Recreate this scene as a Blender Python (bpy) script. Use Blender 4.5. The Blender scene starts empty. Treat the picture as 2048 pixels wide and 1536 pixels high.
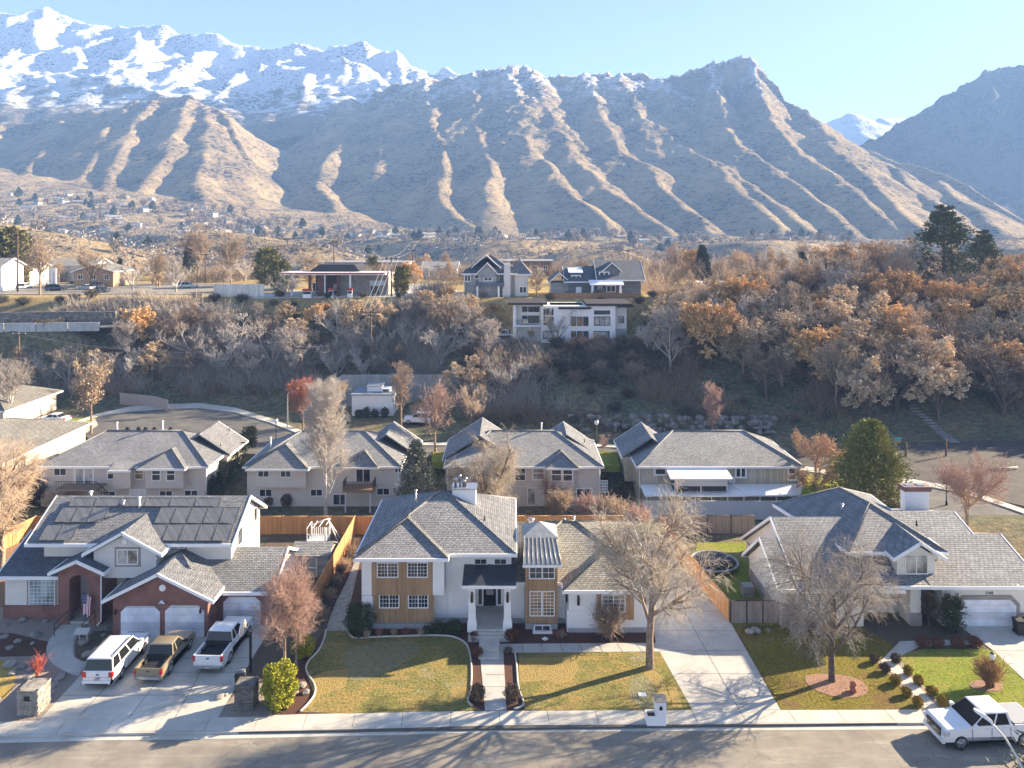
import bpy, math, random
import numpy as np
from mathutils import Vector, Matrix, Euler
random.seed(7); rng = np.random.default_rng(7)
S = bpy.context.scene
COL = S.collection
R = math.radians
# ---------------------------------------------------------------- camera
F, HZ, CX, HC = 1500.0, 460.0, 1024.0, 30.0      # focal length and horizon row in photo pixels, camera height in metres
cd = bpy.data.cameras.new('camera'); cam = bpy.data.objects.new('camera', cd); COL.objects.link(cam)
cam.location = (0, 0, HC); cam.rotation_euler = (R(90), 0, 0)
cd.sensor_width = 36; cd.lens = 36*F/2048; cd.shift_y = (HZ-768)/2048; cd.clip_start = .5; cd.clip_end = 9000
S.camera = cam
# ---------------------------------------------------------------- sun and sky
SUN_EL, SUN_AZ = 20.5, 25.0                        # azimuth measured from +X towards +Y
sd = Vector((math.cos(R(SUN_AZ))*math.cos(R(SUN_EL)), math.sin(R(SUN_AZ))*math.cos(R(SUN_EL)), math.sin(R(SUN_EL))))
w = bpy.data.worlds.new("World"); S.world = w; w.use_nodes = True
nt = w.node_tree; bg = nt.nodes['Background']
sky = nt.nodes.new('ShaderNodeTexSky'); sky.sky_type = 'NISHITA'; sky.sun_disc = False
sky.sun_elevation = R(SUN_EL); sky.sun_rotation = R(90-SUN_AZ); sky.altitude = 1400
sky.air_density = 0.7; sky.dust_density = 0.25; sky.ozone_density = 2.6
tint = nt.nodes.new('ShaderNodeMix'); tint.data_type = 'RGBA'; tint.blend_type = 'MULTIPLY'; tint.inputs[0].default_value = 1; tint.inputs[7].default_value = (1.2, .905, .80, 1)
nt.links.new(sky.outputs[0], tint.inputs[6]); nt.links.new(tint.outputs[2], bg.inputs[0]); bg.inputs[1].default_value = 0.064
ld = bpy.data.lights.new('sun', 'SUN'); lo = bpy.data.objects.new('sun', ld); COL.objects.link(lo)
ld.energy = 5.0; ld.angle = R(.5); ld.color = (1, .82, .58)
lo.rotation_euler = sd.to_track_quat('Z', 'Y').to_euler(); lo.location = (60, 20, 80)
S.view_settings.view_transform = 'Standard'; S.view_settings.look = 'None'; S.view_settings.gamma = 1
S.view_settings.exposure = 2.65
S.render.engine = 'CYCLES'; S.cycles.use_denoising = True; S.cycles.max_bounces = 4; S.cycles.diffuse_bounces = 3
S.cycles.glossy_bounces = 2; S.cycles.transmission_bounces = 3; S.cycles.transparent_max_bounces = 4; S.cycles.caustics_reflective = False
S.cycles.caustics_refractive = False; S.cycles.use_adaptive_sampling = True; S.cycles.adaptive_threshold = .02
# ---------------------------------------------------------------- photo <-> place
def Yg(py, z=0.): return (HC-z)*F/(py-HZ)          # distance of a ground point of height z seen at row py
def Xa(px, Y): return (px-CX)*Y/F
def Za(py, Y): return HC-(py-HZ)*Y/F
def G(px, py, z=0.):
    Y = Yg(py, z); return (Xa(px, Y), Y)
def A(px, py, Y): return (Xa(px, Y), Y, Za(py, Y))
# ---------------------------------------------------------------- objects
def tag(o, label=None, cat=None, group=None, kind=None):
    if label: o['label'] = label
    if cat: o['category'] = cat
    if group: o['group'] = group
    if kind: o['kind'] = kind
    return o
def empty(name, loc, rz=0, label=None, cat=None, group=None, sc=1):
    o = bpy.data.objects.new(name, None); COL.objects.link(o); o.location = loc; o.rotation_euler = (0, 0, rz)
    if sc != 1: o.scale = (sc, sc, sc) if not isinstance(sc, tuple) else sc
    return tag(o, label, cat, group)
def kids(o): return [c for c in bpy.data.objects if c.parent == o]
KID = {}
def link(o, parent=None):
    COL.objects.link(o)
    if parent is not None: o.parent = parent; KID.setdefault(parent.name, []).append(o)
    return o
def copy_tree(o, parent=None):
    c = o.copy(); link(c, parent)
    for ch in list(KID.get(o.name, [])): copy_tree(ch, c)
    return c
class MB:
    """collects shapes, then links them as one mesh object"""
    def __init__(s): s.v = []; s.f = []; s.n = 0; s.sm = []
    def add(s, V, Fs, smooth=False):
        b = s.n; s.v.append(np.asarray(V, float).reshape(-1, 3)); s.n += len(s.v[-1])
        for f in Fs: s.f.append([i+b for i in f]); s.sm.append(smooth)
        return s
    def box(s, x0, x1, y0, y1, z0, z1):
        V = [(x, y, z) for z in (z0, z1) for y in (y0, y1) for x in (x0, x1)]
        return s.add(V, [(0,2,3,1), (4,5,7,6), (0,1,5,4), (2,6,7,3), (0,4,6,2), (1,3,7,5)])
    def prism(s, pts, z0, z1):                      # pts: (x, y) counter-clockwise
        n = len(pts); V = [(x, y, z0) for x, y in pts]+[(x, y, z1) for x, y in pts]
        return s.add(V, [tuple(range(n-1, -1, -1)), tuple(range(n, 2*n))]+[(i, (i+1) % n, n+(i+1) % n, n+i) for i in range(n)])
    def wallprism(s, pts, y0, y1):                  # pts: (x, z) outline seen from the front, extruded in y
        n = len(pts); V = [(x, y0, z) for x, z in pts]+[(x, y1, z) for x, z in pts]
        return s.add(V, [tuple(range(n)), tuple(range(2*n-1, n-1, -1))]+[(i, n+i, n+(i+1) % n, (i+1) % n) for i in range(n)])
    def sideprism(s, pts, x0, x1):                  # pts: (y, z) outline, extruded in x
        n = len(pts); V = [(x0, y, z) for y, z in pts]+[(x1, y, z) for y, z in pts]
        return s.add(V, [tuple(range(n-1, -1, -1)), tuple(range(n, 2*n))]+[(i, (i+1) % n, n+(i+1) % n, n+i) for i in range(n)])
    def slab(s, pts, t):                            # planar 3D polygon thickened downwards by t
        n = len(pts); P = np.array(pts, float); Q = P.copy(); Q[:, 2] -= t
        return s.add(np.vstack([P, Q]), [tuple(range(n)), tuple(range(2*n-1, n-1, -1))]+[(i, n+i, n+(i+1) % n, (i+1) % n) for i in range(n)])
    def tube(s, pts, r, n=6, caps=True, smooth=True):
        P = [Vector(p) for p in pts]; rs = r if hasattr(r, '__len__') else [r]*len(P); V = []; Fs = []
        for i, p in enumerate(P):
            d = ((P[min(i+1, len(P)-1)]-P[max(i-1, 0)])).normalized()
            a = d.orthogonal().normalized() if i == 0 else (a-d*a.dot(d)).normalized(); b = d.cross(a)
            for k in range(n):
                t = 2*math.pi*k/n; V.append(p+(a*math.cos(t)+b*math.sin(t))*rs[i])
        for i in range(len(P)-1):
            for k in range(n): Fs.append((i*n+k, i*n+(k+1) % n, (i+1)*n+(k+1) % n, (i+1)*n+k))
        if caps: Fs += [tuple(range(n-1, -1, -1)), tuple(range((len(P)-1)*n, len(P)*n))]
        return s.add([tuple(v) for v in V], Fs, smooth)
    def lathe(s, prof, cx=0, cy=0, n=16, smooth=True):   # prof: (r, z) bottom to top
        V = [(cx+r*math.cos(2*math.pi*k/n), cy+r*math.sin(2*math.pi*k/n), z) for r, z in prof for k in range(n)]
        Fs = [(i*n+k, i*n+(k+1) % n, (i+1)*n+(k+1) % n, (i+1)*n+k) for i in range(len(prof)-1) for k in range(n)]
        Fs += [tuple(range(n-1, -1, -1)), tuple(range((len(prof)-1)*n, len(prof)*n))]
        return s.add(V, Fs, smooth)
    def rock(s, c, r, seed=0, flat=.7, n=2):
        import bmesh
        bm = bmesh.new(); bmesh.ops.create_icosphere(bm, subdivisions=n, radius=1)
        rr = np.random.default_rng(seed); ph = rr.uniform(0, 6, 6); V = []
        pl = rr.normal(size=(7, 3)); pl /= np.linalg.norm(pl, axis=1)[:, None]; dd = rr.uniform(.6, .9, 7)
        for v in bm.verts:
            p = np.array(v.co)
            for q, d in zip(pl, dd):
                e = p@q-d
                if e > 0: p = p-q*e
            V.append((c[0]+p[0]*r*(1+.2*math.sin(ph[0])), c[1]+p[1]*r*(1+.2*math.sin(ph[1])), c[2]+p[2]*r*flat))
        Fs = [tuple(v.index for v in f.verts) for f in bm.faces]; bm.free()
        return s.add(V, Fs)
    def xform(s, M):
        V = np.vstack(s.v); V = V@np.array(M.to_3x3()).T+np.array(M.translation); s.v = [V]; return s
    def build(s, name, mat, parent=None):
        me = bpy.data.meshes.new(name); V = np.vstack(s.v); me.vertices.add(len(V)); me.vertices.foreach_set('co', V.ravel())
        L = [len(f) for f in s.f]; flat = np.fromiter((i for f in s.f for i in f), np.int32)
        me.loops.add(len(flat)); me.loops.foreach_set('vertex_index', flat)
        me.polygons.add(len(L)); st = np.concatenate([[0], np.cumsum(L)[:-1]]).astype(np.int32)
        me.polygons.foreach_set('loop_start', st); me.polygons.foreach_set('loop_total', np.array(L, np.int32))
        me.polygons.foreach_set('use_smooth', np.array(s.sm, bool)); me.update(calc_edges=True); me.validate()
        if mat is not None: me.materials.append(mat)
        o = bpy.data.objects.new(name, me); return link(o, parent)
def mesh_np(name, V, Q, mat, parent=None, smooth=True):   # quads or tris as arrays
    me = bpy.data.meshes.new(name); V = np.asarray(V, np.float32); Q = np.asarray(Q, np.int32); k = Q.shape[1]
    me.vertices.add(len(V)); me.vertices.foreach_set('co', V.ravel())
    me.loops.add(Q.size); me.loops.foreach_set('vertex_index', Q.ravel())
    me.polygons.add(len(Q)); me.polygons.foreach_set('loop_start', np.arange(len(Q), dtype=np.int32)*k)
    me.polygons.foreach_set('loop_total', np.full(len(Q), k, np.int32)); me.polygons.foreach_set('use_smooth', np.full(len(Q), smooth))
    me.update(calc_edges=True)
    if mat is not None: me.materials.append(mat)
    return link(bpy.data.objects.new(name, me), parent)
# ---------------------------------------------------------------- materials
MATS = {}
def newmat(name):
    m = bpy.data.materials.new(name); m.use_nodes = True; return m, m.node_tree, m.node_tree.nodes['Principled BSDF']
def N(nt, t, **kw):
    n = nt.nodes.new(t)
    for k, v in kw.items():
        if k.startswith('i_'):
            key = k[2:]; key = int(key) if key.isdigit() else key.replace('_', ' ')
            n.inputs[key].default_value = v
        else: setattr(n, k, v)
    return n
def c4(c): return (*c, 1)
def coord(nt, kind='Object'):
    if kind == 'Position': return nt.nodes.new('ShaderNodeNewGeometry').outputs['Position']
    return nt.nodes.new('ShaderNodeTexCoord').outputs[kind]
def noise(nt, v, scale, detail=4, rough=.55):
    n = N(nt, 'ShaderNodeTexNoise', i_Scale=scale, i_Detail=detail, i_Roughness=rough); nt.links.new(v, n.inputs['Vector']); return n.outputs[0]
def ramp(nt, f, stops):
    r = nt.nodes.new('ShaderNodeValToRGB'); nt.links.new(f, r.inputs[0]); e = r.color_ramp.elements
    while len(e) < len(stops): e.new(.5)
    for a, (p, c) in zip(e, stops): a.position = p; a.color = c4(c) if not isinstance(c, (int, float)) else (c, c, c, 1)
    return r.outputs[0]
def mix(nt, f, a, b, mode='MIX'):
    m = nt.nodes.new('ShaderNodeMix'); m.data_type = 'RGBA'; m.blend_type = mode
    for k, x in ((0, f), (6, a), (7, b)):
        if isinstance(x, (int, float)): m.inputs[k].default_value = x
        elif isinstance(x, tuple): m.inputs[k].default_value = c4(x)
        else: nt.links.new(x, m.inputs[k])
    return m.outputs[2]
def math_(nt, op, a, b=0., c=0.):
    m = nt.nodes.new('ShaderNodeMath'); m.operation = op
    for k, x in enumerate((a, b, c)):
        if isinstance(x, (int, float)): m.inputs[k].default_value = x
        else: nt.links.new(x, m.inputs[k])
    return m.outputs[0]
def sepxyz(nt, v):
    s = nt.nodes.new('ShaderNodeSeparateXYZ'); nt.links.new(v, s.inputs[0]); return s.outputs
def comb(nt, x, y, z=0.):
    s = nt.nodes.new('ShaderNodeCombineXYZ')
    for k, q in enumerate((x, y, z)):
        if isinstance(q, (int, float)): s.inputs[k].default_value = q
        else: nt.links.new(q, s.inputs[k])
    return s.outputs[0]
def bump(nt, b, h, strength=.5, dist=.05):
    n = N(nt, 'ShaderNodeBump', i_Strength=strength, i_Distance=dist); nt.links.new(h, n.inputs['Height']); nt.links.new(n.outputs[0], b.inputs['Normal'])
def M(name, c1, c2=None, scale=3., rough=.8, metal=0., bmp=0., bscale=None, lo=.35, hi=.65, kind='Object', detail=5, spec=.3, bd=.05):
    if name in MATS: return MATS[name]
    m, nt, b = newmat(name); b.inputs['Roughness'].default_value = rough; b.inputs['Metallic'].default_value = metal
    b.inputs['Specular IOR Level'].default_value = spec
    if c2 is None and not bmp: b.inputs['Base Color'].default_value = c4(c1)
    else:
        v = coord(nt, kind); f = noise(nt, v, scale, detail)
        nt.links.new(ramp(nt, f, [(lo, c1), (hi, c2 or c1)]), b.inputs['Base Color'])
        if bmp: bump(nt, b, noise(nt, v, bscale or scale*4, detail), bmp, bd)
    MATS[name] = m; return m
# ---------------------------------------------------------------- noise on arrays
def vnoise(x, y, seed=0):
    r = np.random.default_rng(seed); T = r.random((256, 256)); xi = np.floor(x).astype(int); yi = np.floor(y).astype(int)
    fx = x-xi; fy = y-yi; fx = fx*fx*(3-2*fx); fy = fy*fy*(3-2*fy)
    a = T[xi & 255, yi & 255]; b = T[(xi+1) & 255, yi & 255]; c = T[xi & 255, (yi+1) & 255]; d = T[(xi+1) & 255, (yi+1) & 255]
    return (a*(1-fx)+b*fx)*(1-fy)+(c*(1-fx)+d*fx)*fy
def fbm(x, y, seed=0, o=5, g=.5, ridged=False):
    t = 0; a = 1; n = 0
    for k in range(o):
        q = vnoise(x*2**k+17*k, y*2**k+31*k, seed+k); q = 1-abs(2*q-1) if ridged else q
        t = t+a*q; n += a; a *= g
    return t/n
def sstep(a, b, x): t = np.clip((x-a)/(b-a), 0, 1); return t*t*(3-2*t)
def grid_mesh(name, X, Y, Z, mat):
    r, c = X.shape; V = np.stack([X, Y, Z], -1).reshape(-1, 3); i = (np.arange(r-1)[:, None]*c+np.arange(c-1)[None]).ravel()
    return mesh_np(name, V, np.stack([i, i+1, i+c+1, i+c], 1), mat)
# ================================================================ LAND
def hz(X, Y):
    """height of the near land (metres)"""
    X = np.asarray(X, float); Y = np.asarray(Y, float)
    low = np.interp(X, [-120, 37, 50, 120], [-4.4, -4.4, -1.6, -1.6])       # rear yards of the second row
    z = 0*X-.03-.35*(1-sstep(45.0, 46.2, Y))
    z = z+(low)*sstep(76, 86, Y)
    z = z+(-1.1-low)*sstep(95, 106, Y)
    toe = np.interp(X, [-120, -38, -22, -9, 0, 30, 60, 120], [134, 134, 135, 124, 119, 117, 113, 113])
    top = np.interp(X, [-120, -60, -20, 0, 60, 120], [162, 163, 160, 161, 158, 156])
    t = np.clip((Y-toe)/(top-toe), 0, 1)
    rise = 16.6*(.75*t+.25*t*t*(3-2*t))
    rise = rise+(1.6*(fbm(X/14, Y/14, 3, 4)-.5)*2)*np.sin(np.pi*t)
    z = z+rise
    # levelled shelf of the white house on the hillside and its rear bank
    sh = sstep(-12, -6, X)*(1-sstep(30, 37, X))*sstep(137, 142, Y)*(1-sstep(154, 160, Y))
    z = z*(1-sh)+8.2*sh
    # road cut on the left hillside
    ry = 147+(X+95)*.10
    rd = (1-sstep(-88, -76, X))*(sstep(ry-5, ry-2.6, Y)*(1-sstep(ry+2.4, ry+4.5, Y)))
    z = z*(1-rd)+(10.9-(X+90)*.0)*rd
    z = z+(fbm(X/40, Y/40, 9, 3)-.5)*1.6*sstep(168, 200, Y)
    # plateau falls away to the river valley, then the far bluff
    z = z-20*sstep(262, 330, Y)
    return z
def mat_ground():
    m, nt, b = newmat('hillside_soil'); b.inputs['Roughness'].default_value = .95; b.inputs['Specular IOR Level'].default_value = .1
    v = coord(nt, 'Position'); n1 = noise(nt, v, .12, 6, .65); n2 = noise(nt, v, 1.3, 5, .7); xyz = sepxyz(nt, v)
    dry = ramp(nt, n2, [(.3, (.10, .085, .055)), (.5, (.20, .16, .095)), (.7, (.34, .26, .14))])
    grn = ramp(nt, n2, [(.35, (.07, .075, .045)), (.65, (.20, .20, .12))])
    c = mix(nt, ramp(nt, n1, [(.42, 0.), (.58, 1.)]), dry, grn)
    gold = ramp(nt, n2, [(.3, (.24, .17, .07)), (.65, (.50, .37, .17))])
    up = N(nt, 'ShaderNodeMapRange', i_From_Min=11., i_From_Max=15.); nt.links.new(xyz[2], up.inputs[0])
    c = mix(nt, up.outputs[0], c, gold)
    nt.links.new(c, b.inputs['Base Color']); bump(nt, b, noise(nt, v, 2.5, 6, .75), .8, .35); return m
gx, gy = np.meshgrid(np.arange(-300, 301, 1.1), np.arange(-60, 341, 1.0))
o = grid_mesh('ground', gx, gy, hz(gx, gy), mat_ground()); tag(o, kind='structure')

# ---------------------------------------------------------------- far land and mountains, traced ridge by ridge
def ridge(pts, ya, yb, pyb=475.):
    """pts: photo (px, py) from crest to foot; depth runs from ya to yb with the fall"""
    p0 = pts[0][1]; out = []
    for px, py in pts:
        f = (py-p0)/max(pyb-p0, 1); Y = ya+(yb-ya)*min(max(f, 0), 1)**.85; out.append(A(px, py, Y))
    return out
def crest(pts):                                    # (px, py, Y)
    return [A(px, py, Y) for px, py, Y in pts]
def tents(X, Y, lines, base, k=.7, warp=18., seed=1, round_=6.):
    wx = X+warp*(fbm(X/90, Y/90, seed, 4)-.5)*2; wy = Y+warp*(fbm(X/90+50, Y/90, seed+9, 4)-.5)*2
    Z = base.copy()
    for L in lines:
        kk = k
        if isinstance(L, tuple): L, kk = L
        for (x0, y0, z0), (x1, y1, z1) in zip(L, L[1:]):
            dx, dy = x1-x0, y1-y0; q = dx*dx+dy*dy+1e-6; t = np.clip(((wx-x0)*dx+(wy-y0)*dy)/q, 0, 1)
            d = np.hypot(wx-x0-t*dx, wy-y0-t*dy); d = np.sqrt(d*d+round_**2)-round_
            zr_ = z0+(z1-z0)*t; Z = np.maximum(Z, zr_-kk*(1+(1.5*np.clip((zr_-200)/150, 0, 1) if kk > .605 else 0))*d)
    return Z
def mat_mountain(name, snow_lo, snow_hi, tan=(.50, .375, .21), rock=(.22, .185, .15), scrub=(.055, .055, .045), sc=.012, snow_max=1., scrub_amt=.5):
    m, nt, b = newmat(name); b.inputs['Roughness'].default_value = .95; b.inputs['Specular IOR Level'].default_value = .05
    g = nt.nodes.new('ShaderNodeNewGeometry'); v = g.outputs['Position']; xyz = sepxyz(nt, v); nz = sepxyz(nt, g.outputs['Normal'])[2]
    n1 = noise(nt, v, sc, 8, .68)
    vv = comb(nt, math_(nt, 'MULTIPLY', xyz[0], 1.), math_(nt, 'MULTIPLY', xyz[1], 1.), math_(nt, 'MULTIPLY', xyz[2], 4.)); n2 = noise(nt, vv, sc*4, 8, .7)
    vs = comb(nt, xyz[0], xyz[1], math_(nt, 'MULTIPLY', xyz[2], 2.))
    n3 = noise(nt, vs, .13, 4, .6)
    base = mix(nt, ramp(nt, n2, [(.34, 0.), (.50, 1.)]), rock, tan)
    base = mix(nt, ramp(nt, n1, [(.40, .55), (.62, 0.)]), base, (.15, .115, .085))
    spots = ramp(nt, math_(nt, 'ADD', math_(nt, 'MULTIPLY', n3, .6), math_(nt, 'MULTIPLY', n1, .4)), [(.44-(1-scrub_amt)*.06, 1.), (.49-(1-scrub_amt)*.06, 0.)])
    hgt = N(nt, 'ShaderNodeMapRange', i_From_Min=float(snow_lo), i_From_Max=float(snow_hi)); nt.links.new(xyz[2], hgt.inputs[0])
    s = math_(nt, 'ADD', math_(nt, 'MULTIPLY', hgt.outputs[0], 1.15), math_(nt, 'SUBTRACT', math_(nt, 'MULTIPLY', n2, 1.3), .95))
    s = math_(nt, 'ADD', s, math_(nt, 'MULTIPLY', math_(nt, 'SUBTRACT', nz, .75), .9))
    s = ramp(nt, s, [(.32, 0.), (.46, snow_max)])
    col = mix(nt, s, base, (.82, .84, .88)); col = mix(nt, spots, col, scrub)
    nt.links.new(col, b.inputs['Base Color']); bump(nt, b, math_(nt, 'ADD', n2, math_(nt, 'MULTIPLY', n3, .35)), 1., 11.); return m
# --- layer 1: foothills, main ridge, bench with the far town
B_CREST = crest([(-260,262,1274),(-120,255,1274),(0,247,1274),(60,246,1274),(100,235,1274),(200,220,1279),(260,210,1284),(345,199,1290),(380,196,1290),(410,210,1274),(450,240,1230),(462,275,1175),(490,310,1143),(497,345,1110),(505,400,1066),(515,430,1034)])
C_CREST = crest([(505,280,1695),(560,238,1668),(620,226,1641),(700,201,1600),(760,192,1587),(800,172,1574),(850,163,1560),(905,158,1560),(950,149,1560),(985,139,1560),(1020,134,1560),(1060,139,1560),(1100,156,1560),(1170,153,1574),(1240,149,1574),(1300,159,1560),(1320,160,1560),(1370,149,1546),(1420,133,1533),(1490,121,1520),(1500,128,1506),(1520,150,1492),(1545,176,1479),(1560,206,1466),(1608,226,1438),(1626,256,1412),(1652,276,1384),(1662,291,1371),(1700,297,1344),(1750,311,1304),(1830,331,1250),(1900,356,1196),(1950,382,1155),(2048,441,1088),(2200,500,1020)])
sp = []
for L in ([(120,240),(100,300),(30,370),(0,400)],[(250,215),(215,280),(165,350),(150,390)],[(300,205),(260,270),(225,330),(200,385)],[(380,200),(350,270),(300,350),(285,400)],[(410,210),(410,290),(400,360),(400,410)],[(0,250),(-60,330),(-120,400)],[(-120,255),(-200,330),(-280,400)]):
    sp.append((ridge(L, 1272, 860, 425), .6))
for L in ([(700,201),(700,250),(650,330),(640,372),(672,430)],[(770,192),(790,230),(770,290),(755,340)],[(850,163),(850,205),(882,280),(880,350),(903,430),(960,462)],
          [(940,150),(950,230),(975,330),(985,400)],[(1020,134),(1030,180),(1042,240),(1062,300),(1112,345),(1160,400),(1230,470)],[(1060,139),(1102,240),(1142,310),(1200,362),(1280,425),(1360,475)],
          [(1170,153),(1200,240),(1242,300),(1290,335),(1350,400),(1440,475)],[(1240,149),(1290,240),(1362,290),(1430,335),(1500,400),(1570,470)],[(1320,160),(1372,240),(1425,320),(1500,370),(1575,430),(1640,480)],
          [(1420,133),(1440,220),(1480,290),(1550,335),(1640,405),(1720,475)],[(1490,121),(1540,240),(1600,300),(1690,365),(1780,435),(1850,490)],[(1608,226),(1680,312),(1760,380),(1850,452),(1930,510)],
          [(1700,297),(1800,352),(1880,412),(1960,472),(2030,520)],[(1830,331),(1900,382),(2000,452),(2100,520)]):
    sp.append((ridge(L, 1545 if L[0][0] < 1600 else 1330, 830), .60 if L[0][0] < 1400 or L[0][0] > 1620 else .61))
bx, by = np.meshgrid(np.arange(-1350, 1351, 3.6), np.arange(330, 1760, 3.6))
uu = bx/np.maximum(by, 1)*F+CX                       # bearing, as photo column
floor_ = np.interp(uu, [0, 700, 1024, 1600, 2048], [-6, -6, -6, -4, -2])
benchz = np.interp(uu, [-300, 0, 250, 500, 700, 1000, 2048], [34, 30, 28, 24, 20, 20, 18])
edge = 590+40*np.sin(uu/90.)+40*(fbm(bx/120, by/120, 5, 3)-.5)
Zb = floor_+(benchz-floor_)*sstep(0, 1, (by-edge)/95)
risez = np.interp(uu, [-300, 0, 300, 520, 700, 900, 2048], [70, 62, 52, 32, 28, 8, 2])
Zb = Zb+risez*np.clip((by-690)/260, 0, 3)+(fbm(bx/70, by/70, 12, 5)-.5)*10*sstep(560, 640, by)
low = [([A(-200,425,400), A(0,447,400), A(90,462,400), A(170,492,395), A(215,520,390)], .30), ([A(430,462,470), A(520,474,465), A(600,490,450), A(700,528,430)], .30),
       ([A(1080,512,530), A(1165,497,520), A(1230,500,515), A(1290,522,500)], .42), ([A(1230,490,570), A(1330,505,550), A(1400,530,530)], .42)]
Zb = tents(bx, by, low, Zb, warp=8, round_=10)
Zm = tents(bx, by, [(B_CREST, 1.6), (C_CREST, 1.6)]+sp, Zb, warp=15, round_=5)
det = .6*fbm(bx/60, by/60, 21, 6, .6, True)+.55*fbm((bx*.93-by*.36)/26, (bx*.36+by*.93)/95, 23, 4, .6, True)-.6
amp = sstep(15, 90, Zm-Zb)
Zm = Zm+det*36*amp*sstep(0, 1, (Zm-30)/60)*(.35+.65*sstep(100, 330, Zm))+(fbm(bx/18, by/18, 31, 4)-.5)*5*amp
# rock band near the top of the right-hand peak
o = grid_mesh('foothills', bx, by, Zm, mat_mountain('foothill_slope', 135, 430, snow_max=.6)); tag(o, kind='structure')
# --- layer 2: snow range and shoulders
A_CREST = crest([(-500,30,1982),(-250,15,1982),(-80,22,1982),(0,27,1972),(30,35,1966),(60,38,1955),(85,35,1944),(100,22,1944),(140,35,1944),(190,50,1944),(230,54,1944),(300,56,1933),(315,56,1928),(360,68,1928),(430,71,1922),(480,90,1916),(520,100,1911),(560,96,1900),(600,86,1894),(640,90,1889),(690,97,1878),(725,96,1867),(760,118,1856),(800,140,1845),(860,160,1845),(1000,200,1845)])
A_SP = [ridge([(100,22),(130,90),(150,150),(190,230)],1944,1630,300), ridge([(60,38),(20,110),(-20,200)],1944,1650,300), ridge([(190,50),(230,110),(260,180)],1944,1670,300), ridge([(315,56),(330,100),(380,150),(440,190),(490,230)],1927,1630,300),
        ridge([(480,90),(500,140),(520,190)],1916,1670,300), ridge([(430,71),(400,120),(420,170)],1916,1690,300), ridge([(600,86),(580,130),(560,170),(540,210)],1894,1650,300), ridge([(725,96),(700,125),(650,150),(600,185)],1867,1650,280), ridge([(-200,20),(-220,120),(-260,220)],1971,1650,300)]
SHO = crest([(-400,185,1650),(-200,170,1640),(0,165,1620),(100,160,1600),(250,162,1580),(300,185,1560),(345,198,1540),(450,240,1520)])
SH_SP = [ridge([(250,162),(245,190),(215,225)],1559,1490,300), ridge([(100,160),(110,190),(60,235)],1570,1490,300), ridge([(0,165),(-30,200),(-60,240)],1581,1498,300)]
SH2 = crest([(918,152,1800),(900,140,1810),(850,139,1810),(790,145,1800),(740,165,1780),(650,185,1760),(560,215,1740),(500,240,1720),(470,262,1700)])
ax, ay = np.meshgrid(np.arange(-2300, 900, 6.5), np.arange(1400, 2200, 5.5))
za = tents(ax, ay, [(A_CREST, 1.3)]+[(q, .55) for q in A_SP]+[(SHO, .7), (SH2, .6)]+[(q, .6) for q in SH_SP], ax*0+40, warp=22, round_=6)
am = sstep(60, 200, za)
za = za+(fbm(ax/130+.25*ay/130, ay/200, 41, 7, .55, True)-.52)*72*am*sstep(1480, 1640, ay)*(1-.75*sstep(1850, 1940, ay)) + (fbm(ax/45, ay/70, 44, 5)-.5)*26*am+(fbm(ax/60, ay/60, 47, 5)-.5)*12
o = grid_mesh('snow_mountains', ax, ay, za, mat_mountain('snow_slope', 150, 400, tan=(.27,.215,.14), rock=(.20, .185, .17), sc=.009, scrub_amt=.55)); tag(o, kind='structure')
# --- layer 3: mountain on the right and the distant snowy peak
D_CREST = crest([(1560,420,1500),(1640,360,1520),(1730,296,1560),(1800,252,1600),(1860,216,1630),(1900,190,1660),(1940,165,1690),(1962,148,1700),(2000,140,1710),(2048,138,1720),(2150,128,1740),(2320,118,1760),(2600,140,1800)])
D_SP = [ridge([(1860,216),(1850,300),(1800,390)],1630,1350,480), ridge([(1962,148),(1970,240),(1930,330),(1900,430)],1700,1330,480), ridge([(2048,138),(2080,250),(2060,350),(2030,450)],1720,1330,480), ridge([(2150,128),(2200,250),(2220,400)],1740,1330,480), ridge([(1900,190),(1905,260),(1870,350)],1660,1350,480)]
dx_, dy_ = np.meshgrid(np.arange(500, 2300, 7), np.arange(1260, 2300, 7))
zd = tents(dx_, dy_, [(D_CREST, 1.6)]+[(q, .75) for q in D_SP], dx_*0+10, warp=20)
zd = zd+(fbm(dx_/80, dy_/80, 51, 7, .58, True)-.5)*45*sstep(40, 160, zd)
o = grid_mesh('canyon_mountain', dx_, dy_, zd, mat_mountain('canyon_slope', 330, 560, tan=(.2,.17,.12), snow_max=.5, scrub_amt=.9)); tag(o, kind='structure')
E_CREST = crest([(1540,300,2650),(1600,272,2650),(1640,252,2640),(1680,234,2600),(1700,225,2600),(1722,231,2600),(1745,240,2600),(1800,237,2680),(1900,250,2700)])
E_SP = [ridge([(1700,225),(1730,262),(1760,290)],2600,2350,330), ridge([(1680,234),(1650,270),(1640,300)],2600,2350,330), ridge([(1722,231),(1700,270),(1690,300)],2600,2400,330)]
ex, ey = np.meshgrid(np.arange(700, 1700, 8), np.arange(2250, 2900, 8))
ze = tents(ex, ey, [(E_CREST, .6)]+[(q, .6) for q in E_SP], ex*0+60, warp=14)+(fbm(ex/60, ey/60, 61, 6)-.5)*24
o = grid_mesh('distant_peak', ex, ey, ze, mat_mountain('distant_snow', 60, 300, scrub_amt=.2)); tag(o, kind='structure')
# ground beyond, out to the horizon
b_ = MB(); b_.box(-6000, 6000, -3000, 8000, -30, -12); o = b_.build('plain', M('plain_soil', (.2, .17, .1), (.3, .25, .15), .01, kind='Position')); tag(o, kind='structure')
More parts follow.
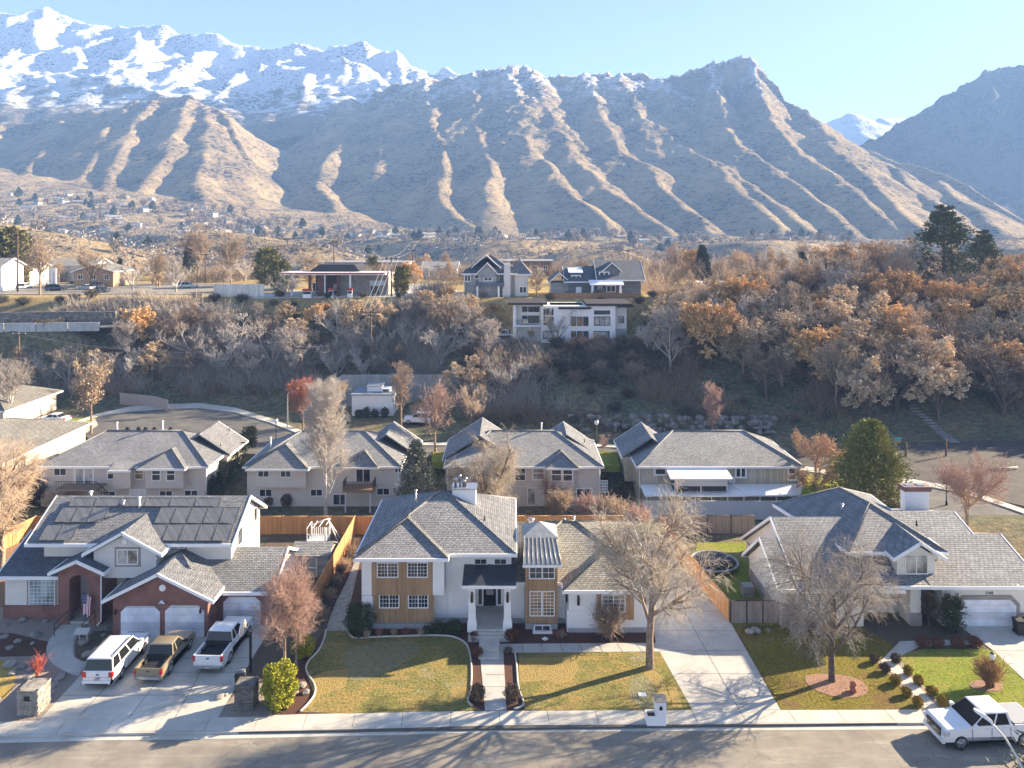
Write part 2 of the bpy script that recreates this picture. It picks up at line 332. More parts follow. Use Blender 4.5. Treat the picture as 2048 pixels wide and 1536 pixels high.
# haze
hm = bpy.data.materials.new('haze_air'); hm.use_nodes = True; nt = hm.node_tree; nt.nodes.remove(nt.nodes['Principled BSDF'])
pv = nt.nodes.new('ShaderNodeVolumePrincipled'); nt.links.new(pv.outputs[0], nt.nodes['Material Output'].inputs['Volume'])
pv.inputs['Color'].default_value = (.28, .51, 1, 1); pv.inputs['Density'].default_value = 3.3e-4; pv.inputs['Anisotropy'].default_value = .0
b_ = MB(); b_.box(-2800, 2900, -400, 3000, -31, 640); o = b_.build('haze', hm); tag(o, kind='stuff')
# ================================================================ FLORA
def vary(m, a=.82, b=1.4):
    """each plant copy gets its own tone"""
    if m.get('varied'): return m
    nt = m.node_tree; p = nt.nodes['Principled BSDF']; l = p.inputs['Base Color'].links[0]; src = l.from_socket; oi = nt.nodes.new('ShaderNodeObjectInfo'); nt.links.new(mix(nt, 1., src, ramp(nt, oi.outputs['Random'], [(0., a), (1., b)]), 'MULTIPLY'), p.inputs['Base Color']); m['varied'] = 1; return m
def bark(c, c2=None, sc=6): return vary(M('bark%s%s' % (c, c2), c, c2 or tuple(x*.6 for x in c), sc, rough=.9, kind='Position', detail=3, spec=.1))
def tubes_np(P0, P1, r0, r1, n=3):
    """many thin tapered prisms as arrays"""
    d = P1-P0; L = np.linalg.norm(d, axis=1, keepdims=True)+1e-9; d = d/L
    a = np.cross(d, np.array([.31, .17, .93])); a /= np.linalg.norm(a, axis=1, keepdims=True)+1e-9; b = np.cross(d, a)
    V = []; m = len(P0)
    for P, r in ((P0, r0), (P1, r1)):
        for k in range(n):
            t = 2*math.pi*k/n; V.append(P+(a*math.cos(t)+b*math.sin(t))*r[:, None])
    V = np.stack(V, 1).reshape(-1, 3); base = np.arange(m)[:, None]*2*n
    Q = np.concatenate([base+np.array([[k, (k+1) % n, n+(k+1) % n, n+k]]) for k in range(n)], 0)
    return V, Q
def grow(rg, levels, H, up=.3, seg=4):
    """levels: list of dict(n, t0, t1, ang, len, r, droop, wig); returns polylines per level"""
    P = np.array([[[0, 0, H*i/seg] for i in range(seg+1)]], float)
    lv0 = levels[0]; P[:, 1:, :2] += rg.normal(0, lv0.get('wig', .02)*H, (1, seg, 2)).cumsum(1)
    rad = np.linspace(lv0['r'], lv0.get('r_end', lv0['r']*.35), seg+1)[None]
    out = [(P, rad)]
    for li, lv in enumerate(levels[1:]):
        par, prad = out[lv.get('src', -1)]; n = lv['n']; m = len(par)
        t = rg.uniform(lv['t0'], lv['t1'], (m, n)) if lv.get('rand', 1) else np.tile(np.linspace(lv['t0'], lv['t1'], n), (m, 1))
        f = t*seg; i = np.minimum(f.astype(int), seg-1); fr = (f-i)[..., None]
        mi = np.arange(m)[:, None]
        A0 = par[mi, i]*(1-fr)+par[mi, i+1]*fr; D = par[mi, i+1]-par[mi, i]; D /= np.linalg.norm(D, axis=-1, keepdims=True)+1e-9
        pr = prad[mi % len(prad), i]*(1-fr[..., 0])+prad[mi % len(prad), np.minimum(i+1, seg)]*fr[..., 0]
        rv = rg.normal(size=D.shape); side = rv-(rv*D).sum(-1, keepdims=True)*D; side /= np.linalg.norm(side, axis=-1, keepdims=True)
        if li == 0:
            az = (np.arange(n)*2.399+rg.uniform(0, 6))[None]+rg.normal(0, .3, (m, n)); side = np.stack([np.cos(az), np.sin(az), 0*az], -1)
        an = np.radians(lv['ang']+rg.normal(0, lv.get('dang', 9), (m, n)))[..., None]
        dr = D*np.cos(an)+side*np.sin(an); dr = dr.reshape(-1, 3); A0 = A0.reshape(-1, 3)
        ln = lv['len']*rg.uniform(.65, 1.2, len(dr))*(1-lv.get('tl', .35)*t.ravel())
        pts = [A0]; d = dr
        for s in range(seg):
            d = d+np.array([0, 0, lv.get('up', .12)])+rg.normal(0, lv.get('wig', .12), d.shape); d /= np.linalg.norm(d, axis=1, keepdims=True)
            pts.append(pts[-1]+d*(ln/seg)[:, None])
        Pn = np.stack(pts, 1); rr = np.minimum(pr.ravel()*.75, lv['r'])[:, None]*np.linspace(1, lv.get('te', .35), seg+1)[None]
        out.append((Pn, rr))
    return out
def lines_mesh(name, polys, mat, parent, n=3, mn=.0):
    P0 = []; P1 = []; a = []; b = []
    for P, r in polys:
        s = P.shape[1]-1; r = np.maximum(np.broadcast_to(r, P.shape[:2]), mn)
        for i in range(s): P0.append(P[:, i]); P1.append(P[:, i+1]); a.append(r[:, i]); b.append(r[:, i+1])
    V, Q = tubes_np(np.vstack(P0), np.vstack(P1), np.concatenate(a), np.concatenate(b), n)
    return mesh_np(name, V, Q, mat, parent, smooth=True)
def leaf_mesh(name, C, size, mat, parent, rg, up=0., asp=.6):
    m = len(C); a = rg.normal(size=(m, 3)); a[:, 2] += up; a /= np.linalg.norm(a, axis=1, keepdims=True)
    b = np.cross(a, rg.normal(size=(m, 3))); b /= np.linalg.norm(b, axis=1, keepdims=True)
    s = (size*rg.uniform(.6, 1.3, m))[:, None]; a = a*s; b = b*s*asp
    V = np.stack([C-a-b*.3, C+b, C+a, C-b], 1).reshape(-1, 3); i = np.arange(m)[:, None]*4
    return mesh_np(name, V, i+np.array([[0, 1, 2, 3]]), mat, parent, smooth=False)
def bare_tree(name, H, spread, mats, seed, dens=1., form='round', twig=.012, leaf=None, n_leaf=0, leaf_s=.1, trunk=.02, clear=.2, droop=0., fork=None):
    """a leafless tree: parts trunk, limbs and crown of twigs; returns its root"""
    rg = np.random.default_rng(seed); root = empty(name, (0, 0, 0)); T = H
    if form == 'vase':
        lv = [dict(r=H*trunk, r_end=H*trunk*.25, wig=.006), dict(n=9, t0=clear, t1=.8, ang=26, dang=6, len=H*.55, r=H*trunk*.45, up=.10, wig=.05, tl=.5)]
        hh = H*.8
    elif form == 'column':
        lv = [dict(r=H*trunk, r_end=H*trunk*.15, wig=.004), dict(n=22, t0=clear, t1=.95, ang=30, dang=5, len=spread*1.5, r=H*trunk*.35, up=.14, wig=.05, tl=.55)]
        hh = H*.93
    elif form == 'multi':
        lv = [dict(r=H*trunk, r_end=H*trunk*.9, wig=.01), dict(n=6, t0=.3, t1=1., ang=30, dang=10, len=H*.8, r=H*trunk*.6, up=.07, wig=.07, tl=.15)]
        hh = H*.18
    else:
        lv = [dict(r=H*trunk, r_end=H*trunk*.35, wig=.015), dict(n=8, t0=clear, t1=.97, ang=46, dang=9, len=spread*1.02, r=H*trunk*.5, up=.10, wig=.08, tl=.4)]
        hh = H*.62
    L1 = H*.3 if form not in ('round',) else spread*.52
    if form == 'column': L1 = spread*.6
    lv += [dict(n=int(7*dens**.5), t0=.2, t1=1., ang=38, dang=12, len=L1, r=H*.006, up=.10-droop*.5, wig=.12, tl=.3),
           dict(n=int(8*dens**.5), t0=.15, t1=1., ang=38, dang=15, len=L1*.5, r=max(H*.0022, twig*1.2), up=.05-droop, wig=.16, tl=.3),
           dict(n=int(5*dens**.5), t0=.1, t1=1., ang=40, dang=18, len=L1*.27, r=twig, up=.03-droop*1.5, wig=.2, te=.5)]
    out = grow(rg, lv, hh, seg=4)
    lines_mesh('trunk', [out[0]], mats[0], root, 8); lines_mesh('limbs', out[1:3], mats[0], root, 5)
    cr = lines_mesh('crown', out[3:], mats[1], root, 3, mn=twig*.6)
    if leaf is not None:
        P = out[-1][0].reshape(-1, 3); C = P[rg.integers(0, len(P), n_leaf)]+rg.normal(0, .08, (n_leaf, 3))
        leaf_mesh('leaves', C, leaf_s, leaf, root, rg)
    return root
def conifer(name, H, W, mats, seed, n_br=150, form='cone', tuft=.32, per=26, asp=.28, droop=-.1):
    rg = np.random.default_rng(seed); root = empty(name, (0, 0, 0))
    t = np.sort(rg.uniform(.06, .985, n_br)); az = np.arange(n_br)*2.399+rg.normal(0, .3, n_br)
    if form == 'cone': prof = (1-t)**.72*(.75+.25*sstep(0, .25, t))+.05
    elif form == 'dome': prof = np.sqrt(np.clip(1-((t-.35)/.68)**2, 0.02, 1))*(.7+.3*sstep(0, .3, t))
    else: prof = np.sqrt(np.clip(1-((t-.5)/.55)**2, .02, 1))
    ln = W/2*prof*rg.uniform(.75, 1.12, n_br); seg = 4
    d = np.stack([np.cos(az), np.sin(az), np.full(n_br, droop)+.55*t], 1); P = [np.stack([0*t, 0*t, t*H*.97], 1)]
    for s in range(seg):
        d = d+np.array([0, 0, .08])+rg.normal(0, .08, d.shape); d /= np.linalg.norm(d, axis=1, keepdims=True); P.append(P[-1]+d*(ln/seg)[:, None])
    P = np.stack(P, 1); r = np.full((n_br, 1), H*.005)*np.linspace(1, .3, seg+1)[None]
    lines_mesh('trunk', [(np.array([[[0, 0, H*k/4] for k in range(5)]]), np.linspace(H*.02, H*.003, 5)[None])], mats[0], root, 8)
    lines_mesh('branches', [(P, r)], mats[0], root, 3)
    k = n_br*per; bi = rg.integers(0, n_br, k); f = rg.uniform(.25, 1, k)**.8*seg; ii = np.minimum(f.astype(int), seg-1); fr = (f-ii)[:, None]
    C = P[bi, ii]*(1-fr)+P[bi, ii+1]*fr+rg.normal(0, 1, (k, 3))*(ln[bi]*.10+.04)[:, None]
    dirv = P[bi, -1]-P[bi, 0]; dirv /= np.linalg.norm(dirv, axis=1, keepdims=True)
    q = dirv+rg.normal(0, .55, (k, 3))+np.array([0, 0, .25]); q /= np.linalg.norm(q, axis=1, keepdims=True)
    b = np.cross(q, rg.normal(size=(k, 3))); b /= np.linalg.norm(b, axis=1, keepdims=True); s = (tuft*rg.uniform(.6, 1.3, k))[:, None]
    V = np.stack([C-q*s*.2, C+q*s*.3+b*s*asp, C+q*s, C+q*s*.3-b*s*asp], 1).reshape(-1, 3); i = np.arange(k)[:, None]*4
    mesh_np('crown', V, i+np.array([[0, 1, 2, 3]]), mats[1], root, smooth=False)
    return root
def leaf_bush(name, rx, rz, mat, seed, n=1500, s=.07, stem=None, asp=.5):
    """an evergreen or dried bush of many leaf-sized faces in a clumpy volume"""
    rg = np.random.default_rng(seed); root = empty(name, (0, 0, 0)); d = rg.normal(size=(n, 3)); d /= np.linalg.norm(d, axis=1, keepdims=True)
    lump = 1+.16*np.sin(d[:, 0]*5+seed)*np.cos(d[:, 1]*4)+.1*np.sin(d[:, 2]*9+seed*2)
    rr = (rg.uniform(.25, 1, n)**.45)*lump; C = d*rr[:, None]*np.array([rx, rx, rz]); C[:, 2] += rz*.95; C = C[C[:, 2] > .02]
    leaf_mesh('foliage', C, s, mat, root, rg, asp=asp)
    k = 14; a = rg.uniform(0, 6.28, k); e = np.stack([np.cos(a)*rx*.6, np.sin(a)*rx*.6, np.full(k, rz*1.3)], 1)
    P = np.stack([e*0, e*.5, e], 1); lines_mesh('stems', [(P, np.full((k, 3), .012))], stem or bark((.12, .09, .06)), root)
    return root
def twig_bush(name, rx, H, mat, seed, n=60, twig=.008, sub=9):
    rg = np.random.default_rng(seed); root = empty(name, (0, 0, 0)); a = rg.uniform(0, 6.28, n); q = rg.uniform(.05, 1, n)**.6
    d = np.stack([np.cos(a)*q*rx/H*1.1, np.sin(a)*q*rx/H*1.1, np.ones(n)], 1); L = H*rg.uniform(.6, 1, n); seg = 4; P = [rg.normal(0, rx*.08, (n, 3))*[1, 1, 0]]
    for s in range(seg):
        d = d+rg.normal(0, .12, d.shape); d /= np.linalg.norm(d, axis=1, keepdims=True); P.append(P[-1]+d*(L/seg)[:, None])
    out = [(np.stack(P, 1), np.full((n, 1), twig*1.8)*np.linspace(1, .5, seg+1))]
    par, pr = out[0]; t = rg.uniform(.25, 1, (n, sub)); f = t*seg; i = np.minimum(f.astype(int), seg-1); mi = np.arange(n)[:, None]; fr = (f-i)[..., None]
    A0 = (par[mi, i]*(1-fr)+par[mi, i+1]*fr).reshape(-1, 3); dr = np.repeat(d, sub, 0)+rg.normal(0, .6, (n*sub, 3)); dr /= np.linalg.norm(dr, axis=1, keepdims=True)
    l2 = H*.28*rg.uniform(.5, 1.2, len(A0))[:, None]; P2 = np.stack([A0, A0+dr*l2*.5, A0+(dr+rg.normal(0, .25, dr.shape))*l2], 1); out.append((P2, np.full((len(A0), 3), twig)))
    lines_mesh('twigs', out, mat, root); return root
def put(proto, x, y, z, rz, sc, label=None, cat=None, group=None, first=False):
    o = proto if first else copy_tree(proto); o.location = (x, y, z); o.rotation_euler = (0, 0, rz)
    o.scale = (sc, sc, sc) if not isinstance(sc, tuple) else sc; return tag(o, label, cat, group)
def ground_z(x, y): return float(hz(x, y))
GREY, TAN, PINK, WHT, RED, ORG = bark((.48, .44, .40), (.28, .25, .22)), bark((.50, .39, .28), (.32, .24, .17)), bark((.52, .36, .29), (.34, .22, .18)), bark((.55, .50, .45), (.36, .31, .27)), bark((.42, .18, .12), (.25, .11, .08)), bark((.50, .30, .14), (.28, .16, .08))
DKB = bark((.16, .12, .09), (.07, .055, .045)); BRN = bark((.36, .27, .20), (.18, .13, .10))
L_ORG = vary(M('dry_leaf_orange', (.70, .46, .22), (.50, .31, .14), 4, kind='Position')); L_TAN = vary(M('dry_leaf_tan', (.68, .53, .35), (.50, .37, .24), 4, kind='Position'))
NEED = M('pine_needles', (.19, .20, .05), (.32, .30, .08), 1.2, kind='Position'); NEED_D = M('dark_needles', (.035, .05, .025), (.08, .09, .035), 1.5, kind='Position')
NEED_B = M('blue_spruce_needles', (.13, .155, .12), (.24, .24, .18), 1.6, kind='Position')
# ================================================================ FRONT LOTS: ground sheets
def mat_concrete(name, c, c2, sc=1.2, stain=.5):
    m, nt, b = newmat(name); b.inputs['Roughness'].default_value = .85; v = coord(nt, 'Position')
    a = ramp(nt, noise(nt, v, sc, 6, .6), [(.35, c2), (.62, c)]); k = ramp(nt, noise(nt, v, .22, 5, .7), [(.35, (.62, .60, .56)), (.6, (1, 1, 1))])
    nt.links.new(mix(nt, stain, a, k, 'MULTIPLY'), b.inputs['Base Color']); bump(nt, b, noise(nt, v, 25, 3), .12, .02); return m
CONC = mat_concrete('concrete', (.60, .57, .50), (.52, .49, .43)); CONC2 = mat_concrete('path_concrete', (.54, .52, .475), (.46, .44, .40)); JOINT = M('joint', (.10, .095, .085))
def mat_asphalt():
    m, nt, b = newmat('asphalt'); b.inputs['Roughness'].default_value = .9; v = coord(nt, 'Position'); xyz = sepxyz(nt, v)
    a = ramp(nt, noise(nt, v, .5, 7, .65), [(.33, (.20, .175, .14)), (.66, (.29, .26, .21))]); g = ramp(nt, noise(nt, v, 60, 2, .5), [(.3, .75), (.7, 1.2)])
    st = ramp(nt, noise(nt, comb(nt, math_(nt, 'MULTIPLY', xyz[0], .35), math_(nt, 'MULTIPLY', xyz[1], 2.2)), .8, 5, .6), [(.5, 1.), (.72, 1.35)])
    c = mix(nt, 1., mix(nt, 1., a, g, 'MULTIPLY'), st, 'MULTIPLY')
    vo = N(nt, 'ShaderNodeTexVoronoi', i_Scale=.17, feature='DISTANCE_TO_EDGE'); wv = nt.nodes.new('ShaderNodeVectorMath'); wv.operation = 'ADD'
    nn = N(nt, 'ShaderNodeTexNoise', i_Scale=1.4, i_Detail=4.); nt.links.new(v, nn.inputs['Vector']); nt.links.new(v, wv.inputs[0]); nt.links.new(nn.outputs['Color'], wv.inputs[1]); nt.links.new(wv.outputs[0], vo.inputs['Vector'])
    c = mix(nt, ramp(nt, vo.outputs['Distance'], [(.0, .4), (.006, 0.)]), c, (.045, .042, .038))
    nt.links.new(c, b.inputs['Base Color']); bump(nt, b, noise(nt, v, 40, 3), .25, .02); return m
ASPH = mat_asphalt(); ASPH_SHADE = mat_asphalt(); ASPH_SHADE.name = 'shaded_asphalt'
for n_ in ASPH_SHADE.node_tree.nodes:
    if n_.type == 'VALTORGB' and abs(n_.color_ramp.elements[0].color[0]-.20) < .001: n_.color_ramp.elements[0].color = (.085, .08, .075, 1); n_.color_ramp.elements[1].color = (.15, .14, .125, 1)  # back street copy: tree shade from the hill is put into the asphalt colour
def mat_lawn(name, gr, gd, pale, patch=.5):
    m, nt, b = newmat(name); b.inputs['Roughness'].default_value = 1; b.inputs['Specular IOR Level'].default_value = .05; v = coord(nt, 'Position')
    a = ramp(nt, noise(nt, v, .35, 5, .7), [(.38, gd), (.5, gr), (.66, tuple(x*.8 for x in gr))]); bk = N(nt, 'ShaderNodeTexBrick', i_Scale=.55, i_Mortar_Size=.0); nt.links.new(v, bk.inputs['Vector'])
    bk.inputs['Color1'].default_value = (0, 0, 0, 1); bk.inputs['Color2'].default_value = (1, 1, 1, 1)
    sel = math_(nt, 'MULTIPLY', ramp(nt, bk.outputs[0], [(.62, 0.), (.66, 1.)]), ramp(nt, noise(nt, v, .16, 2), [(.46, 0.), (.5, patch)]))
    c = mix(nt, sel, a, gd); c = mix(nt, ramp(nt, noise(nt, v, .27, 4, .7), [(.60, 0.), (.68, .8)]), c, pale)
    f = noise(nt, v, 5, 6, .75); c = mix(nt, 1., c, ramp(nt, f, [(.32, .45), (.5, 1.), (.68, 1.35)]), 'MULTIPLY')
    nt.links.new(c, b.inputs['Base Color']); bump(nt, b, f, .9, .16); return m
LAWN = mat_lawn('patchy_lawn', (.225, .205, .07), (.31, .23, .085), (.30, .27, .17), .9); LAWN2 = mat_lawn('green_lawn', (.22, .26, .045), (.28, .25, .07), (.26, .25, .10), .0)
def mat_mulch(name, a, b_, sc=18):
    m, nt, b = newmat(name); b.inputs['Roughness'].default_value = 1; v = coord(nt, 'Position'); f = noise(nt, v, sc, 4, .7)
    nt.links.new(ramp(nt, f, [(.35, b_), (.62, a)]), b.inputs['Base Color']); bump(nt, b, f, 1., .08); return m
MULCH = mat_mulch('bark_mulch', (.15, .065, .04), (.035, .018, .012)); SOIL = mat_mulch('bare_soil', (.16, .12, .08), (.06, .045, .03), 9); GRAV = mat_mulch('pea_gravel', (.42, .35, .29), (.15, .12, .10), 14)
def sheet(name, pts, z, mat, t=.12, zz=0., kind='structure', parent=None):
    """pts: outline traced on the photo, laid on the ground"""
    P = [G(px, py, zz) for px, py in pts]
    if sum((P[i][0]*P[(i+1) % len(P)][1]-P[(i+1) % len(P)][0]*P[i][1]) for i in range(len(P))) < 0: P = P[::-1]
    o = MB().prism(P, z-t, z).build(name, mat, parent)
    import bmesh
    bm = bmesh.new(); bm.from_mesh(o.data); bmesh.ops.triangulate(bm, faces=bm.faces[:]); bm.to_mesh(o.data); bm.free()
    return tag(o, kind=kind)
def smooth(pts, n=4):
    out = []; m = len(pts)
    for i in range(m-1):
        p0, p1, p2, p3 = pts[max(i-1, 0)], pts[i], pts[i+1], pts[min(i+2, m-1)]
        for k in range(n):
            t = k/n; out.append(tuple(.5*(2*p1[j]+(p2[j]-p0[j])*t+(2*p0[j]-5*p1[j]+4*p2[j]-p3[j])*t*t+(3*p1[j]-p0[j]-3*p2[j]+p3[j])*t**3) for j in range(2)))
    return out+[pts[-1]]
EDGE = [(-300, 1492), (0, 1486), (200, 1481), (440, 1478), (700, 1472), (1000, 1464), (1400, 1462), (1843, 1459), (2350, 1456)]
BACK = [(-300, 1450), (0, 1445), (80, 1440), (437, 1433), (600, 1429), (700, 1426), (950, 1422), (1400, 1420), (1843, 1418), (2350, 1414)]
ex_ = lambda L, px: float(np.interp(px, [a for a, b in L], [b for a, b in L]))
road = sheet('road', [(-900, 2400)]+[(px, ex_(EDGE, px)) for px in range(-300, 2351, 150)]+[(2900, 2400)], -.13, ASPH, .1, -.13)
# gutter, kerb and walk are swept along the road edge
g_, k_, s_, j_ = MB(), MB(), MB(), MB()
def strip(mb, f0, f1, z0, z1, zt, gap=0., step=25, rng_=(-300, 2350)):
    a = rng_[0]
    while a < rng_[1]:
        b = min(a+step, rng_[1]); q = [f0(a+gap), f0(b-gap), f1(b-gap), f1(a+gap)]; mb.prism(q, z0, z1); a = b
rowpt = lambda d: (lambda px: (lambda p: (p[0], p[1]+d))(G(px, ex_(EDGE, px), -.13)))
strip(g_, rowpt(0), rowpt(.42), -.2, -.118, 0); strip(k_, rowpt(.424), rowpt(.60), -.2, .0, 0)
tag(g_.build('gutter', CONC), kind='structure'); tag(k_.build('kerb', CONC2), kind='structure')
px = -300
while px < 2350:
    a_, b_ = rowpt(.604)(px), rowpt(.604)(px+99); bk_ = lambda X: (lambda p: p)(min((G(t, ex_(BACK, t)) for t in range(-300, 2351, 10)), key=lambda p: abs(p[0]-X))[1]); q = [a_, b_, (b_[0]-.08, bk_(b_[0])), (a_[0]-.08, bk_(a_[0]))]; s_.prism(q, -.12, .004); px += 100
tag(s_.build('sidewalk', CONC), kind='structure'); 
tag(MB().prism([rowpt(.61)(-300), rowpt(.61)(2350), G(2350, 1415), G(-300, 1451)], -.12, -.01).build('sidewalk_bed', JOINT), kind='structure')
sheet('flower_bed', [(560, 1433), (600, 1330), (628, 1240), (700, 1080), (1000, 1090), (1010, 1235), (1330, 1235), (1335, 1290), (1387, 1421)], .0, MULCH)
L1 = smooth([(600, 1424), (612, 1413), (628, 1392), (629, 1372), (617, 1352), (612, 1338), (618, 1322), (632, 1308), (643, 1292), (649, 1276), (652, 1261)])
L2 = smooth([(694, 1262), (701, 1272), (713, 1277), (756, 1275), (850, 1272), (897, 1273), (918, 1279), (933, 1290), (940, 1310), (943, 1345), (941, 1378), (936, 1402), (945, 1413)])
sheet('lawn', L1+L2+[(965, 1421), (700, 1427)], .012, LAWN, .05)
sheet('lawn.001', [(1037, 1307), (1322, 1303), (1386, 1420), (1060, 1421), (1049, 1418), (1043, 1395), (1036, 1380)], .012, LAWN, .05)
def edging(name, pts, r=.07, z=.05):
    P = [(*G(a, b), z) for a, b in pts]; mb = MB(); mb.tube(P, r, 6); o = mb.build(name, CONC); return o
for nm, pts, lb in (('lawn_edging', L1, 'curving pale concrete edging left of the patchy lawn'), ('lawn_edging', L2, 'curved pale concrete edging between patchy lawn and house bed'), ('lawn_edging', smooth([(1030, 1307), (1033, 1330), (1036, 1372), (1043, 1395), (1047, 1408), (1040, 1416), (1028, 1419)]), 'straight concrete edging right of the front walk ending in a hook')):
    tag(edging(nm, pts), lb, 'edging', 'lawn edgings')
# paths and driveways
d_ = sheet('driveway', [(1385, 1420), (1561, 1420), (1464, 1250), (1447, 1222), (1362, 1130), (1330, 1080), (1280, 1080), (1296, 1180), (1312, 1290)], .016, CONC2, .1)
def jline(lines, z, parent, w=.035):
    mb = MB()
    for a, b in lines:
        p, q = Vector((*G(*a), z)), Vector((*G(*b), z)); d = (q-p).normalized(); n = Vector((-d.y, d.x, 0))*w/2
        mb.add([tuple(p+n), tuple(q+n), tuple(q-n), tuple(p-n)], [(3, 2, 1, 0)])
    return tag(mb.build('joint', JOINT, parent), kind='structure')
jline([((1478, 1419), (1347, 1185)), ((1316, 1302), (1494, 1302)), ((1312, 1262), (1472, 1262)), ((1305, 1223), (1447, 1223)), ((1355, 1348), (1520, 1348))], .021, d_)
sheet('front_walk', [(958, 1288), (1006, 1288), (1013, 1421), (970, 1421)], .02, CONC2, .1); jl = jline([((968, 1322), (1008, 1322)), ((970, 1350), (1010, 1350)), ((971, 1374), (1011, 1374))], .025, bpy.data.objects['front_walk'])
w2 = sheet('cross_walk', [(1006, 1288), (1322, 1286), (1330, 1303), (1006, 1306)], .018, CONC2, .1); jline([((1006+k*38, 1288), (1006+k*40, 1305)) for k in range(1, 8)], .023, w2)
d1 = sheet('driveway.001', [(78, 1441), (170, 1341), (232, 1272), (414, 1272), (428, 1248), (548, 1248), (512, 1304), (437, 1434)], .012, CONC, .1)
jline([((124, 1391), (474, 1390)), ((166, 1345), (500, 1345)), ((190, 1318), (510, 1316)), ((156, 1436), (300, 1275)), ((258, 1436), (382, 1275)), ((350, 1436), (440, 1275))], .018, d1)
sheet('garden_path', smooth([(156, 1352), (131, 1343), (106, 1328), (94, 1310), (94, 1291), (106, 1269), (125, 1250), (141, 1235), (153, 1230)])+smooth([(172, 1231), (175, 1237), (168, 1250), (159, 1260), (150, 1276), (146, 1300), (150, 1316), (172, 1325)]), .016, CONC2, .1)
sheet('gravel_garden', [(-200, 1452), (-100, 1180), (0, 1215), (250, 1215), (232, 1275), (78, 1442)], .0, GRAV)
sheet('gravel_garden.001', [(437, 1435), (512, 1304), (550, 1240), (600, 1150), (690, 1075), (655, 1250), (600, 1330), (558, 1434)], .002, SOIL)
sheet('gravel_garden.002', [(437, 1435), (452, 1408), (490, 1365), (545, 1360), (545, 1433)], .007, GRAV)
sheet('pond_bed', smooth([(-40, 1268), (20, 1266), (70, 1278), (107, 1286), (112, 1295), (95, 1307), (60, 1312), (20, 1313), (-40, 1312), (-41, 1280)]), .006, MULCH)
sheet('island_bed', smooth([(160, 1266), (152, 1285), (150, 1305), (155, 1316), (172, 1322), (200, 1300), (230, 1280), (232, 1262), (161, 1265)]), .006, SOIL)
sheet('side_lawn', smooth([(-120, 1350), (-60, 1318), (0, 1320), (28, 1332), (32, 1350), (22, 1380), (0, 1400), (-120, 1440), (-121, 1352)]), .012, M('golden_grass', (.42, .28, .07), (.30, .22, .06), 3, bmp=.6, kind='Position'), .05)
# right lot
sheet('lawn.002', [(1470, 1256), (1562, 1420), (1846, 1419), (1752, 1322), (1800, 1300), (1700, 1240)], .012, mat_lawn('mossy_lawn', (.20, .17, .035), (.19, .13, .05), (.22, .18, .08), .0), .05)
sheet('lawn.003', [(1783, 1311), (1850, 1298), (1955, 1298), (1990, 1302), (2048, 1362), (2110, 1418), (1886, 1419)], .014, LAWN2, .05)
sheet('brick_border', [(1752, 1322), (1846, 1419), (1890, 1419), (1792, 1312)], .018, GRAV, .05)
sheet('garden_path.001', [(1762, 1322), (1785, 1317), (1880, 1419), (1852, 1419)], .022, CONC, .1)
sheet('cross_walk.001', [(1800, 1283), (1925, 1279), (1950, 1289), (1840, 1293), (1790, 1318), (1762, 1322)], .024, CONC2, .1)
sheet('entry_bed', [(1700, 1235), (1930, 1235), (1960, 1296), (1820, 1298), (1745, 1290)], .008, SOIL)
d3 = sheet('driveway.002', [(1916, 1250), (2400, 1250), (2500, 1418), (2130, 1418), (2048, 1359), (1990, 1304)], .016, CONC2, .1); jline([((1985, 1302), (2300, 1302)), ((2100, 1390), (2400, 1390)), ((2110, 1252), (2300, 1418))], .021, d3)
sheet('tree_ring', smooth([(1612, 1352), (1640, 1348), (1690, 1352), (1722, 1362), (1736, 1380), (1722, 1393), (1690, 1396), (1655, 1390), (1630, 1380), (1612, 1365), (1611, 1353)]), .03, M('leafy_mulch', (.40, .20, .12), (.22, .15, .11), 12, kind='Position', bmp=.6), .05)
sheet('planting_ring', smooth([(1938, 1368), (1960, 1360), (1985, 1362), (2005, 1370), (2002, 1380), (1980, 1384), (1950, 1378), (1937, 1369)]), .03, M('leafy_mulch', (.4, .2, .12)), .05)
sheet('back_lawn', [(1380, 1150), (1395, 1085), (1600, 1085), (1600, 1250), (1465, 1250)], .004, LAWN2)
sheet('yard_gravel', [(470, 1170), (545, 1068), (700, 1068), (640, 1180)], .004, SOIL)
sheet('side_yard_lawn', [(-160, 1250), (-60, 1070), (200, 1070), (200, 1200), (0, 1230)], -.004, mat_mulch('leaf_strewn_ground', (.36, .20, .11), (.14, .10, .05), 7))
sheet('stone_side_path', smooth([(652, 1262), (660, 1235), (672, 1205), (690, 1170), (703, 1140), (712, 1112)])+smooth([(722, 1112), (716, 1140), (708, 1175), (700, 1210), (696, 1240), (700, 1262)]), .03, mat_brick('flagstones', (.40, .36, .30), (.30, .27, .23), (.12, .1, .08), 5.) if 'mat_brick' in globals() else M('flagstone', (.42, .38, .32), (.27, .24, .20), 2.5, bmp=.5, kind='Position'), .05)
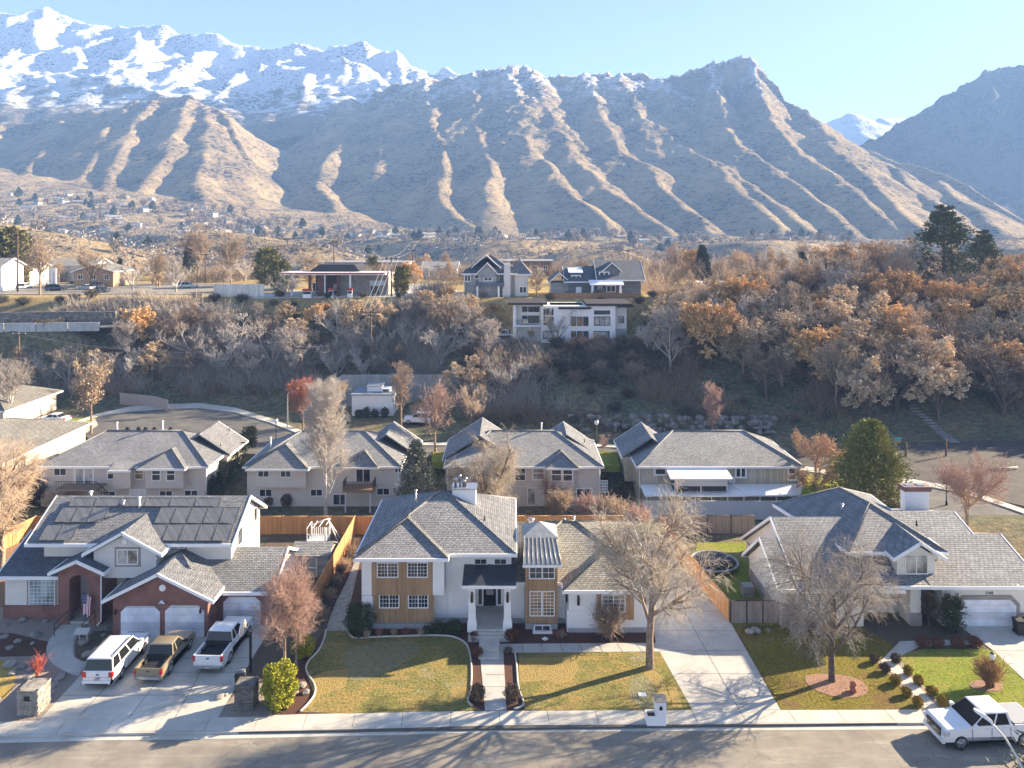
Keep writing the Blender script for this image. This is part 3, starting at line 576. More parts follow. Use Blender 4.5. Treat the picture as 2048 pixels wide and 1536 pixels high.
# fresh sod patches of another tone laid in the lawns
SOD = M('golden_sod', (.36, .26, .08), (.27, .20, .065), 4, bmp=.8, bscale=9, kind='Position', bd=.1); PALES = M('pale_frosted_grass', (.26, .24, .12), (.19, .17, .08), 3, bmp=.8, bscale=9, kind='Position', bd=.1)
for P_ in ([(1037, 1316), (1150, 1314), (1157, 1335), (1150, 1352), (1140, 1366), (1108, 1368), (1095, 1361), (1040, 1366)], [(903, 1373), (938, 1374), (933, 1398), (899, 1397)], [(1282, 1336), (1300, 1336), (1322, 1352), (1334, 1385), (1345, 1405), (1322, 1402), (1308, 1372), (1288, 1350)], [(1335, 1375), (1352, 1374), (1366, 1416), (1345, 1416)], [(616, 1357), (655, 1342), (700, 1338), (690, 1375), (640, 1392), (618, 1418), (606, 1420), (630, 1392)]): sheet('sod_patch', P_, .020, SOD, .05)
for P_ in ([(1258, 1360), (1290, 1352), (1308, 1376), (1318, 1408), (1290, 1416), (1262, 1398)], [(690, 1300), (760, 1282), (840, 1290), (800, 1330), (720, 1362), (692, 1345)]): sheet('sod_patch', smooth(P_+[P_[0]])[:-1], .017, PALES, .05)
# ================================================================ HOUSE KIT
def mat_shingle(name, c1, c2, dark):
    m, nt, b = newmat(name); b.inputs['Roughness'].default_value = .9; v = coord(nt, 'Position'); xyz = sepxyz(nt, v)
    u = math_(nt, 'ADD', xyz[0], math_(nt, 'MULTIPLY', xyz[1], .35)); q = comb(nt, u, math_(nt, 'MULTIPLY', xyz[2], 2.3))
    bk = N(nt, 'ShaderNodeTexBrick', i_Scale=1., i_Mortar_Size=.02, i_Mortar_Smooth=.5, i_Brick_Width=.36, i_Row_Height=.17, i_Bias=-.1); nt.links.new(q, bk.inputs['Vector'])
    bk.inputs['Color1'].default_value = c4(c1); bk.inputs['Color2'].default_value = c4(c2); bk.inputs['Mortar'].default_value = c4(dark)
    n = noise(nt, v, 5, 5, .7); n2 = noise(nt, v, .3, 4)
    c = mix(nt, 1., bk.outputs[0], ramp(nt, n, [(.3, .62), (.7, 1.32)]), 'MULTIPLY'); c = mix(nt, 1., c, ramp(nt, n2, [(.35, .86), (.65, 1.08)]), 'MULTIPLY')
    nt.links.new(c, b.inputs['Base Color'])
    row = math_(nt, 'FRACT', math_(nt, 'MULTIPLY', xyz[2], 2.3/.17)); h = math_(nt, 'ADD', math_(nt, 'MULTIPLY', row, -1.), math_(nt, 'MULTIPLY', bk.outputs['Fac'], -.4)); h = math_(nt, 'ADD', h, math_(nt, 'MULTIPLY', n, 1.2))
    bump(nt, b, h, .8, .09); return m
SH_GREY = mat_shingle('grey_shingles', (.31, .312, .315), (.22, .222, .23), (.08, .08, .085)); SH_WARM = mat_shingle('weathered_shingles', (.34, .32, .27), (.24, .225, .19), (.10, .095, .085))
SH_BLUE = mat_shingle('slate_shingles', (.15, .17, .20), (.11, .125, .15), (.06, .065, .08)); SH_FAR = mat_shingle('frosted_shingles', (.36, .362, .36), (.25, .253, .26), (.08, .08, .085))
def mat_brick(name, c1, c2, mo, s=1.):
    m, nt, b = newmat(name); b.inputs['Roughness'].default_value = .9; v = coord(nt, 'Position'); xyz = sepxyz(nt, v)
    q = comb(nt, math_(nt, 'ADD', xyz[0], xyz[1]), xyz[2]); bk = N(nt, 'ShaderNodeTexBrick', i_Scale=1., i_Mortar_Size=.014*s, i_Brick_Width=.24*s, i_Row_Height=.085*s); nt.links.new(q, bk.inputs['Vector'])
    bk.inputs['Color1'].default_value = c4(c1); bk.inputs['Color2'].default_value = c4(c2); bk.inputs['Mortar'].default_value = c4(mo)
    nt.links.new(mix(nt, 1., bk.outputs[0], ramp(nt, noise(nt, v, 1.2, 4), [(.3, .75), (.7, 1.2)]), 'MULTIPLY'), b.inputs['Base Color']); bump(nt, b, bk.outputs['Fac'], -.4, .02); return m
BRICK = mat_brick('red_brick', (.27, .085, .055), (.20, .06, .045), (.25, .18, .15)); BRICK_G = mat_brick('tan_brick', (.34, .28, .23), (.26, .21, .18), (.36, .33, .3), 1.4)
WHITE = M('white_paint', (.90, .885, .86), (.86, .845, .82), 1.5, rough=.6, kind='Position'); TRIM = M('white_trim', (.88, .88, .87), rough=.5); CREAM = M('cream_stucco', (.80, .76, .69), (.75, .71, .64), 2, bmp=.15, bscale=30, kind='Position')
TAUPE = M('taupe_stucco', (.68, .61, .54), (.64, .575, .51), 1, bmp=.12, bscale=25, kind='Position'); PALE = M('pale_stucco', (.72, .69, .64), (.68, .65, .60), 1, bmp=.12, bscale=25, kind='Position'); DRIV = M('door_white', (.80, .81, .83), rough=.45)
TANB = None
def mat_board(name, c, w=.3, vert=True, dark=.6, bd=.02):
    m, nt, b = newmat(name); b.inputs['Roughness'].default_value = .7; v = coord(nt, 'Position'); xyz = sepxyz(nt, v); s = math_(nt, 'ADD', xyz[0], xyz[1]) if vert else xyz[2]
    f = math_(nt, 'FRACT', math_(nt, 'DIVIDE', s, w)); l = ramp(nt, f, [(.0, dark), (.06, dark), (.1, 1.), (.95, 1.)]); pl = N(nt, 'ShaderNodeTexWhiteNoise', noise_dimensions='1D'); nt.links.new(math_(nt, 'FLOOR', math_(nt, 'DIVIDE', s, w)), pl.inputs['W'])
    q = comb(nt, math_(nt, 'MULTIPLY', xyz[0], 8.), math_(nt, 'MULTIPLY', xyz[1], 8.), math_(nt, 'MULTIPLY', xyz[2], .8)) if vert else v
    a = mix(nt, 1., c, ramp(nt, pl.outputs[0], [(0., .82), (1., 1.12)]), 'MULTIPLY'); a = mix(nt, 1., a, ramp(nt, noise(nt, q, 1., 4), [(.3, .8), (.7, 1.15)]), 'MULTIPLY')
    nt.links.new(mix(nt, 1., a, l, 'MULTIPLY'), b.inputs['Base Color']); bump(nt, b, l, .3, bd); return m
SID_TAN = mat_board('tan_board_siding', (.40, .25, .13), .16, dark=.85); SID_BOARD = mat_board('khaki_board_siding', (.52, .47, .36), .42); FENCE = mat_board('cedar_fence', (.50, .25, .10), .15); FENCE_OLD = mat_board('weathered_fence', (.34, .28, .24), .16, dark=.35)
GDOOR = mat_board('panelled_door', (.78, .80, .84), .53, vert=False, dark=.8); SID_GREY = mat_board('grey_lap_siding', (.14, .15, .16), .18, vert=False, dark=.8); SID_LGREY = mat_board('pale_grey_siding', (.36, .36, .35), .18, vert=False, dark=.85)
MET_D = M('dark_metal', (.03, .03, .035), rough=.4, metal=.6); MET = M('galvanised', (.5, .5, .52), rough=.35, metal=.8); BLK = M('black_iron', (.015, .015, .015), rough=.5); SEAM = mat_board('seamed_metal_roof', (.20, .215, .235), .33, dark=.45)
def mat_glass(name, c, r=.08):
    m, nt, b = newmat(name); b.inputs['Base Color'].default_value = c4(c); b.inputs['Roughness'].default_value = r; b.inputs['Specular IOR Level'].default_value = .5
    v = coord(nt, 'Position'); n = noise(nt, v, .9, 3); nt.links.new(ramp(nt, n, [(.35, tuple(x*.4 for x in c)), (.65, tuple(min(x*2.2, .8) for x in c))]), b.inputs['Base Color']); return m
GLASS = mat_glass('window_glass', (.035, .038, .042)); GLASS_L = mat_glass('window_glass_blinds', (.26, .25, .23)); GLASS_W = mat_glass('window_glass_warm', (.20, .12, .05))
class House:
    def __init__(s, name, at, label, cat='house', group=None):
        s.o = empty(name, at, 0, label, cat, group); s.at = Vector(at); s.M = Matrix.Translation(-s.at)
    def add(s, name, mb, mat, parent=None, label=None, kind=None):
        mb.xform(s.M); o = mb.build(name, mat, parent or s.o); return tag(o, label, None, None, kind)
    def each(s, name, boxes, mat, **k):
        for b in boxes: q = MB(); q.box(*b); s.add(name, q, mat, **k)
    def win(s, x0, x1, z0, z1, y, nx=2, nz=1, glass=None, frame=None, fw=.07, mw=.03, face='-y', muntx=0, muntz=0, trim=None, tw=.12):
        """window seen on a wall: frame with mullions, glass pane as its child; face -y front, +x / -x sides (then x0,x1 are y values and y is x)"""
        frame = frame or TRIM; glass = glass or GLASS; f = MB(); g = MB(); W = x1-x0; Hh = z1-z0
        def bx(mb, a0, a1, c0, c1, d0, d1):
            if face == '-y': mb.box(a0, a1, y-d1, y-d0, c0, c1)
            elif face == '+x': mb.box(y+d0, y+d1, a0, a1, c0, c1)
            else: mb.box(y-d1, y-d0, a0, a1, c0, c1)
        bx(f, x0-fw, x0, z0-fw, z1+fw, 0, .07); bx(f, x1, x1+fw, z0-fw, z1+fw, 0, .07); bx(f, x0, x1, z1, z1+fw, 0, .07); bx(f, x0, x1, z0-fw, z0, 0, .085)
        for k in range(1, nx): c = x0+W*k/nx; bx(f, c-fw*.45, c+fw*.45, z0, z1, .0, .065)
        for k in range(1, nz): c = z0+Hh*k/nz; bx(f, x0, x1, c-fw*.4, c+fw*.4, .0, .06)
        for k in range(1, muntx): c = x0+W*k/muntx; bx(f, c-mw/2, c+mw/2, z0, z1, .0, .045)
        for k in range(1, muntz): c = z0+Hh*k/muntz; bx(f, x0, x1, c-mw/2, c+mw/2, .0, .04)
        bx(g, x0, x1, z0, z1, -.02, .02)
        if trim is not None:
            t = MB()
            for a0, a1, c0, c1 in ((x0-fw-tw, x0-fw, z0-fw-tw, z1+fw+tw), (x1+fw, x1+fw+tw, z0-fw-tw, z1+fw+tw), (x0-fw, x1+fw, z1+fw, z1+fw+tw), (x0-fw, x1+fw, z0-fw-tw, z0-fw)): bx(t, a0, a1, c0, c1, 0, .05)
        fo = s.add('window', f, frame); s.add('pane', g, glass, fo)
        if trim is not None: s.add('surround', t, trim, fo)
        return fo
    def wpx(s, a, b, c, d, Y, **kw):                # traced on the photo: left, right, top, bottom at distance Y
        return s.win(Xa(a, Y), Xa(b, Y), Za(d, Y), Za(c, Y), Y, **kw)
    def roof(s, polys, mat, t=.2, name='roof'):
        mb = MB()
        for p in polys: mb.slab(p, t)
        return s.add(name, mb, mat)
    def boards(s, segs, mat=None, hgt=.22, th=.05, name='fascia', parent=None, drop=.0):
        mb = MB()
        for p, q in segs:
            p, q = Vector(p), Vector(q); d = (q-p).normalized(); n = Vector((d.y, -d.x, 0)).normalized()*th; e = d*.03
            p = p-e; q = q+e; up = Vector((0, 0, .025)); dn = Vector((0, 0, -hgt))
            V = [p+n+up, q+n+up, q-n+up, p-n+up, p+n+dn, q+n+dn, q-n+dn, p-n+dn]; mb.add([tuple(v) for v in V], [(0,1,2,3), (7,6,5,4), (0,4,5,1), (1,5,6,2), (2,6,7,3), (3,7,4,0)])
        return s.add(name, mb, mat or TRIM, parent)
    def hip(s, x0, x1, y0, y1, ze, zr, mat, t=.18, fascia=True, inset=None):
        w, d = x1-x0, y1-y0
        if w >= d: k = d/2 if inset is None else inset; a, b = (x0+k, (y0+y1)/2, zr), (x1-k, (y0+y1)/2, zr)
        else: k = w/2 if inset is None else inset; a, b = ((x0+x1)/2, y0+k, zr), ((x0+x1)/2, y1-k, zr)
        c = [(x0, y0, ze), (x1, y0, ze), (x1, y1, ze), (x0, y1, ze)]
        if w >= d: P = [[c[0], c[1], b, a], [c[1], c[2], b], [c[2], c[3], a, b], [c[3], c[0], a]]
        else: P = [[c[0], c[1], a], [c[1], c[2], b, a], [c[2], c[3], b], [c[3], c[0], a, b]]
        mb = MB()
        V = []; 
        for p in P: mb.add(p, [tuple(range(len(p)))])
        mb.add([(x, y, ze-t) for x, y, z in c], [(3, 2, 1, 0)]); 
        for i in range(4): p, q = c[i], c[(i+1) % 4]; mb.add([(p[0], p[1], ze-t), (q[0], q[1], ze-t), q, p], [(0, 1, 2, 3)])
        o = s.add('roof', mb, mat)
        hips = MB()
        for p, q in ((c[0], a), (c[1], b if w >= d else a), (c[2], b), (c[3], a if w >= d else b), (a, b)):
            if (Vector(p)-Vector(q)).length > .05: hips.tube([p, q], .09, 5)
        s.add('hip_caps', hips, mat, o)
        if fascia: s.boards([(c[i], c[(i+1) % 4]) for i in range(4)], parent=o)
        return o
    def gable(s, x0, x1, y0, y1, ze, zr, mat, axis='x', t=.18, c=None, ends=(1, 1), ze2=None):
        """ridge along axis; c: ridge position across; ends: which rakes get boards"""
        ze2 = ze if ze2 is None else ze2
        if axis == 'x':
            c = (y0+y1)/2 if c is None else c; A_ = [(x0, y0, ze), (x1, y0, ze), (x1, c, zr), (x0, c, zr)]; B_ = [(x1, y1, ze2), (x0, y1, ze2), (x0, c, zr), (x1, c, zr)]
        else:
            c = (x0+x1)/2 if c is None else c; A_ = [(x0, y1, ze), (x0, y0, ze), (c, y0, zr), (c, y1, zr)]; B_ = [(x1, y0, ze2), (x1, y1, ze2), (c, y1, zr), (c, y0, zr)]
        o = s.roof([A_, B_], mat, t); sg = [(A_[0], A_[1]), (B_[0], B_[1])]
        if ends[1]: sg += [(A_[1], A_[2]), (A_[2], B_[0])] if axis == 'x' else [(A_[0], A_[3]), (A_[3], B_[1])]
        if ends[0]: sg += [(A_[0], A_[3]), (A_[3], B_[1])] if axis == 'x' else [(A_[1], A_[2]), (A_[2], B_[0])]
        s.boards(sg, parent=o); return o
    def vent(s, x, y, z, h=.5, r=.05, mat=None, cap=True, name='vent_pipe'):
        mb = MB(); mb.lathe([(r*1.8, z-.15), (r, z+.12), (r, z+h)], x, y, 10)
        if cap: mb.lathe([(r*.9, z+h), (r*1.9, z+h+.03), (r*1.9, z+h+.10), (r*.6, z+h+.16)], x, y, 10)
        s.add(name, mb, mat or MET)
    def sconce(s, x, y, z, w=.16, h=.42):
        b = MB(); b.box(x-w*.35, x+w*.35, y-.04, y, z-h*.2, z+h*.6); b.lathe([(w*.5, z-h*.5), (w*.42, z+h*.3), (w*.55, z+h*.32), (w*.1, z+h*.6)], x, y-.16, 8); s.add('wall_lamp', b, M('bronze', (.10, .06, .035), rough=.4, metal=.5))
    def gdoor(s, x0, x1, z0, z1, y, ch=.3):
        b = MB(); b.wallprism([(x0, z0), (x1, z0), (x1, z1-ch), (x1-ch, z1), (x0+ch, z1), (x0, z1-ch)], y-.04, y+.02); o = s.add('garage_door', b, GDOOR)
        return o
# ================================================================ WHITE HOUSE (middle)
H = House('white_house', (-2, 60, 0), 'white painted two storey house with tan board panels and columned porch', 'house')
w_ = MB()
w_.box(-11.15, -6.2, 56.6, 67.3, -.1, 5.5); w_.box(-6.2, -3.2, 57.4, 58.9, -.1, 5.5); w_.box(-3.2, -.05, 57.4, 58.9, 3.95, 5.5); w_.box(-6.2, -.05, 58.9, 67.0, -.1, 5.5)     # two storey block
w_.box(-.05, 4.0, 57.3, 67.7, -.1, 3.2); w_.box(4.25, 10.45, 56.05, 67.6, -.1, 3.2)        # low wing
H.add('wall', w_, WHITE)
b_ = MB(); b_.box(-11.3, -5.1, 56.44, 56.6, 2.55, 5.45); 
H.each('wall_trim', [(-11.3, -10.55, 56.36, 56.45, 2.55, 5.45), (-5.95, -5.1, 56.36, 56.45, 2.55, 5.45), (-11.3, -10.5, 56.4, 56.6, .35, 2.5), (4.1, 4.3, 55.98, 57.3, 0, 1.62), (4.25, 8.2, 55.95, 56.05, .3, 1.6)], WHITE)
H.add('wall_trim', b_, WHITE)
H.each('siding_panel', [(-10.55, -5.95, 56.36, 56.44, 2.55, 5.45), (-10.42, -5.9, 56.5, 56.6, .42, 2.55), (6.3, 9.1, 55.97, 56.05, .9, 3.15)], SID_TAN)
H.each('foundation', [(-10.75, -6.1, 56.45, 56.6, -.05, .36), (-6.1, -3.2, 57.25, 57.4, -.05, .34), (-.05, 4.1, 57.2, 57.3, -.05, .35), (4.2, 10.5, 55.9, 56.05, -.05, .32)], M('grey_foundation', (.46, .46, .46), (.38, .38, .38), 3))
for a, b in ((756, 795), (816, 854)):
    H.wpx(a, b, 1126, 1153, 56.36, nx=2, muntx=6, muntz=4, mw=.02)
for a, b in ((760, 797), (818, 855)):
    H.wpx(a, b, 1190, 1214, 56.48, nx=2, muntx=6, muntz=3, mw=.02)
for a, b in ((950, 972.5), (989.5, 1012)): H.wpx(a, b, 1118, 1138, 57.4, nx=1, muntx=2, muntz=2, glass=GLASS)
H.hip(-11.75, .35, 56.5, 68.2, 5.58, 8.3, SH_GREY); 
o = H.roof([[(-11.75, 55.7, 5.58), (-4.75, 55.7, 5.58), (-8.25, 59.3, 7.2)], [(-4.75, 55.7, 5.58), (-4.75, 58.0, 5.58), (-8.25, 62.2, 7.2), (-8.25, 59.3, 7.2)], [(-11.75, 60.5, 5.58), (-11.75, 55.7, 5.58), (-8.25, 59.3, 7.2), (-8.25, 61.0, 7.2)]], SH_GREY, .15)
H.boards([((-11.75, 56.5, 5.58), (-11.75, 55.7, 5.58)), ((-11.75, 55.7, 5.58), (-4.75, 55.7, 5.58)), ((-4.75, 55.7, 5.58), (-4.75, 56.5, 5.58))], parent=o)
hc = MB(); hc.tube([(-11.75, 55.7, 5.6), (-8.25, 59.3, 7.22), (-4.75, 55.7, 5.6)], .11, 5); hc.tube([(-8.25, 59.3, 7.22), (-8.25, 61.5, 7.22)], .1, 5); H.add('hip_caps', hc, SH_WARM, o)
H.hip(-1.5, 10.95, 56.8, 68.2, 3.3, 5.75, SH_WARM)
o = H.roof([[(3.75, 55.5, 3.3), (10.95, 55.5, 3.3), (7.5, 59.1, 4.85)], [(3.75, 60.2, 3.3), (3.75, 55.5, 3.3), (7.5, 59.1, 4.85), (7.5, 60.9, 4.85)], [(10.95, 55.5, 3.3), (10.95, 60, 3.3), (7.5, 60.9, 4.85), (7.5, 59.1, 4.85)]], SH_WARM, .15)
H.boards([((3.75, 56.8, 3.3), (3.75, 55.5, 3.3)), ((3.75, 55.5, 3.3), (10.95, 55.5, 3.3)), ((10.95, 55.5, 3.3), (10.95, 56.8, 3.3))], parent=o)
hc = MB(); hc.tube([(3.75, 55.5, 3.32), (7.5, 59.1, 4.87), (10.95, 55.5, 3.32)], .1, 5); H.add('hip_caps', hc, SH_WARM, o)
# window tower with metal roof
t_ = MB(); t_.box(1.0, 3.42, 56.3, 59.2, .42, 4.9); H.add('tower', t_, SID_TAN, label='tan boarded window tower'); t_ = MB(); t_.box(1.0, 3.42, 56.34, 59.2, 0, .42); H.add('foundation', t_, MATS['grey_foundation'])
o = H.roof([[(.82, 55.95, 5.05), (3.72, 55.95, 5.05), (3.45, 58.9, 5.85), (.95, 58.9, 5.85)]], SEAM, .12, 'metal_roof'); sm = MB()
for k in range(9):
    f = k/8; sm.tube([(.85+2.84*f, 55.95, 5.08), (.97+2.46*f, 58.9, 5.88)], .022, 4)
H.add('seam', sm, M('seam_metal', (.48, .48, .47), rough=.4, metal=.4), o); H.boards([((.82, 55.95, 4.99), (3.72, 55.95, 4.99))], hgt=.17, parent=o)
H.roof([[(.8, 58.9, 5.85), (3.6, 58.9, 5.85), (2.2, 60.3, 6.6)], [(3.6, 58.9, 5.85), (3.6, 61.6, 5.85), (2.2, 60.3, 6.6)], [(.8, 61.6, 5.85), (.8, 58.9, 5.85), (2.2, 60.3, 6.6)], [(3.6, 61.6, 5.85), (.8, 61.6, 5.85), (2.2, 60.3, 6.6)]], M('grey_membrane', (.40, .40, .39), (.3, .3, .3), 3), .12, 'tower_cap')
tt = MB(); tt.box(.95, 3.45, 58.95, 61.4, 4.9, 5.8); H.add('tower_cap_wall', tt, WHITE)
H.wpx(1060, 1083, 1134.5, 1155.5, 56.3, nx=1, muntx=2, muntz=2); H.wpx(1086, 1108, 1134.5, 1155.5, 56.3, nx=1, muntx=2, muntz=2)
H.wpx(1061, 1082, 1183.5, 1230, 56.3, nx=1, muntx=3, muntz=7, glass=GLASS_W); H.wpx(1086.5, 1107.5, 1183.5, 1230, 56.3, nx=1, muntx=3, muntz=7, glass=GLASS_W)
wl = MB(); wl.box(1.55, 3.0, 55.7, 56.34, -.08, .10); H.add('window_well', wl, WHITE); H.win(1.72, 2.82, -.02+.12, .42, 56.1, nx=2)
# front wing window, lamps
H.wpx(1205, 1249, 1190, 1222, 55.97, nx=2, muntx=4, muntz=4, glass=GLASS_L)
H.sconce(4.95, 56.05, 2.35, .2, .6); H.sconce(9.9, 56.05, 2.35, .2, .6)
# porch
p_ = MB(); p_.box(-3.15, -.1, 55.2, 58.9, -.05, .62); p_.box(-3.2, -.05, 54.6, 55.2, -.05, .40); H.add('porch_floor', p_, CONC2)
p_ = MB(); p_.box(-2.7, -.55, 54.9, 55.6, .40, .51); p_.box(-2.35, -.9, 53.2, 54.6, -.05, .26); p_.box(-2.35, -.9, 52.4, 53.2, -.05, .14); H.add('step', p_, CONC)
p_ = MB(); p_.box(-3.2, -.05, 58.7, 58.9, .62, 3.85); H.add('porch_back_wall', p_, WHITE)
nw = MB(); nw.box(-3.15, -.1, 57.0, 58.72, 3.3, 3.42); H.add('porch_ceiling', nw, WHITE)
for x in (-2.95, -.33):
    c = MB(); P = lambda a, z: [(x-a, 55.3-a*.0, z)]
    V = [(x-.34, 55.15, .42), (x+.34, 55.15, .42), (x+.34, 55.8, .42), (x-.34, 55.8, .42), (x-.34, 55.15, 1.0), (x+.34, 55.15, 1.0), (x+.34, 55.8, 1.0), (x-.34, 55.8, 1.0), (x-.27, 55.2, 1.25), (x+.27, 55.2, 1.25), (x+.27, 55.75, 1.25), (x-.27, 55.75, 1.25), (x-.24, 55.22, 3.85), (x+.24, 55.22, 3.85), (x+.24, 55.72, 3.85), (x-.24, 55.72, 3.85)]
    c.add(V, [(3, 2, 1, 0)]+[(a*4+i, a*4+(i+1) % 4, a*4+4+(i+1) % 4, a*4+4+i) for a in range(3) for i in range(4)]+[(12, 13, 14, 15)]); H.add('porch_column', c, WHITE)
    H.sconce(x, 55.2, 3.0, .2, .62)
o = H.roof([[(-3.65, 54.8, 4.02), (.30, 54.8, 4.02), (.30, 57.4, 4.42), (-3.65, 57.4, 4.42)]], M('charcoal_porch_metal', (.035, .04, .05), (.05, .055, .065), 2, rough=.35), .1, 'porch_roof'); H.boards([((-3.65, 54.82, 3.98), (.3, 54.82, 3.98))], hgt=.2, parent=o)
bm_ = MB(); bm_.box(-3.5, .15, 55.15, 55.8, 3.82, 3.93); H.add('porch_beam', bm_, WHITE)
d = MB(); d.box(-2.22, -1.26, 58.62, 58.7, .64, 2.95); dr_ = H.add('door', d, M('black_door', (.012, .012, .014), rough=.35)); g = MB()
for a in (0, 1):
    for b in (0, 1): g.box(-2.02+a*.3, -1.75+a*.3, 58.58, 58.62, 1.5+b*.68, 2.12+b*.68)
H.add('door_glass', g, GLASS_L, dr_); hd = MB(); hd.box(-1.36, -1.31, 58.55, 58.62, 1.5, 1.8); H.add('handle', hd, MATS['bronze'], dr_)
for x in (-2.62, -1.12): H.win(x, x+.26, .72, 2.9, 58.7, nx=1, fw=.09, glass=M('sidelight_glass', (.09, .055, .035), rough=.15))
# chimney and vents
c = MB(); c.box(-4.95, -3.0, 62.2, 63.6, 5.4, 8.45); ch = H.add('chimney', c, WHITE); c = MB(); c.box(-5.02, -2.93, 62.13, 63.67, 8.45, 8.55); H.add('chimney_cap', c, MET, ch)
for k, (x, h, r) in enumerate(((-4.72, .55, .12), (-4.35, .85, .08), (-4.05, .45, .12), (-3.85, .62, .07))):
    c = MB(); c.lathe([(r, 8.5), (r, 8.5+h), (r*1.7, 8.52+h), (r*1.7, 8.62+h), (r*.4, 8.7+h)], x, 62.8, 10); H.add('flue_pipe', c, MET, ch)
H.vent(-7.9, 61.6, 7.75, .8, .07); H.vent(1.6, 62.6, 5.55, .25, .16); H.vent(5.2, 63, 5.3, .55, .08); H.vent(4.4, 63, 5.45, .2, .06); H.vent(-2.2, 60.0, 6.8, .3, .05, MET_D, False); H.vent(8.2, 62.2, 4.3, .3, .05, MET_D, False); H.vent(-9.3, 60.4, 6.2, .3, .05, MET_D, False)
H.each('downpipe', [(-5.05, -4.96, 57.28, 57.37, .3, 5.4), (3.98, 4.07, 57.15, 57.24, .3, 2.9), (.86, .95, 57.15, 57.24, .2, 2.9)], TRIM)
for k, x in enumerate((-5.05+.2, -4.75+.2, -4.45+.2)):
    v = MB(); v.wallprism([(x+.1*math.cos(a*.785), .55+.1*math.sin(a*.785)) for a in range(8)], 57.33, 57.4); H.add('wall_vent', v, TRIM)
# ================================================================ BRICK HOUSE (left)
H = House('brick_house', (-27, 60, 0), 'red brick and cream stucco house with solar panels and three white garage doors', 'house')
w_ = MB(); w_.wallprism([(-29.45, -.05), (-22.45, -.05), (-22.45, 2.75), (-25.9, 4.5), (-29.45, 2.75)], 55.35, 60.0); w_.box(-22.45, -18.4, 57.05, 58.3, -.05, 2.6)
H.add('garage_wall', w_, BRICK)
w_ = MB(); w_.box(-22.4, -18.4, 58.3, 63.6, -.05, 2.6); w_.wallprism([(0, 0)], 0, 0) if 0 else None
w_.sideprism([(57.15, 2.6), (63.6, 2.6), (60.5, 4.2)], -18.5, -18.4)
w_.box(-37.0, -22.2, 59.3, 66.0, -.05, 5.4); w_.box(-39.2, -34.3, 58.0, 66, -.05, 3.3)
w_.sideprism([(59.3, 5.4), (66.2, 5.4), (62.6, 7.6)], -22.3, -22.2)
H.add('wall', w_, CREAM)
w_ = MB(); w_.wallprism([(-32.1, 3.3), (-27.3, 3.3), (-27.3, 5.35), (-29.7, 6.6), (-32.1, 5.35)], 57.55, 59.4); H.add('wall', w_, PALE)   # gabled bedroom bay
w_ = MB()
w_.wallprism([(-34.5, -.05), (-33.65, -.05), (-33.65, 3.4), (-33.4, 3.68), (-32.9, 3.78), (-32.4, 3.68), (-32.15, 3.4), (-32.15, -.05), (-31.25, -.05), (-31.25, 4.05), (-32.9, 4.8), (-34.5, 4.05)], 57.0, 57.5)
w_.box(-34.5, -34.1, 57.5, 60.4, -.05, 4.0); w_.box(-31.65, -31.25, 57.5, 60.4, -.05, 4.0); H.add('entry_arch', w_, BRICK)
w_ = MB(); w_.box(-39.28, -34.5, 57.88, 58.0, -.05, 1.0); H.add('brick_base', w_, BRICK)
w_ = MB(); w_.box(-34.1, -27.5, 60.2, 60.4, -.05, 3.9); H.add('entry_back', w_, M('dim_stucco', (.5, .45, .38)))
d = MB(); d.box(-33.3, -32.4, 60.1, 60.2, .2, 2.3); H.add('door', d, PALE)
fl = MB(); fl.box(-34.1, -31.65, 57.1, 60.2, -.05, .2); H.add('porch_floor', fl, CONC2)
for a, b, Y, z0, z1 in ((242, 320, 55.35, 0, 2.25), (330.5, 408.5, 55.35, 0, 2.3)): H.gdoor(Xa(a, Y), Xa(b, Y), z0, z1, Y, .42)
H.gdoor(Xa(447, 57.05), Xa(521, 57.05), 0, 2.1, 57.05, .4)
v = MB(); v.wallprism([(-25.78+.24*math.cos(a*.3927), 3.6+.24*math.sin(a*.3927)) for a in range(16)], 55.28, 55.36); H.add('gable_vent', v, TRIM)
l = MB(); l.rock((-25.95, 55.2, 2.55), .09, 1); l.rock((-25.78, 55.2, 2.66), .1, 2); l.rock((-25.62, 55.2, 2.55), .09, 3); l.box(-25.85, -25.7, 55.2, 55.35, 2.5, 2.7); H.add('flood_light', l, TRIM)
H.sconce(-22.95, 55.35, 1.95, .16, .3); H.sconce(-29.2, 55.35, 1.85, .16, .3)
# roofs
H.gable(-30.0, -21.9, 54.9, 60.9, 2.85, 4.85, SH_GREY, 'y', ends=(1, 0))
H.gable(-26.0, -18.0, 56.6, 64.2, 2.65, 4.5, SH_GREY, 'x', ends=(0, 1))
H.gable(-38.0, -21.8, 58.5, 66.6, 5.5, 7.85, SH_GREY, 'x', c=62.6, ends=(1, 1))
H.gable(-32.75, -26.7, 57.15, 61.6, 5.3, 6.95, SH_GREY, 'y', ends=(1, 0))
H.gable(-35.0, -30.8, 56.6, 60.4, 4.1, 5.05, SH_BLUE, 'y', ends=(1, 0))
H.gable(-39.6, -34.0, 57.5, 66.2, 3.4, 5.3, SH_BLUE, 'x', c=61.8, ends=(1, 0))
H.wpx(60, 109, 1156, 1212, 58.0, nx=1, muntx=6, muntz=8, glass=mat_glass('glass_blocks', (.20, .24, .24), .3), trim=M('taupe_trim', (.33, .28, .24)), tw=.14)
H.wpx(236, 275, 1100, 1127, 57.55, nx=2, glass=GLASS_L, trim=MATS['taupe_trim'], tw=.16); H.wpx(346, 369, 1090, 1095, 59.3, nx=2, trim=MATS['taupe_trim'], tw=.1)
v = MB(); v.wallprism([(-29.7+.2*math.cos(a*.3927), 6.1+.2*math.sin(a*.3927)) for a in range(16)], 57.49, 57.56); H.add('gable_vent', v, TRIM)
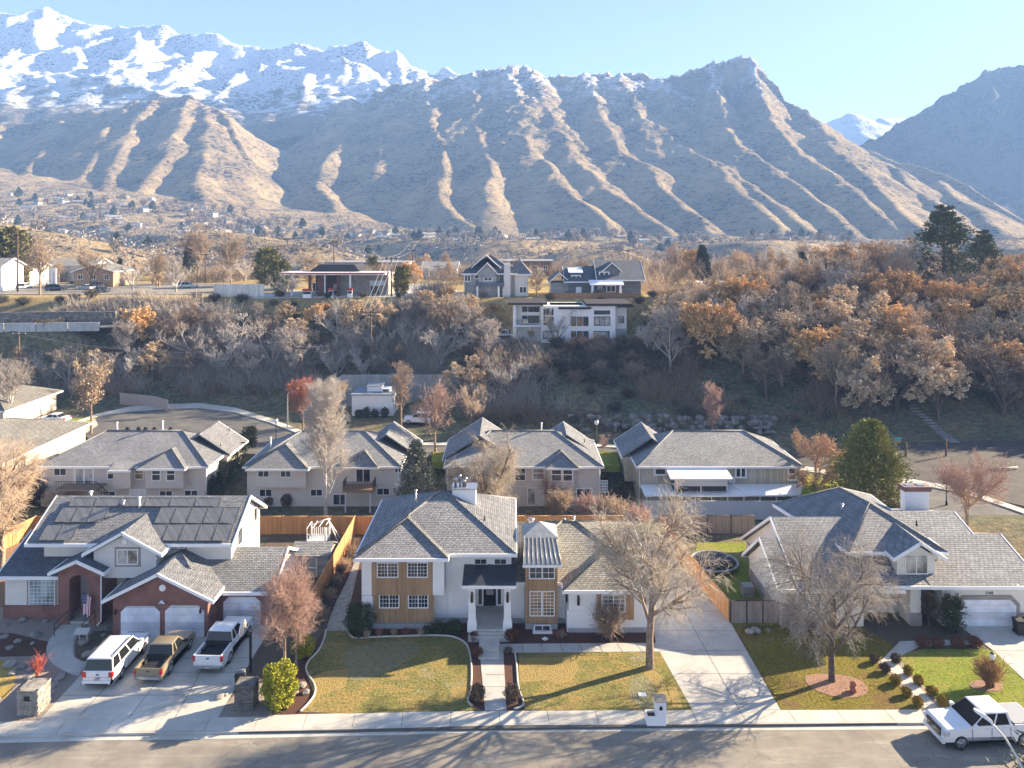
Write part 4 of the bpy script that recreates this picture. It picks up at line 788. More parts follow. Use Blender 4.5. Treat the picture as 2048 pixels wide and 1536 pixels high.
for a, b, z0, z1 in ((60.6, 61.6, 4.4, 5.7), (64.4, 65.1, 4.9, 6.0)): H.win(a, b, z0, z1, -22.2, face='+x', nx=1, trim=MATS['taupe_trim'])
H.win(61, 61.8, .9, 2.1, -18.4, face='+x', nx=1)
dsp = MB(); dsp.tube([(-31.1, 56.9, 4.0), (-31.2, 56.95, 3.7), (-31.2, 56.95, .3), (-31.4, 56.7, .1)], .05, 6); H.add('downpipe', dsp, TRIM)
# solar panels on the front slope, traced column by column
PANEL = mat_board('solar_glass', (.27, .25, .225), .166, vert=True, dark=.75, bd=.001); PANEL.node_tree.nodes['Principled BSDF'].inputs['Roughness'].default_value = .32
def on_roof(x, t): return (x, 58.5+t*4.1, 5.5+t*2.35)
def panel(x0, x1, t0, t1):
    mb = MB(); n = Vector((0, -2.35, 4.1)).normalized()*.10; q = [Vector(on_roof(x, t))+n for x, t in ((x0, t0), (x1, t0), (x1, t1), (x0, t1))]
    r = [v-n*.35 for v in q]; mb.add([tuple(v) for v in q+r], [(0, 1, 2, 3), (7, 6, 5, 4), (0, 4, 5, 1), (1, 5, 6, 2), (2, 6, 7, 3), (3, 7, 4, 0)]); o = H.add('solar_panel', mb, PANEL)
    f = MB()
    for i in range(4): f.tube([q[i]+n*.05, q[(i+1) % 4]+n*.05], .014, 4)
    H.add('panel_frame', f, M('panel_frame_grey', (.13, .125, .12)), o)
for k in range(6): x = -36.4+k*2.06; panel(x+.02, x+2.02, .75, .93)
for r_, (n_, x0) in enumerate(((3, -36.75), (2, -37.1))):
    for k in range(n_): panel(x0+k*1.3+.02, x0+k*1.3+1.27, .42-.36*r_, .73-.36*r_)
for k in range(5): x = -30.0+.3+k*1.3; [panel(x+.02+1.0, x+1.27+1.0, a, a+.33) for a in (.40, .05)]
H.vent(-30.6, 61.6, 7.2, .75, .08, TRIM); H.vent(-32.0, 61.7, 7.35, .3, .1); H.vent(-35.6, 63.4, 7.3, .5, .09, TRIM)
# flag on a pole by the entry
P0 = Vector((-31.9, 56.95, 2.0)); fp = MB(); fp.tube([P0, P0+Vector((-.55, -.5, .75))], .02, 6); fl = empty('flag', tuple(P0), 0, 'striped American flag hanging from a short pole by the brick entry', 'flag')
fp.xform(Matrix.Translation(-P0)); fp.build('pole', M('pole_wood', (.3, .2, .1)), fl)
mr, mw_, mb_ = MB(), MB(), MB()
for k in range(11):
    x0 = -.5+k*.055; y = -.42+.03*math.sin(k*1.4); y1 = -.42+.03*math.sin((k+1)*1.4); mbk = mr if k % 2 == 0 else mw_
    top = .62-k*.03; mbk.add([(x0, y, top-1.5-.1*math.sin(k)), (x0+.055, y1, top-1.5-.1*math.sin(k+1)), (x0+.055+.08, y1, top-.0), (x0+.08, y, top)], [(0, 1, 2, 3)])
mb_.add([(-.52, -.47, -.1), (-.2, -.47, -.15), (-.13, -.47, .62), (-.45, -.47, .68)], [(0, 1, 2, 3)])
mr.build('stripes_red', M('flag_red', (.45, .04, .05)), fl); mw_.build('stripes_white', TRIM, fl); mb_.build('canton', M('flag_blue', (.03, .04, .14)), fl)
st = MB()
for i in range(4):
    for j in range(5): cx_, cz_ = -.46+i*.08+j*.012, .0+j*.12; st.wallprism([(cx_+.02*math.cos(a*1.2566), cz_+.02*math.sin(a*1.2566)) for a in range(5)], -.48, -.474)
st.build('stars', TRIM, fl)
# ================================================================ GREY ROOFED HOUSE (right)
H = House('cream_house', (31, 61, 0), 'pale stucco house under grey shingles with brick arched double garage door', 'house')
w_ = MB(); w_.box(20.45, 26.6, 56.75, 64.6, -.05, 2.75); w_.sideprism([(56.6, 2.7), (64.9, 1.7), (60.6, 4.85)], 20.4, 20.6); w_.box(21.9, 27, 62, 70.2, -2, .9); w_.sideprism([(58, 2.6), (70.4, .9), (62.5, 5.9)], 21.9, 22.1)
w_.box(26.5, 33.5, 58.9, 68, -.05, 4.8); w_.box(28.4, 32.3, 60.2, 66, 0, 3); w_.box(32.6, 39.6, 56.85, 66, -.05, 3.05); w_.box(30.2, 31.0, 56.85, 58.5, -.05, 3); w_.box(37.0, 37.9, 60, 69, 0, 3)
w_.wallprism([(29.55, 3.1), (32.45, 3.1), (32.45, 4.95), (31.2, 5.75), (29.55, 4.95)], 57.55, 59.0); H.add('wall', w_, CREAM)
H.each('brick_base', [(20.38, 24.2, 56.66, 56.75, -.05, 1.0), (20.38, 20.45, 56.75, 64.6, -.05, 1.0), (30.15, 31.05, 56.78, 56.85, -.05, 1.0), (38.2, 39.65, 56.77, 56.85, -.05, 1.0)], BRICK_G)
H.gable(19.97, 28.5, 56.3, 65.1, 3.0, 5.15, SH_BLUE if 0 else SH_GREY, 'x', c=60.6, ze2=1.85, ends=(1, 0))
H.gable(21.5, 29.5, 56.25, 70.6, 2.97, 6.1, SH_GREY, 'x', c=62.5, ze2=1.0, ends=(1, 0))
A1, A2 = (30.05, 63.0, 7.05), (29.4, 67.4, 6.85); FL, FR, BL, BR = (26.2, 58.4, 4.9), (33.95, 58.4, 4.9), (24.1, 69.2, 4.7), (34.0, 71, 4.9)
o = H.roof([[FL, FR, A1], [BL, FL, A1, A2], [FR, BR, A2, A1], [BR, BL, A2]], SH_GREY, .16); H.boards([(FL, FR), (BL, FL), (FR, BR)], parent=o)
hc = MB(); hc.tube([FL, A1, FR], .1, 5); hc.tube([A1, A2, BR], .1, 5); hc.tube([BL, A2], .1, 5); H.add('hip_caps', hc, SH_GREY, o)
H.gable(27.5, 38.1, 56.4, 72, 3.2, 5.75, SH_GREY, 'x', c=64.6, ends=(0, 1)); H.gable(31.5, 40.1, 56.35, 66.6, 3.2, 5.05, SH_GREY, 'x', c=61.5, ends=(0, 1))
H.gable(29.1, 33.15, 57.15, 62.5, 4.95, 6.2, SH_GREY, 'y', c=31.15, ends=(1, 0))
sb = MB(); sb.box(29.5, 32.5, 57.3, 57.6, 3.0, 3.45); H.add('bay_skirt', sb, CREAM)
H.wpx(1811, 1854, 1110, 1146, 57.55, nx=2, glass=GLASS_L, trim=None); H.wpx(1723, 1766, 1109, 1133, 58.9, nx=2, glass=GLASS_L)
H.wpx(1571, 1592, 1186, 1222, 56.66, nx=1, nz=2, glass=GLASS_L, trim=TRIM, tw=.1); H.wpx(1598, 1616, 1186, 1222, 56.66, nx=1, nz=2, glass=GLASS_L, trim=TRIM, tw=.1); H.wpx(1622, 1640, 1186, 1222, 56.66, nx=1, nz=2, muntz=9, glass=GLASS)
H.wpx(1827, 1860, 1181, 1202, 58.6, nx=2, glass=GLASS_L)
gx0, gx1 = Xa(1915, 56.85), Xa(2031, 56.85); H.gdoor(gx0, gx1, .02, 2.0, 56.8, .45)
s = MB(); a0, a1 = gx0-.28, gx1+.28
s.wallprism([(a0, .0), (gx0-.02, .0), (gx0-.02, 1.57), (gx0+.44, 2.03), (gx1-.44, 2.03), (gx1+.02, 1.57), (gx1+.02, 0), (a1, 0), (a1, 1.68), (gx1-.33, 2.32), (gx0+.33, 2.32), (a0, 1.68)], 56.76, 56.85); H.add('brick_surround', s, BRICK_G)
def text(body, size, loc, mat, parent=None, ext=.01, name='lettering', rz=0):
    cu = bpy.data.curves.new(name, 'FONT'); cu.body = body; cu.size = size; cu.extrude = ext; cu.align_x = 'CENTER'; cu.resolution_u = 3; t = bpy.data.objects.new(name, cu); COL.objects.link(t)
    dg = bpy.context.evaluated_depsgraph_get(); me = bpy.data.meshes.new_from_object(t.evaluated_get(dg)); bpy.data.objects.remove(t)
    o = bpy.data.objects.new(name, me); me.materials.append(mat); link(o, parent); o.location = loc; o.rotation_euler = (R(90), 0, rz); return o
text('2168', .30, (gx0+2.4-31, 56.83-61, 2.40), M('brown_number', (.06, .045, .04)), H.o, name='house_number')
H.sconce(gx0-1.0, 56.85, 1.75, .2, .3); H.sconce(gx1+1.0, 56.85, 1.75, .2, .3)
c = MB(); c.box(Xa(1811, 68), Xa(1858, 68), 68, 68.9, 0, 6.3); ch = H.add('chimney', c, WHITE); c = MB(); c.box(Xa(1809, 68)-.05, Xa(1860, 68)+.08, 67.9, 69.0, 6.3, 6.72); H.add('chimney_crown', c, BRICK, ch); c = MB(); c.box(Xa(1815, 68), Xa(1830, 68), 68.2, 68.75, 6.72, 6.76); c.box(Xa(1838, 68), Xa(1852, 68), 68.2, 68.75, 6.72, 6.78); H.add('flue_pipe', c, MET, ch)
for px, py, h in ((1684, 1022, .9), (1674, 1038, .5), (1664, 1045, .5)):
    x, y, z = A(px, py, 64.0); H.vent(x, y, z-.4, h, .09)
for px, py in ((1687, 989), (1713, 1001)):
    x, y, z = A(px, py, 66.6); b = MB(); b.box(x-.2, x+.2, y-.15, y+.15, z-.1, z+.14); H.add('roof_vent', b, BLK)
H.vent(*A(1833, 1048, 62.3), .3, .05, MET_D, False); H.vent(*A(1548, 1132, 58.6), .3, .05, MET_D, False)
dsp = MB(); dsp.tube([(20.45, 56.5, 2.8), (20.3, 56.6, 2.5), (20.3, 56.6, .2)], .05, 6); H.add('downpipe', dsp, TRIM)
# steam above its vent is left to the air
# ================================================================ SECOND ROW
def backhouse(label, x0, x1, wall, hipr, wings, fhips, boxes, wins, roofm=None, name='walkout_house', yf=93.5, base=-4.5, ze=.64, zr=3.6, lower=None, yb=104.6, ex=.5):
    h = House(name, ((x0+x1)/2, 99, base), label, 'house', 'houses of the second row'); roofm = roofm or SH_FAR
    w = MB(); w.box(x0, x1, yf, yb-.5, base, ze-.05)
    for (a, b, c, d, z) in wings: w.box(a+.4, b-.4, c, d-.4, base+2, ze-.05); w.wallprism([(a+.45, ze-.1), (b-.45, ze-.1), ((a+b)/2, z-.15)], d-.7, d-.5)
    h.add('wall', w, wall); 
    lo_ = MB(); lo_.box(x0-.03, x1+.03, yf-.06, yf, base, -1.95); h.add('lower_wall', lo_, lower or wall)
    for (a, b, c, d, y) in boxes: q = MB(); q.box(a, b, y, yf, c, d); h.add('bay', q, wall)
    h.hip(x0-ex, x1+ex, yf-.55, yb, ze, zr, roofm, inset=None if hipr is None else hipr)
    for (a, b, c, d, z) in wings: h.gable(a, b, c, d, ze, z, roofm, 'y', ends=(0, 1))
    for (a, b, c, d, z) in fhips:
        m = (a+b)/2; r = min((b-a)/2, 3.4)
        o = h.roof([[(a, c, ze), (b, c, ze), (m, c+r, z)], [(b, c, ze), (b, c+.8, ze), (m, d, z), (m, c+r, z)], [(a, c+.8, ze), (a, c, ze), (m, c+r, z), (m, d, z)]], roofm, .14); h.boards([((a, c, ze), (b, c, ze)), ((b, c, ze), (b, c+.8, ze)), ((a, c+.8, ze), (a, c, ze))], parent=o)
        hc = MB(); hc.tube([(a, c, ze+.02), (m, c+r, z+.02), (b, c, ze+.02)], .1, 5); h.add('hip_caps', hc, SH_WARM, o)
    for wn in wins: h.wpx(*wn[:5], **(wn[5] if len(wn) > 5 else {}))
    for x in (x0-.02, x1+.02): d = MB(); d.tube([(x, yf-.1, ze-.1), (x, yf-.1, base+.2)], .055, 5); h.add('downpipe', d, TRIM)
    return h
T2 = dict(nx=1, nz=2, fw=.13); S2 = dict(nx=2, fw=.1)
h = backhouse('taupe two storey house at the left of the second row, beneath a wide grey roof', -58.6, -38.1, TAUPE, None, [(-45, -36.8, 98, 104.6, 3.3)], [(-46.1, -40.2, 92.1, 97, 2.3)],
    [(-45.3, -40.6, -1.9, .5, 92.6), (-49.2, -47.1, -1.9, .2, 92.5)], [(216, 231, 936, 957, 93.5, T2), (271, 286, 936, 957, 93.5, dict(T2, glass=GLASS_W)), (305, 320, 937, 960, 92.6, T2), (334, 349, 937, 960, 92.6, T2), (109, 132, 937, 950, 93.5, S2), (152, 185, 938, 967, 93.5, dict(nx=2, fw=.25, nz=1, muntz=8, glass=GLASS_L)),
    (207, 230, 983, 992, 93.44, S2), (262, 290, 981, 1003, 93.44, dict(nx=2, fw=.2, glass=M('door_white', (.8, .81, .83)))), (320, 344, 982, 994, 93.44, S2), (370, 395, 981, 993, 93.44, S2)])
o = h.roof([[(-49.6, 92.1, .45), (-46.8, 92.1, .45), (-46.8, 94.2, 1.2), (-49.6, 94.2, 1.2)]], SH_FAR, .12); h.boards([((-49.6, 92.1, .45), (-46.8, 92.1, .45))], parent=o)
for k, px in enumerate((150, 255, 277, 291, 309, 341)): x, y, z = A(px*1. if k else 234, 855, 99.3); h.vent(x, y, z-.1, .7 if k in (0,) else .15, .09 if k == 0 else .18, TRIM if k == 0 else MET_D, k == 0, 'vent_pipe' if k == 0 else 'roof_vent')
h.vent(-46.3, 99.4, 3.6, 1.0, .09, TRIM)
for p in ((-39.6, 100, 2.0), (-38.9, 102.5, 1.8), (-38.3, 98.6, 1.6), (-39.2, 104, 2.2)): h.vent(*p, .35, .05, MET_D, False)
for a, b, z0, z1 in ((97.2, 97.9, -1.3, .1), (100, 100.5, -.9, .1)): h.win(a, b, z0, z1, -38.1, face='+x', nx=1)
dk = MB(); dk.box(-55.6, -50.6, 91.2, 93.5, -1.75, -1.55); h.add('deck', dk, M('deck_boards', (.30, .22, .16))); rl = MB()
for k in range(26): x = -55.6+k*.2; rl.box(x, x+.03, 91.2, 91.23, -1.55, -.6)
rl.box(-55.6, -50.6, 91.18, 91.24, -.62, -.57)
for k in range(10): rl.box(-50.6+k*.33, -50.57+k*.33, 91.2, 91.23, -1.75-k*.28, -.6-k*.28)
rl.tube([(-50.6, 91.2, -.6), (-47.6, 91.2, -3.1)], .04, 4); h.add('railing', rl, BLK); sg = MB()
for k in range(9): sg.box(-50.6+k*.33, -50.2+k*.33, 91.25, 92.3, -1.8-k*.29, -1.72-k*.29)
h.add('stair', sg, MATS['deck_boards'])
h = backhouse('pale stucco two storey house with a balcony, behind the tall white-twigged tree', -32.9, -14.2, PALE, None, [(-20.4, -12.5, 98, 104.6, 3.3)], [(-32.7, -25.0, 92.0, 97.5, 2.7), (-20.7, -16.6, 92.7, 96, 2.1)],
    [(-31.6, -25.5, -1.85, .5, 92.7)], [(517, 537, 935, 953, 92.7, dict(S2)), (562, 581, 935, 953, 92.7, S2), (713, 740, 934, 963, 93.5, dict(nx=2, fw=.1)), (791, 801, 931, 944, 93.5, S2), (520, 543, 979, 992, 93.44, S2), (622, 644, 979, 991, 93.44, S2), (755, 778, 977, 989, 93.44, S2), (667, 693, 989, 1009, 93.44, S2)])
dk = MB(); dk.box(-20.6, -16.9, 91.2, 93.5, -1.95, -1.6); h.add('balcony', dk, M('balcony_wood', (.30, .19, .12))); rl = MB()
for k in range(19): rl.box(-20.6+k*.2, -20.57+k*.2, 91.2, 91.23, -1.6, -.65)
for x in (-20.6, -16.95):
    for k in range(11): rl.box(x, x+.03, 91.2+k*.2, 91.23+k*.2, -1.6, -.65)
    rl.box(x, x+.04, 91.2, 93.5, -.68, -.63)
rl.box(-20.6, -16.9, 91.18, 91.24, -.68, -.63); h.add('railing', rl, BLK)
for x in (-20.3, -17.3): q = MB(); q.box(x-.07, x+.07, 91.35, 91.5, -4.5, -1.9); h.add('balcony_post', q, TRIM)
h.vent(-31.3, 97.3, 2.0, 1.0, .08, TRIM)
for x in (-26.5, -25.6, -20.6, -19.6): h.vent(x, 99.0, 3.35, .16, .18, MET_D, False, 'roof_vent')
h = backhouse('taupe two storey house with white double patio door, third in the second row', -8.0, 10.9, TAUPE, None, [(-8.9, .6, 96, 105.2, 3.7), (3.2, 11.1, 98, 104.6, 3.3)], [(4.2, 8.2, 92.4, 96, 2.1)],
    [(4.5, 7.7, -1.9, .5, 92.7)], [(1067, 1087, 934, 958, 93.5, dict(nx=1, nz=2, fw=.14, glass=GLASS_L)), (1104, 1122, 937, 961, 92.7, T2), (1127, 1144, 937, 961, 92.7, T2), (1111, 1136, 980, 994, 93.44, dict(S2, fw=.14)), (1154, 1182, 978, 994, 93.44, dict(S2, fw=.14)), (1056, 1069, 977, 1009, 93.44, dict(nx=1, fw=.12, glass=GLASS_L)), (1072, 1087, 977, 1009, 93.44, dict(nx=1, fw=.12, glass=MATS['door_white'])), (1030, 1050, 936, 960, 93.5, T2)])
for x in (-1.5, .6, 3.4): h.vent(x, 99.0, 3.35, .16, .18, MET_D, False, 'roof_vent')
h.vent(3.9, 99.2, 3.4, 1.0, .08, TRIM); h.vent(7.4, 102, 2.9, .35, .05, MET_D, False); h.vent(9.6, 99.5, 2.0, .35, .05, MET_D, False)
lt = MB()
for k in range(5): lt.box(11.0, 11.9, 93.2, 93.25, -2.6+k*.35, -2.52+k*.35); lt.box(11.0+k*.2, 11.07+k*.2, 93.16, 93.2, -2.7, -1.1)
h.add('lattice', lt, TRIM)
h = backhouse('khaki board sided house with white screened sunroom and long white patio cover', 15.9, 35.7, SID_BOARD, None, [(14.2, 21.8, 97, 104.6, 3.2)], [],
    [], [(1311, 1330, 938, 948, 93.5, dict(nx=1, fw=.2)), (1473, 1490, 937, 953, 93.5, dict(nx=2, fw=.2)), (1578, 1590, 937, 958, 93.5, dict(nx=1, nz=2, fw=.2)), (1462, 1467, 957, 962, 93.5, dict(nx=1, fw=.18)), (1557, 1578, 990, 995, 93.4, S2)], ze=.66)
for px in (1361, 1384, 1413, 1442, 1472): x, y, z = A(px, 871, 99.2); h.vent(x, y, z, .16, .2, MET_D, False, 'roof_vent')
h.vent(*A(1461, 905, 96.5), .8, .09, TRIM); h.vent(*A(1466, 885, 97.6), .35, .05, MET_D, False); h.vent(*A(1480, 886, 97.5), .35, .05, MET_D, False); h.vent(*A(1306, 926, 94.6), .35, .05, MET_D, False)
o = h.roof([[(19.1, 90.3, .05), (26.6, 90.3, .05), (26.6, 93.6, .5), (19.1, 93.6, .5)]], TRIM, .18, 'sunroom_roof')
q = MB(); q.box(19.7, 26.1, 91.0, 93.5, -1.75, 0); h.add('sunroom', q, BLK); q = MB()
for x in (19.7, 22.85, 26.0): q.box(x, x+.14, 90.95, 91.05, -1.75, 0)
q.box(19.7, 26.14, 90.9, 91.0, -1.2+.15, -.05); q.box(19.7, 26.14, 90.93, 91.0, -1.78, -1.65); h.add('sunroom_frame', q, M('sunroom_white', (.72, .73, .73)))
q = MB(); q.box(19.85, 22.8, 90.86, 90.9, -1.68, -1.08); q.box(23.0, 25.95, 90.86, 90.9, -1.68, -1.08); h.add('screen', q, M('bug_screen', (.04, .04, .045)))
h.roof([[(16, 90.2, -1.95), (28.3, 90.2, -1.95), (27.0, 93.4, -1.65), (15.9, 93.4, -1.65)], [(28.36, 90.2, -1.9), (36.0, 90.2, -1.9), (36.0, 93.4, -1.6), (27.06, 93.4, -1.6)]], TRIM, .15, 'patio_roof')
for k in range(11): x = 16.2+k*1.95; q = MB(); q.box(x, x+.1, 90.35, 90.45, -4.5, -2.08); h.add('patio_post', q, TRIM)
# ================================================================ left edge houses
h = House('stucco_house', (-70, 97, -1), 'low house under an olive grey hipped roof at the left edge, sunlit peach side wall', 'house', 'houses at the left edge')
q = MB(); q.box(-76, -62.3, 84, 109.5, -2.5, 1.65); h.add('wall', q, M('peach_stucco', (.66, .54, .42))); h.hip(-76.8, -61.6, 83, 110.2, 1.75, 4.3, SH_WARM); h.win(88, 89.2, -.2, 1.1, -62.3, face='+x'); h.win(95, 96, -.2, 1.1, -62.3, face='+x')
h = House('stucco_house', (-86, 122, -1), 'house with white double garage door behind the pale bare tree at the left edge', 'house', 'houses at the left edge')
q = MB(); q.box(-98, -79, 116.5, 130, -1.5, 1.9); h.add('wall', q, MATS['peach_stucco']); h.hip(-99, -78.3, 115.8, 130.8, 2.0, 5.2, SH_WARM); q = MB(); q.box(-79, -78.95, 117.2, 121.8, -1.1, 1.3); h.add('garage_door', q, GDOOR)
# ================================================================ fences
def fence(label, pts, hgt, mat, name='fence', group='fences of the back yards', post=2.4, zoff=0., cap=True, pm=None):
    x0, y0 = pts[0][:2]; r = empty(name, (x0, y0, ground_z(x0, y0)), 0, label, 'fence', group); P0 = Vector(r.location); mp, ms, mc = MB(), MB(), MB()
    for (xa, ya, *za), (xb, yb, *zb) in zip(pts, pts[1:]):
        L = math.hypot(xb-xa, yb-ya); n = max(1, round(L/post)); d = Vector(((xb-xa)/L, (yb-ya)/L, 0)); nn = Vector((-d.y, d.x, 0))
        for k in range(n):
            a, b = k/n, (k+1)/n; p = Vector((xa+(xb-xa)*a, ya+(yb-ya)*a, 0)); q = Vector((xa+(xb-xa)*b, ya+(yb-ya)*b, 0))
            g = lambda v: (za[0] if za else ground_z(v.x, v.y)+zoff); zp, zq = g(p), g(q) if not zb else zb[0]
            h0 = .025; V = []
            for (v, z) in ((p, zp), (q, zq)):
                for s_ in (-h0, h0): V += [v+nn*s_+Vector((0, 0, z-.1)), v+nn*s_+Vector((0, 0, z+hgt))]
            mp.add([tuple(v-P0) for v in V], [(0, 4, 5, 1), (2, 3, 7, 6), (1, 5, 7, 3), (0, 2, 6, 4), (0, 1, 3, 2), (4, 6, 7, 5)])
            w = .05; c = p-P0; ms.box(c.x-w, c.x+w, c.y-w, c.y+w, zp-P0.z-.1, zp-P0.z+hgt+.12)
            if cap: mc.tube([p-P0+Vector((0, 0, zp+hgt+.02)), q-P0+Vector((0, 0, zq+hgt+.02))], .05, 4)
    mp.build('panel', mat, r); ms.build('post', pm or mat, r)
    if cap: mc.build('rail', pm or mat, r)
    return r
CAPW = M('pale_cedar', (.60, .36, .16), (.45, .24, .1), 4, kind='Position')
fence('cedar fence between the brick house yard and the white house side path', [(-15.6, 58.3), (-15.5, 74)], 1.8, FENCE, pm=CAPW)
fence('long cedar fence behind the brick house and white house yards', [(-39, 74), (-15.5, 74), (11, 74.2)], 1.75, FENCE, pm=CAPW)
fence('cedar fence at the far left yard behind the branches', [(-48.5, 66), (-47, 74), (-39.2, 74)], 1.75, FENCE, pm=CAPW)
fence('cedar fence along the right side of the concrete driveway', [(14.6, 74), (15.4, 65.7), (16.6, 57.4)], 1.75, FENCE, pm=FENCE)
fence('weathered grey fence across the yard behind the trampoline', [(14.6, 74.2), (24, 74.2)], 1.75, FENCE_OLD, pm=DKB)
fence('weathered brown and grey gate fence beside the cream house', [(16.7, 57.25), (20.35, 57.25)], 1.72, FENCE_OLD, pm=DKB, post=1.3)
fence('brown cedar fence running along the street corner at the right edge', [(43.9, 60), (43.5, 66), (43.2, 72), (40, 73)], 1.8, FENCE, pm=CAPW)
fence('long white vinyl fence below the patio cover', [(15.5, 88.6, -4.1), (35.5, 88.6, -4.1)], 2.05, M('white_vinyl', (.70, .71, .73), (.66, .67, .69), 1, rough=.4), group=None, post=3.0)
fence('tan vinyl fence curving beyond the back street', [(-70, 134), (-66, 132.6), (-62, 131), (-58.7, 128)], 2.0, M('tan_vinyl', (.36, .31, .28)), group=None, post=1.6)
fence('low cedar fence on the bluff below the grey gabled house', [(8, 160.5), (27, 160.5)], 1.0, M('cedar_dark', (.28, .17, .09), (.2, .11, .06), 2), group=None, post=3)
fence('white corrugated panel fence on the bluff edge at left', [(-65, 163.5), (-54, 163.5)], 2.7, mat_board('white_corrugated', (.74, .70, .62), .5), group=None, post=4)
# shed, play set, trampoline
r = empty('shed', (-17.4, 66, 0), 0, 'pale grey shed with white framed double door by the cedar fence', 'shed'); q = MB(); q.box(-1.6, 1.5, -1.1, 1.5, 0, 1.85); q.build('wall', SID_LGREY, r)
q = MB(); q.slab([(-1.75, -1.3, 1.85), (1.65, -1.3, 1.85), (1.65, .2, 2.55), (-1.75, .2, 2.55)], .1); q.slab([(-1.75, .2, 2.55), (1.65, .2, 2.55), (1.65, 1.7, 1.85), (-1.75, 1.7, 1.85)], .1); q.build('roof', SH_GREY, r)
q = MB(); q.box(-.9, .5, -1.16, -1.1, .05, 1.6); d = q.build('door', SID_LGREY, r); q = MB()
for a, b, c, e in ((-.95, -.85, 0, 1.7), (.45, .55, 0, 1.7), (-.95, .55, 1.6, 1.7), (-.85, .45, .75, .85), (-.85, .45, 0, .1)): q.box(a, b, -1.2, -1.1, c, e)
q.build('frame', TRIM, d)
r = empty('play_set', (-18.2, 70.5, 0), 0, 'white painted wooden play set with picket railings in the gravel yard', 'play set'); q = MB(); q.box(-.9, .9, -.8, .8, .9, 1.0); q.build('platform', TRIM, r)
q = MB()
for x, y in ((-.9, -.8), (.82, -.8), (-.9, .72), (.82, .72)): q.box(x, x+.1, y, y+.1, 0, 2.3)
q.build('post', TRIM, r); q = MB()
for k in range(9): q.box(-.85+k*.2, -.78+k*.2, -.82, -.78, .3, 1.75); q.box(-.85+k*.2, -.78+k*.2, .78, .82, 1, 1.75)
q.box(-.9, .9, -.84, -.76, 1.65, 1.72); q.box(-.9, .9, -.84, -.76, 1.0, 1.07); q.build('railing', TRIM, r); q = MB()
for k in range(4): q.tube([(-.9+.6*k, -.8, 2.2+.12*k), (-.9+.6*k, .8, 2.2+.12*k)], .05, 4)
q.tube([(-.9, 0, 2.2), (1.0, 0, 2.9)], .05, 4); q.tube([(.9, 0, 2.8), (2.3, -.3, .0)], .05, 4); q.tube([(.9, 0, 2.8), (2.3, .9, 0)], .05, 4); q.build('beam', TRIM, r)
r = empty('trampoline', (18.0, 66.8, 0), 0, 'round trampoline with black mat and pale rim on the back lawn', 'trampoline'); q = MB(); q.lathe([(1.85, .48), (1.85, .52)], n=28); q.build('mat', BLK, r)
q = MB(); q.tube([(2.05*math.cos(a*.2244), 2.05*math.sin(a*.2244), .5) for a in range(29)], .11, 6, caps=False); q.build('rim', M('rim_blue_grey', (.30, .32, .36)), r); q = MB()
for a in range(6): q.tube([(2*math.cos(a*1.047), 2*math.sin(a*1.047), .5), (2*math.cos(a*1.047), 2*math.sin(a*1.047), 0)], .04, 5)
q.build('leg', MET, r)
# ================================================================ back street
BZ = -.95
def bsheet(name, pts, z, mat, t=.7): return sheet(name, pts, z, mat, t, z)
far_k = [(150, 848), (195, 832), (260, 822), (330, 817), (400, 815), (470, 824), (540, 845), (600, 868), (690, 884), (800, 890), (1000, 890), (1200, 893), (1330, 900), (1480, 915), (1620, 943), (1730, 960), (1830, 968), (1920, 984), (2000, 1010), (2100, 1045), (2250, 1110)]
bsheet('back_street', far_k+[(2150, 1190), (2040, 1140), (1900, 1085), (1750, 1010), (1655, 965), (1560, 940), (1400, 920), (900, 912), (600, 915), (470, 905), (300, 890), (180, 880)], BZ, ASPH_SHADE)
k2 = [(px, py-(9 if 230 < px < 640 or px > 1500 else 5)) for px, py in far_k]
bsheet('back_sidewalk', k2+far_k[::-1], BZ+.14, CONC, .8)
bsheet('gate_flat', [(1500, 930), (1560, 905), (1700, 888), (2000, 880), (2300, 900), (2300, 1060), (2040, 1010), (1830, 962), (1700, 950)], BZ+.02, M('shaded_dirt_flat', (.10, .088, .075), (.06, .053, .045), .6, bmp=.5, kind='Position'), .9)  # dirt colour darkened to carry the shade of the hillside trees
bsheet('left_driveway', [(60, 868), (40, 850), (120, 846), (190, 836), (196, 850), (150, 880), (100, 935), (20, 960), (10, 940), (95, 900)], BZ+.02, M('warm_concrete', (.56, .50, .40), (.5, .44, .36), 2), .8)
for pts in ([(866, 903), (893, 903), (893, 925), (862, 925)], [(1198, 903), (1232, 903), (1240, 932), (1200, 932)], [(1610, 945), (1690, 960), (1690, 1010), (1600, 1000)], [(140, 838), (195, 834), (170, 846), (138, 850)]): bsheet('street_lawn', pts, BZ+.08, LAWN2, .8)
# retaining wall, white outbuilding
r = empty('retaining_wall', (-20, 134, -1), 0, 'tall grey board-formed retaining wall behind the white outbuilding', 'wall'); q = MB(); o3 = Vector((-20, 134, -1))
for (xa, ya), (xb, yb) in zip([(-36, 128.5), (-30, 132.5), (-9.5, 133.2), (-6, 127)], [(-30, 132.5), (-9.5, 133.2), (-6, 127)]):
    d = Vector((xb-xa, yb-ya, 0)).normalized(); n = Vector((-d.y, d.x, 0))*.2; a, b = Vector((xa, ya, -1.2)), Vector((xb, yb, -1.2)); ha, hb = (1.5 if xa < -35 else 5.6), (1.5 if xb > -7 else 5.6)
    V = [a-n, b-n, b+n, a+n, a-n+Vector((0, 0, ha)), b-n+Vector((0, 0, hb)), b+n+Vector((0, 0, hb)), a+n+Vector((0, 0, ha))]; q.add([tuple(v-o3) for v in V], [(0, 1, 5, 4), (2, 3, 7, 6), (4, 5, 6, 7), (1, 2, 6, 5), (3, 0, 4, 7)])
q.build('wall_panel', mat_board('grey_form_boards', (.30, .31, .30), 1.2, dark=.8), r)
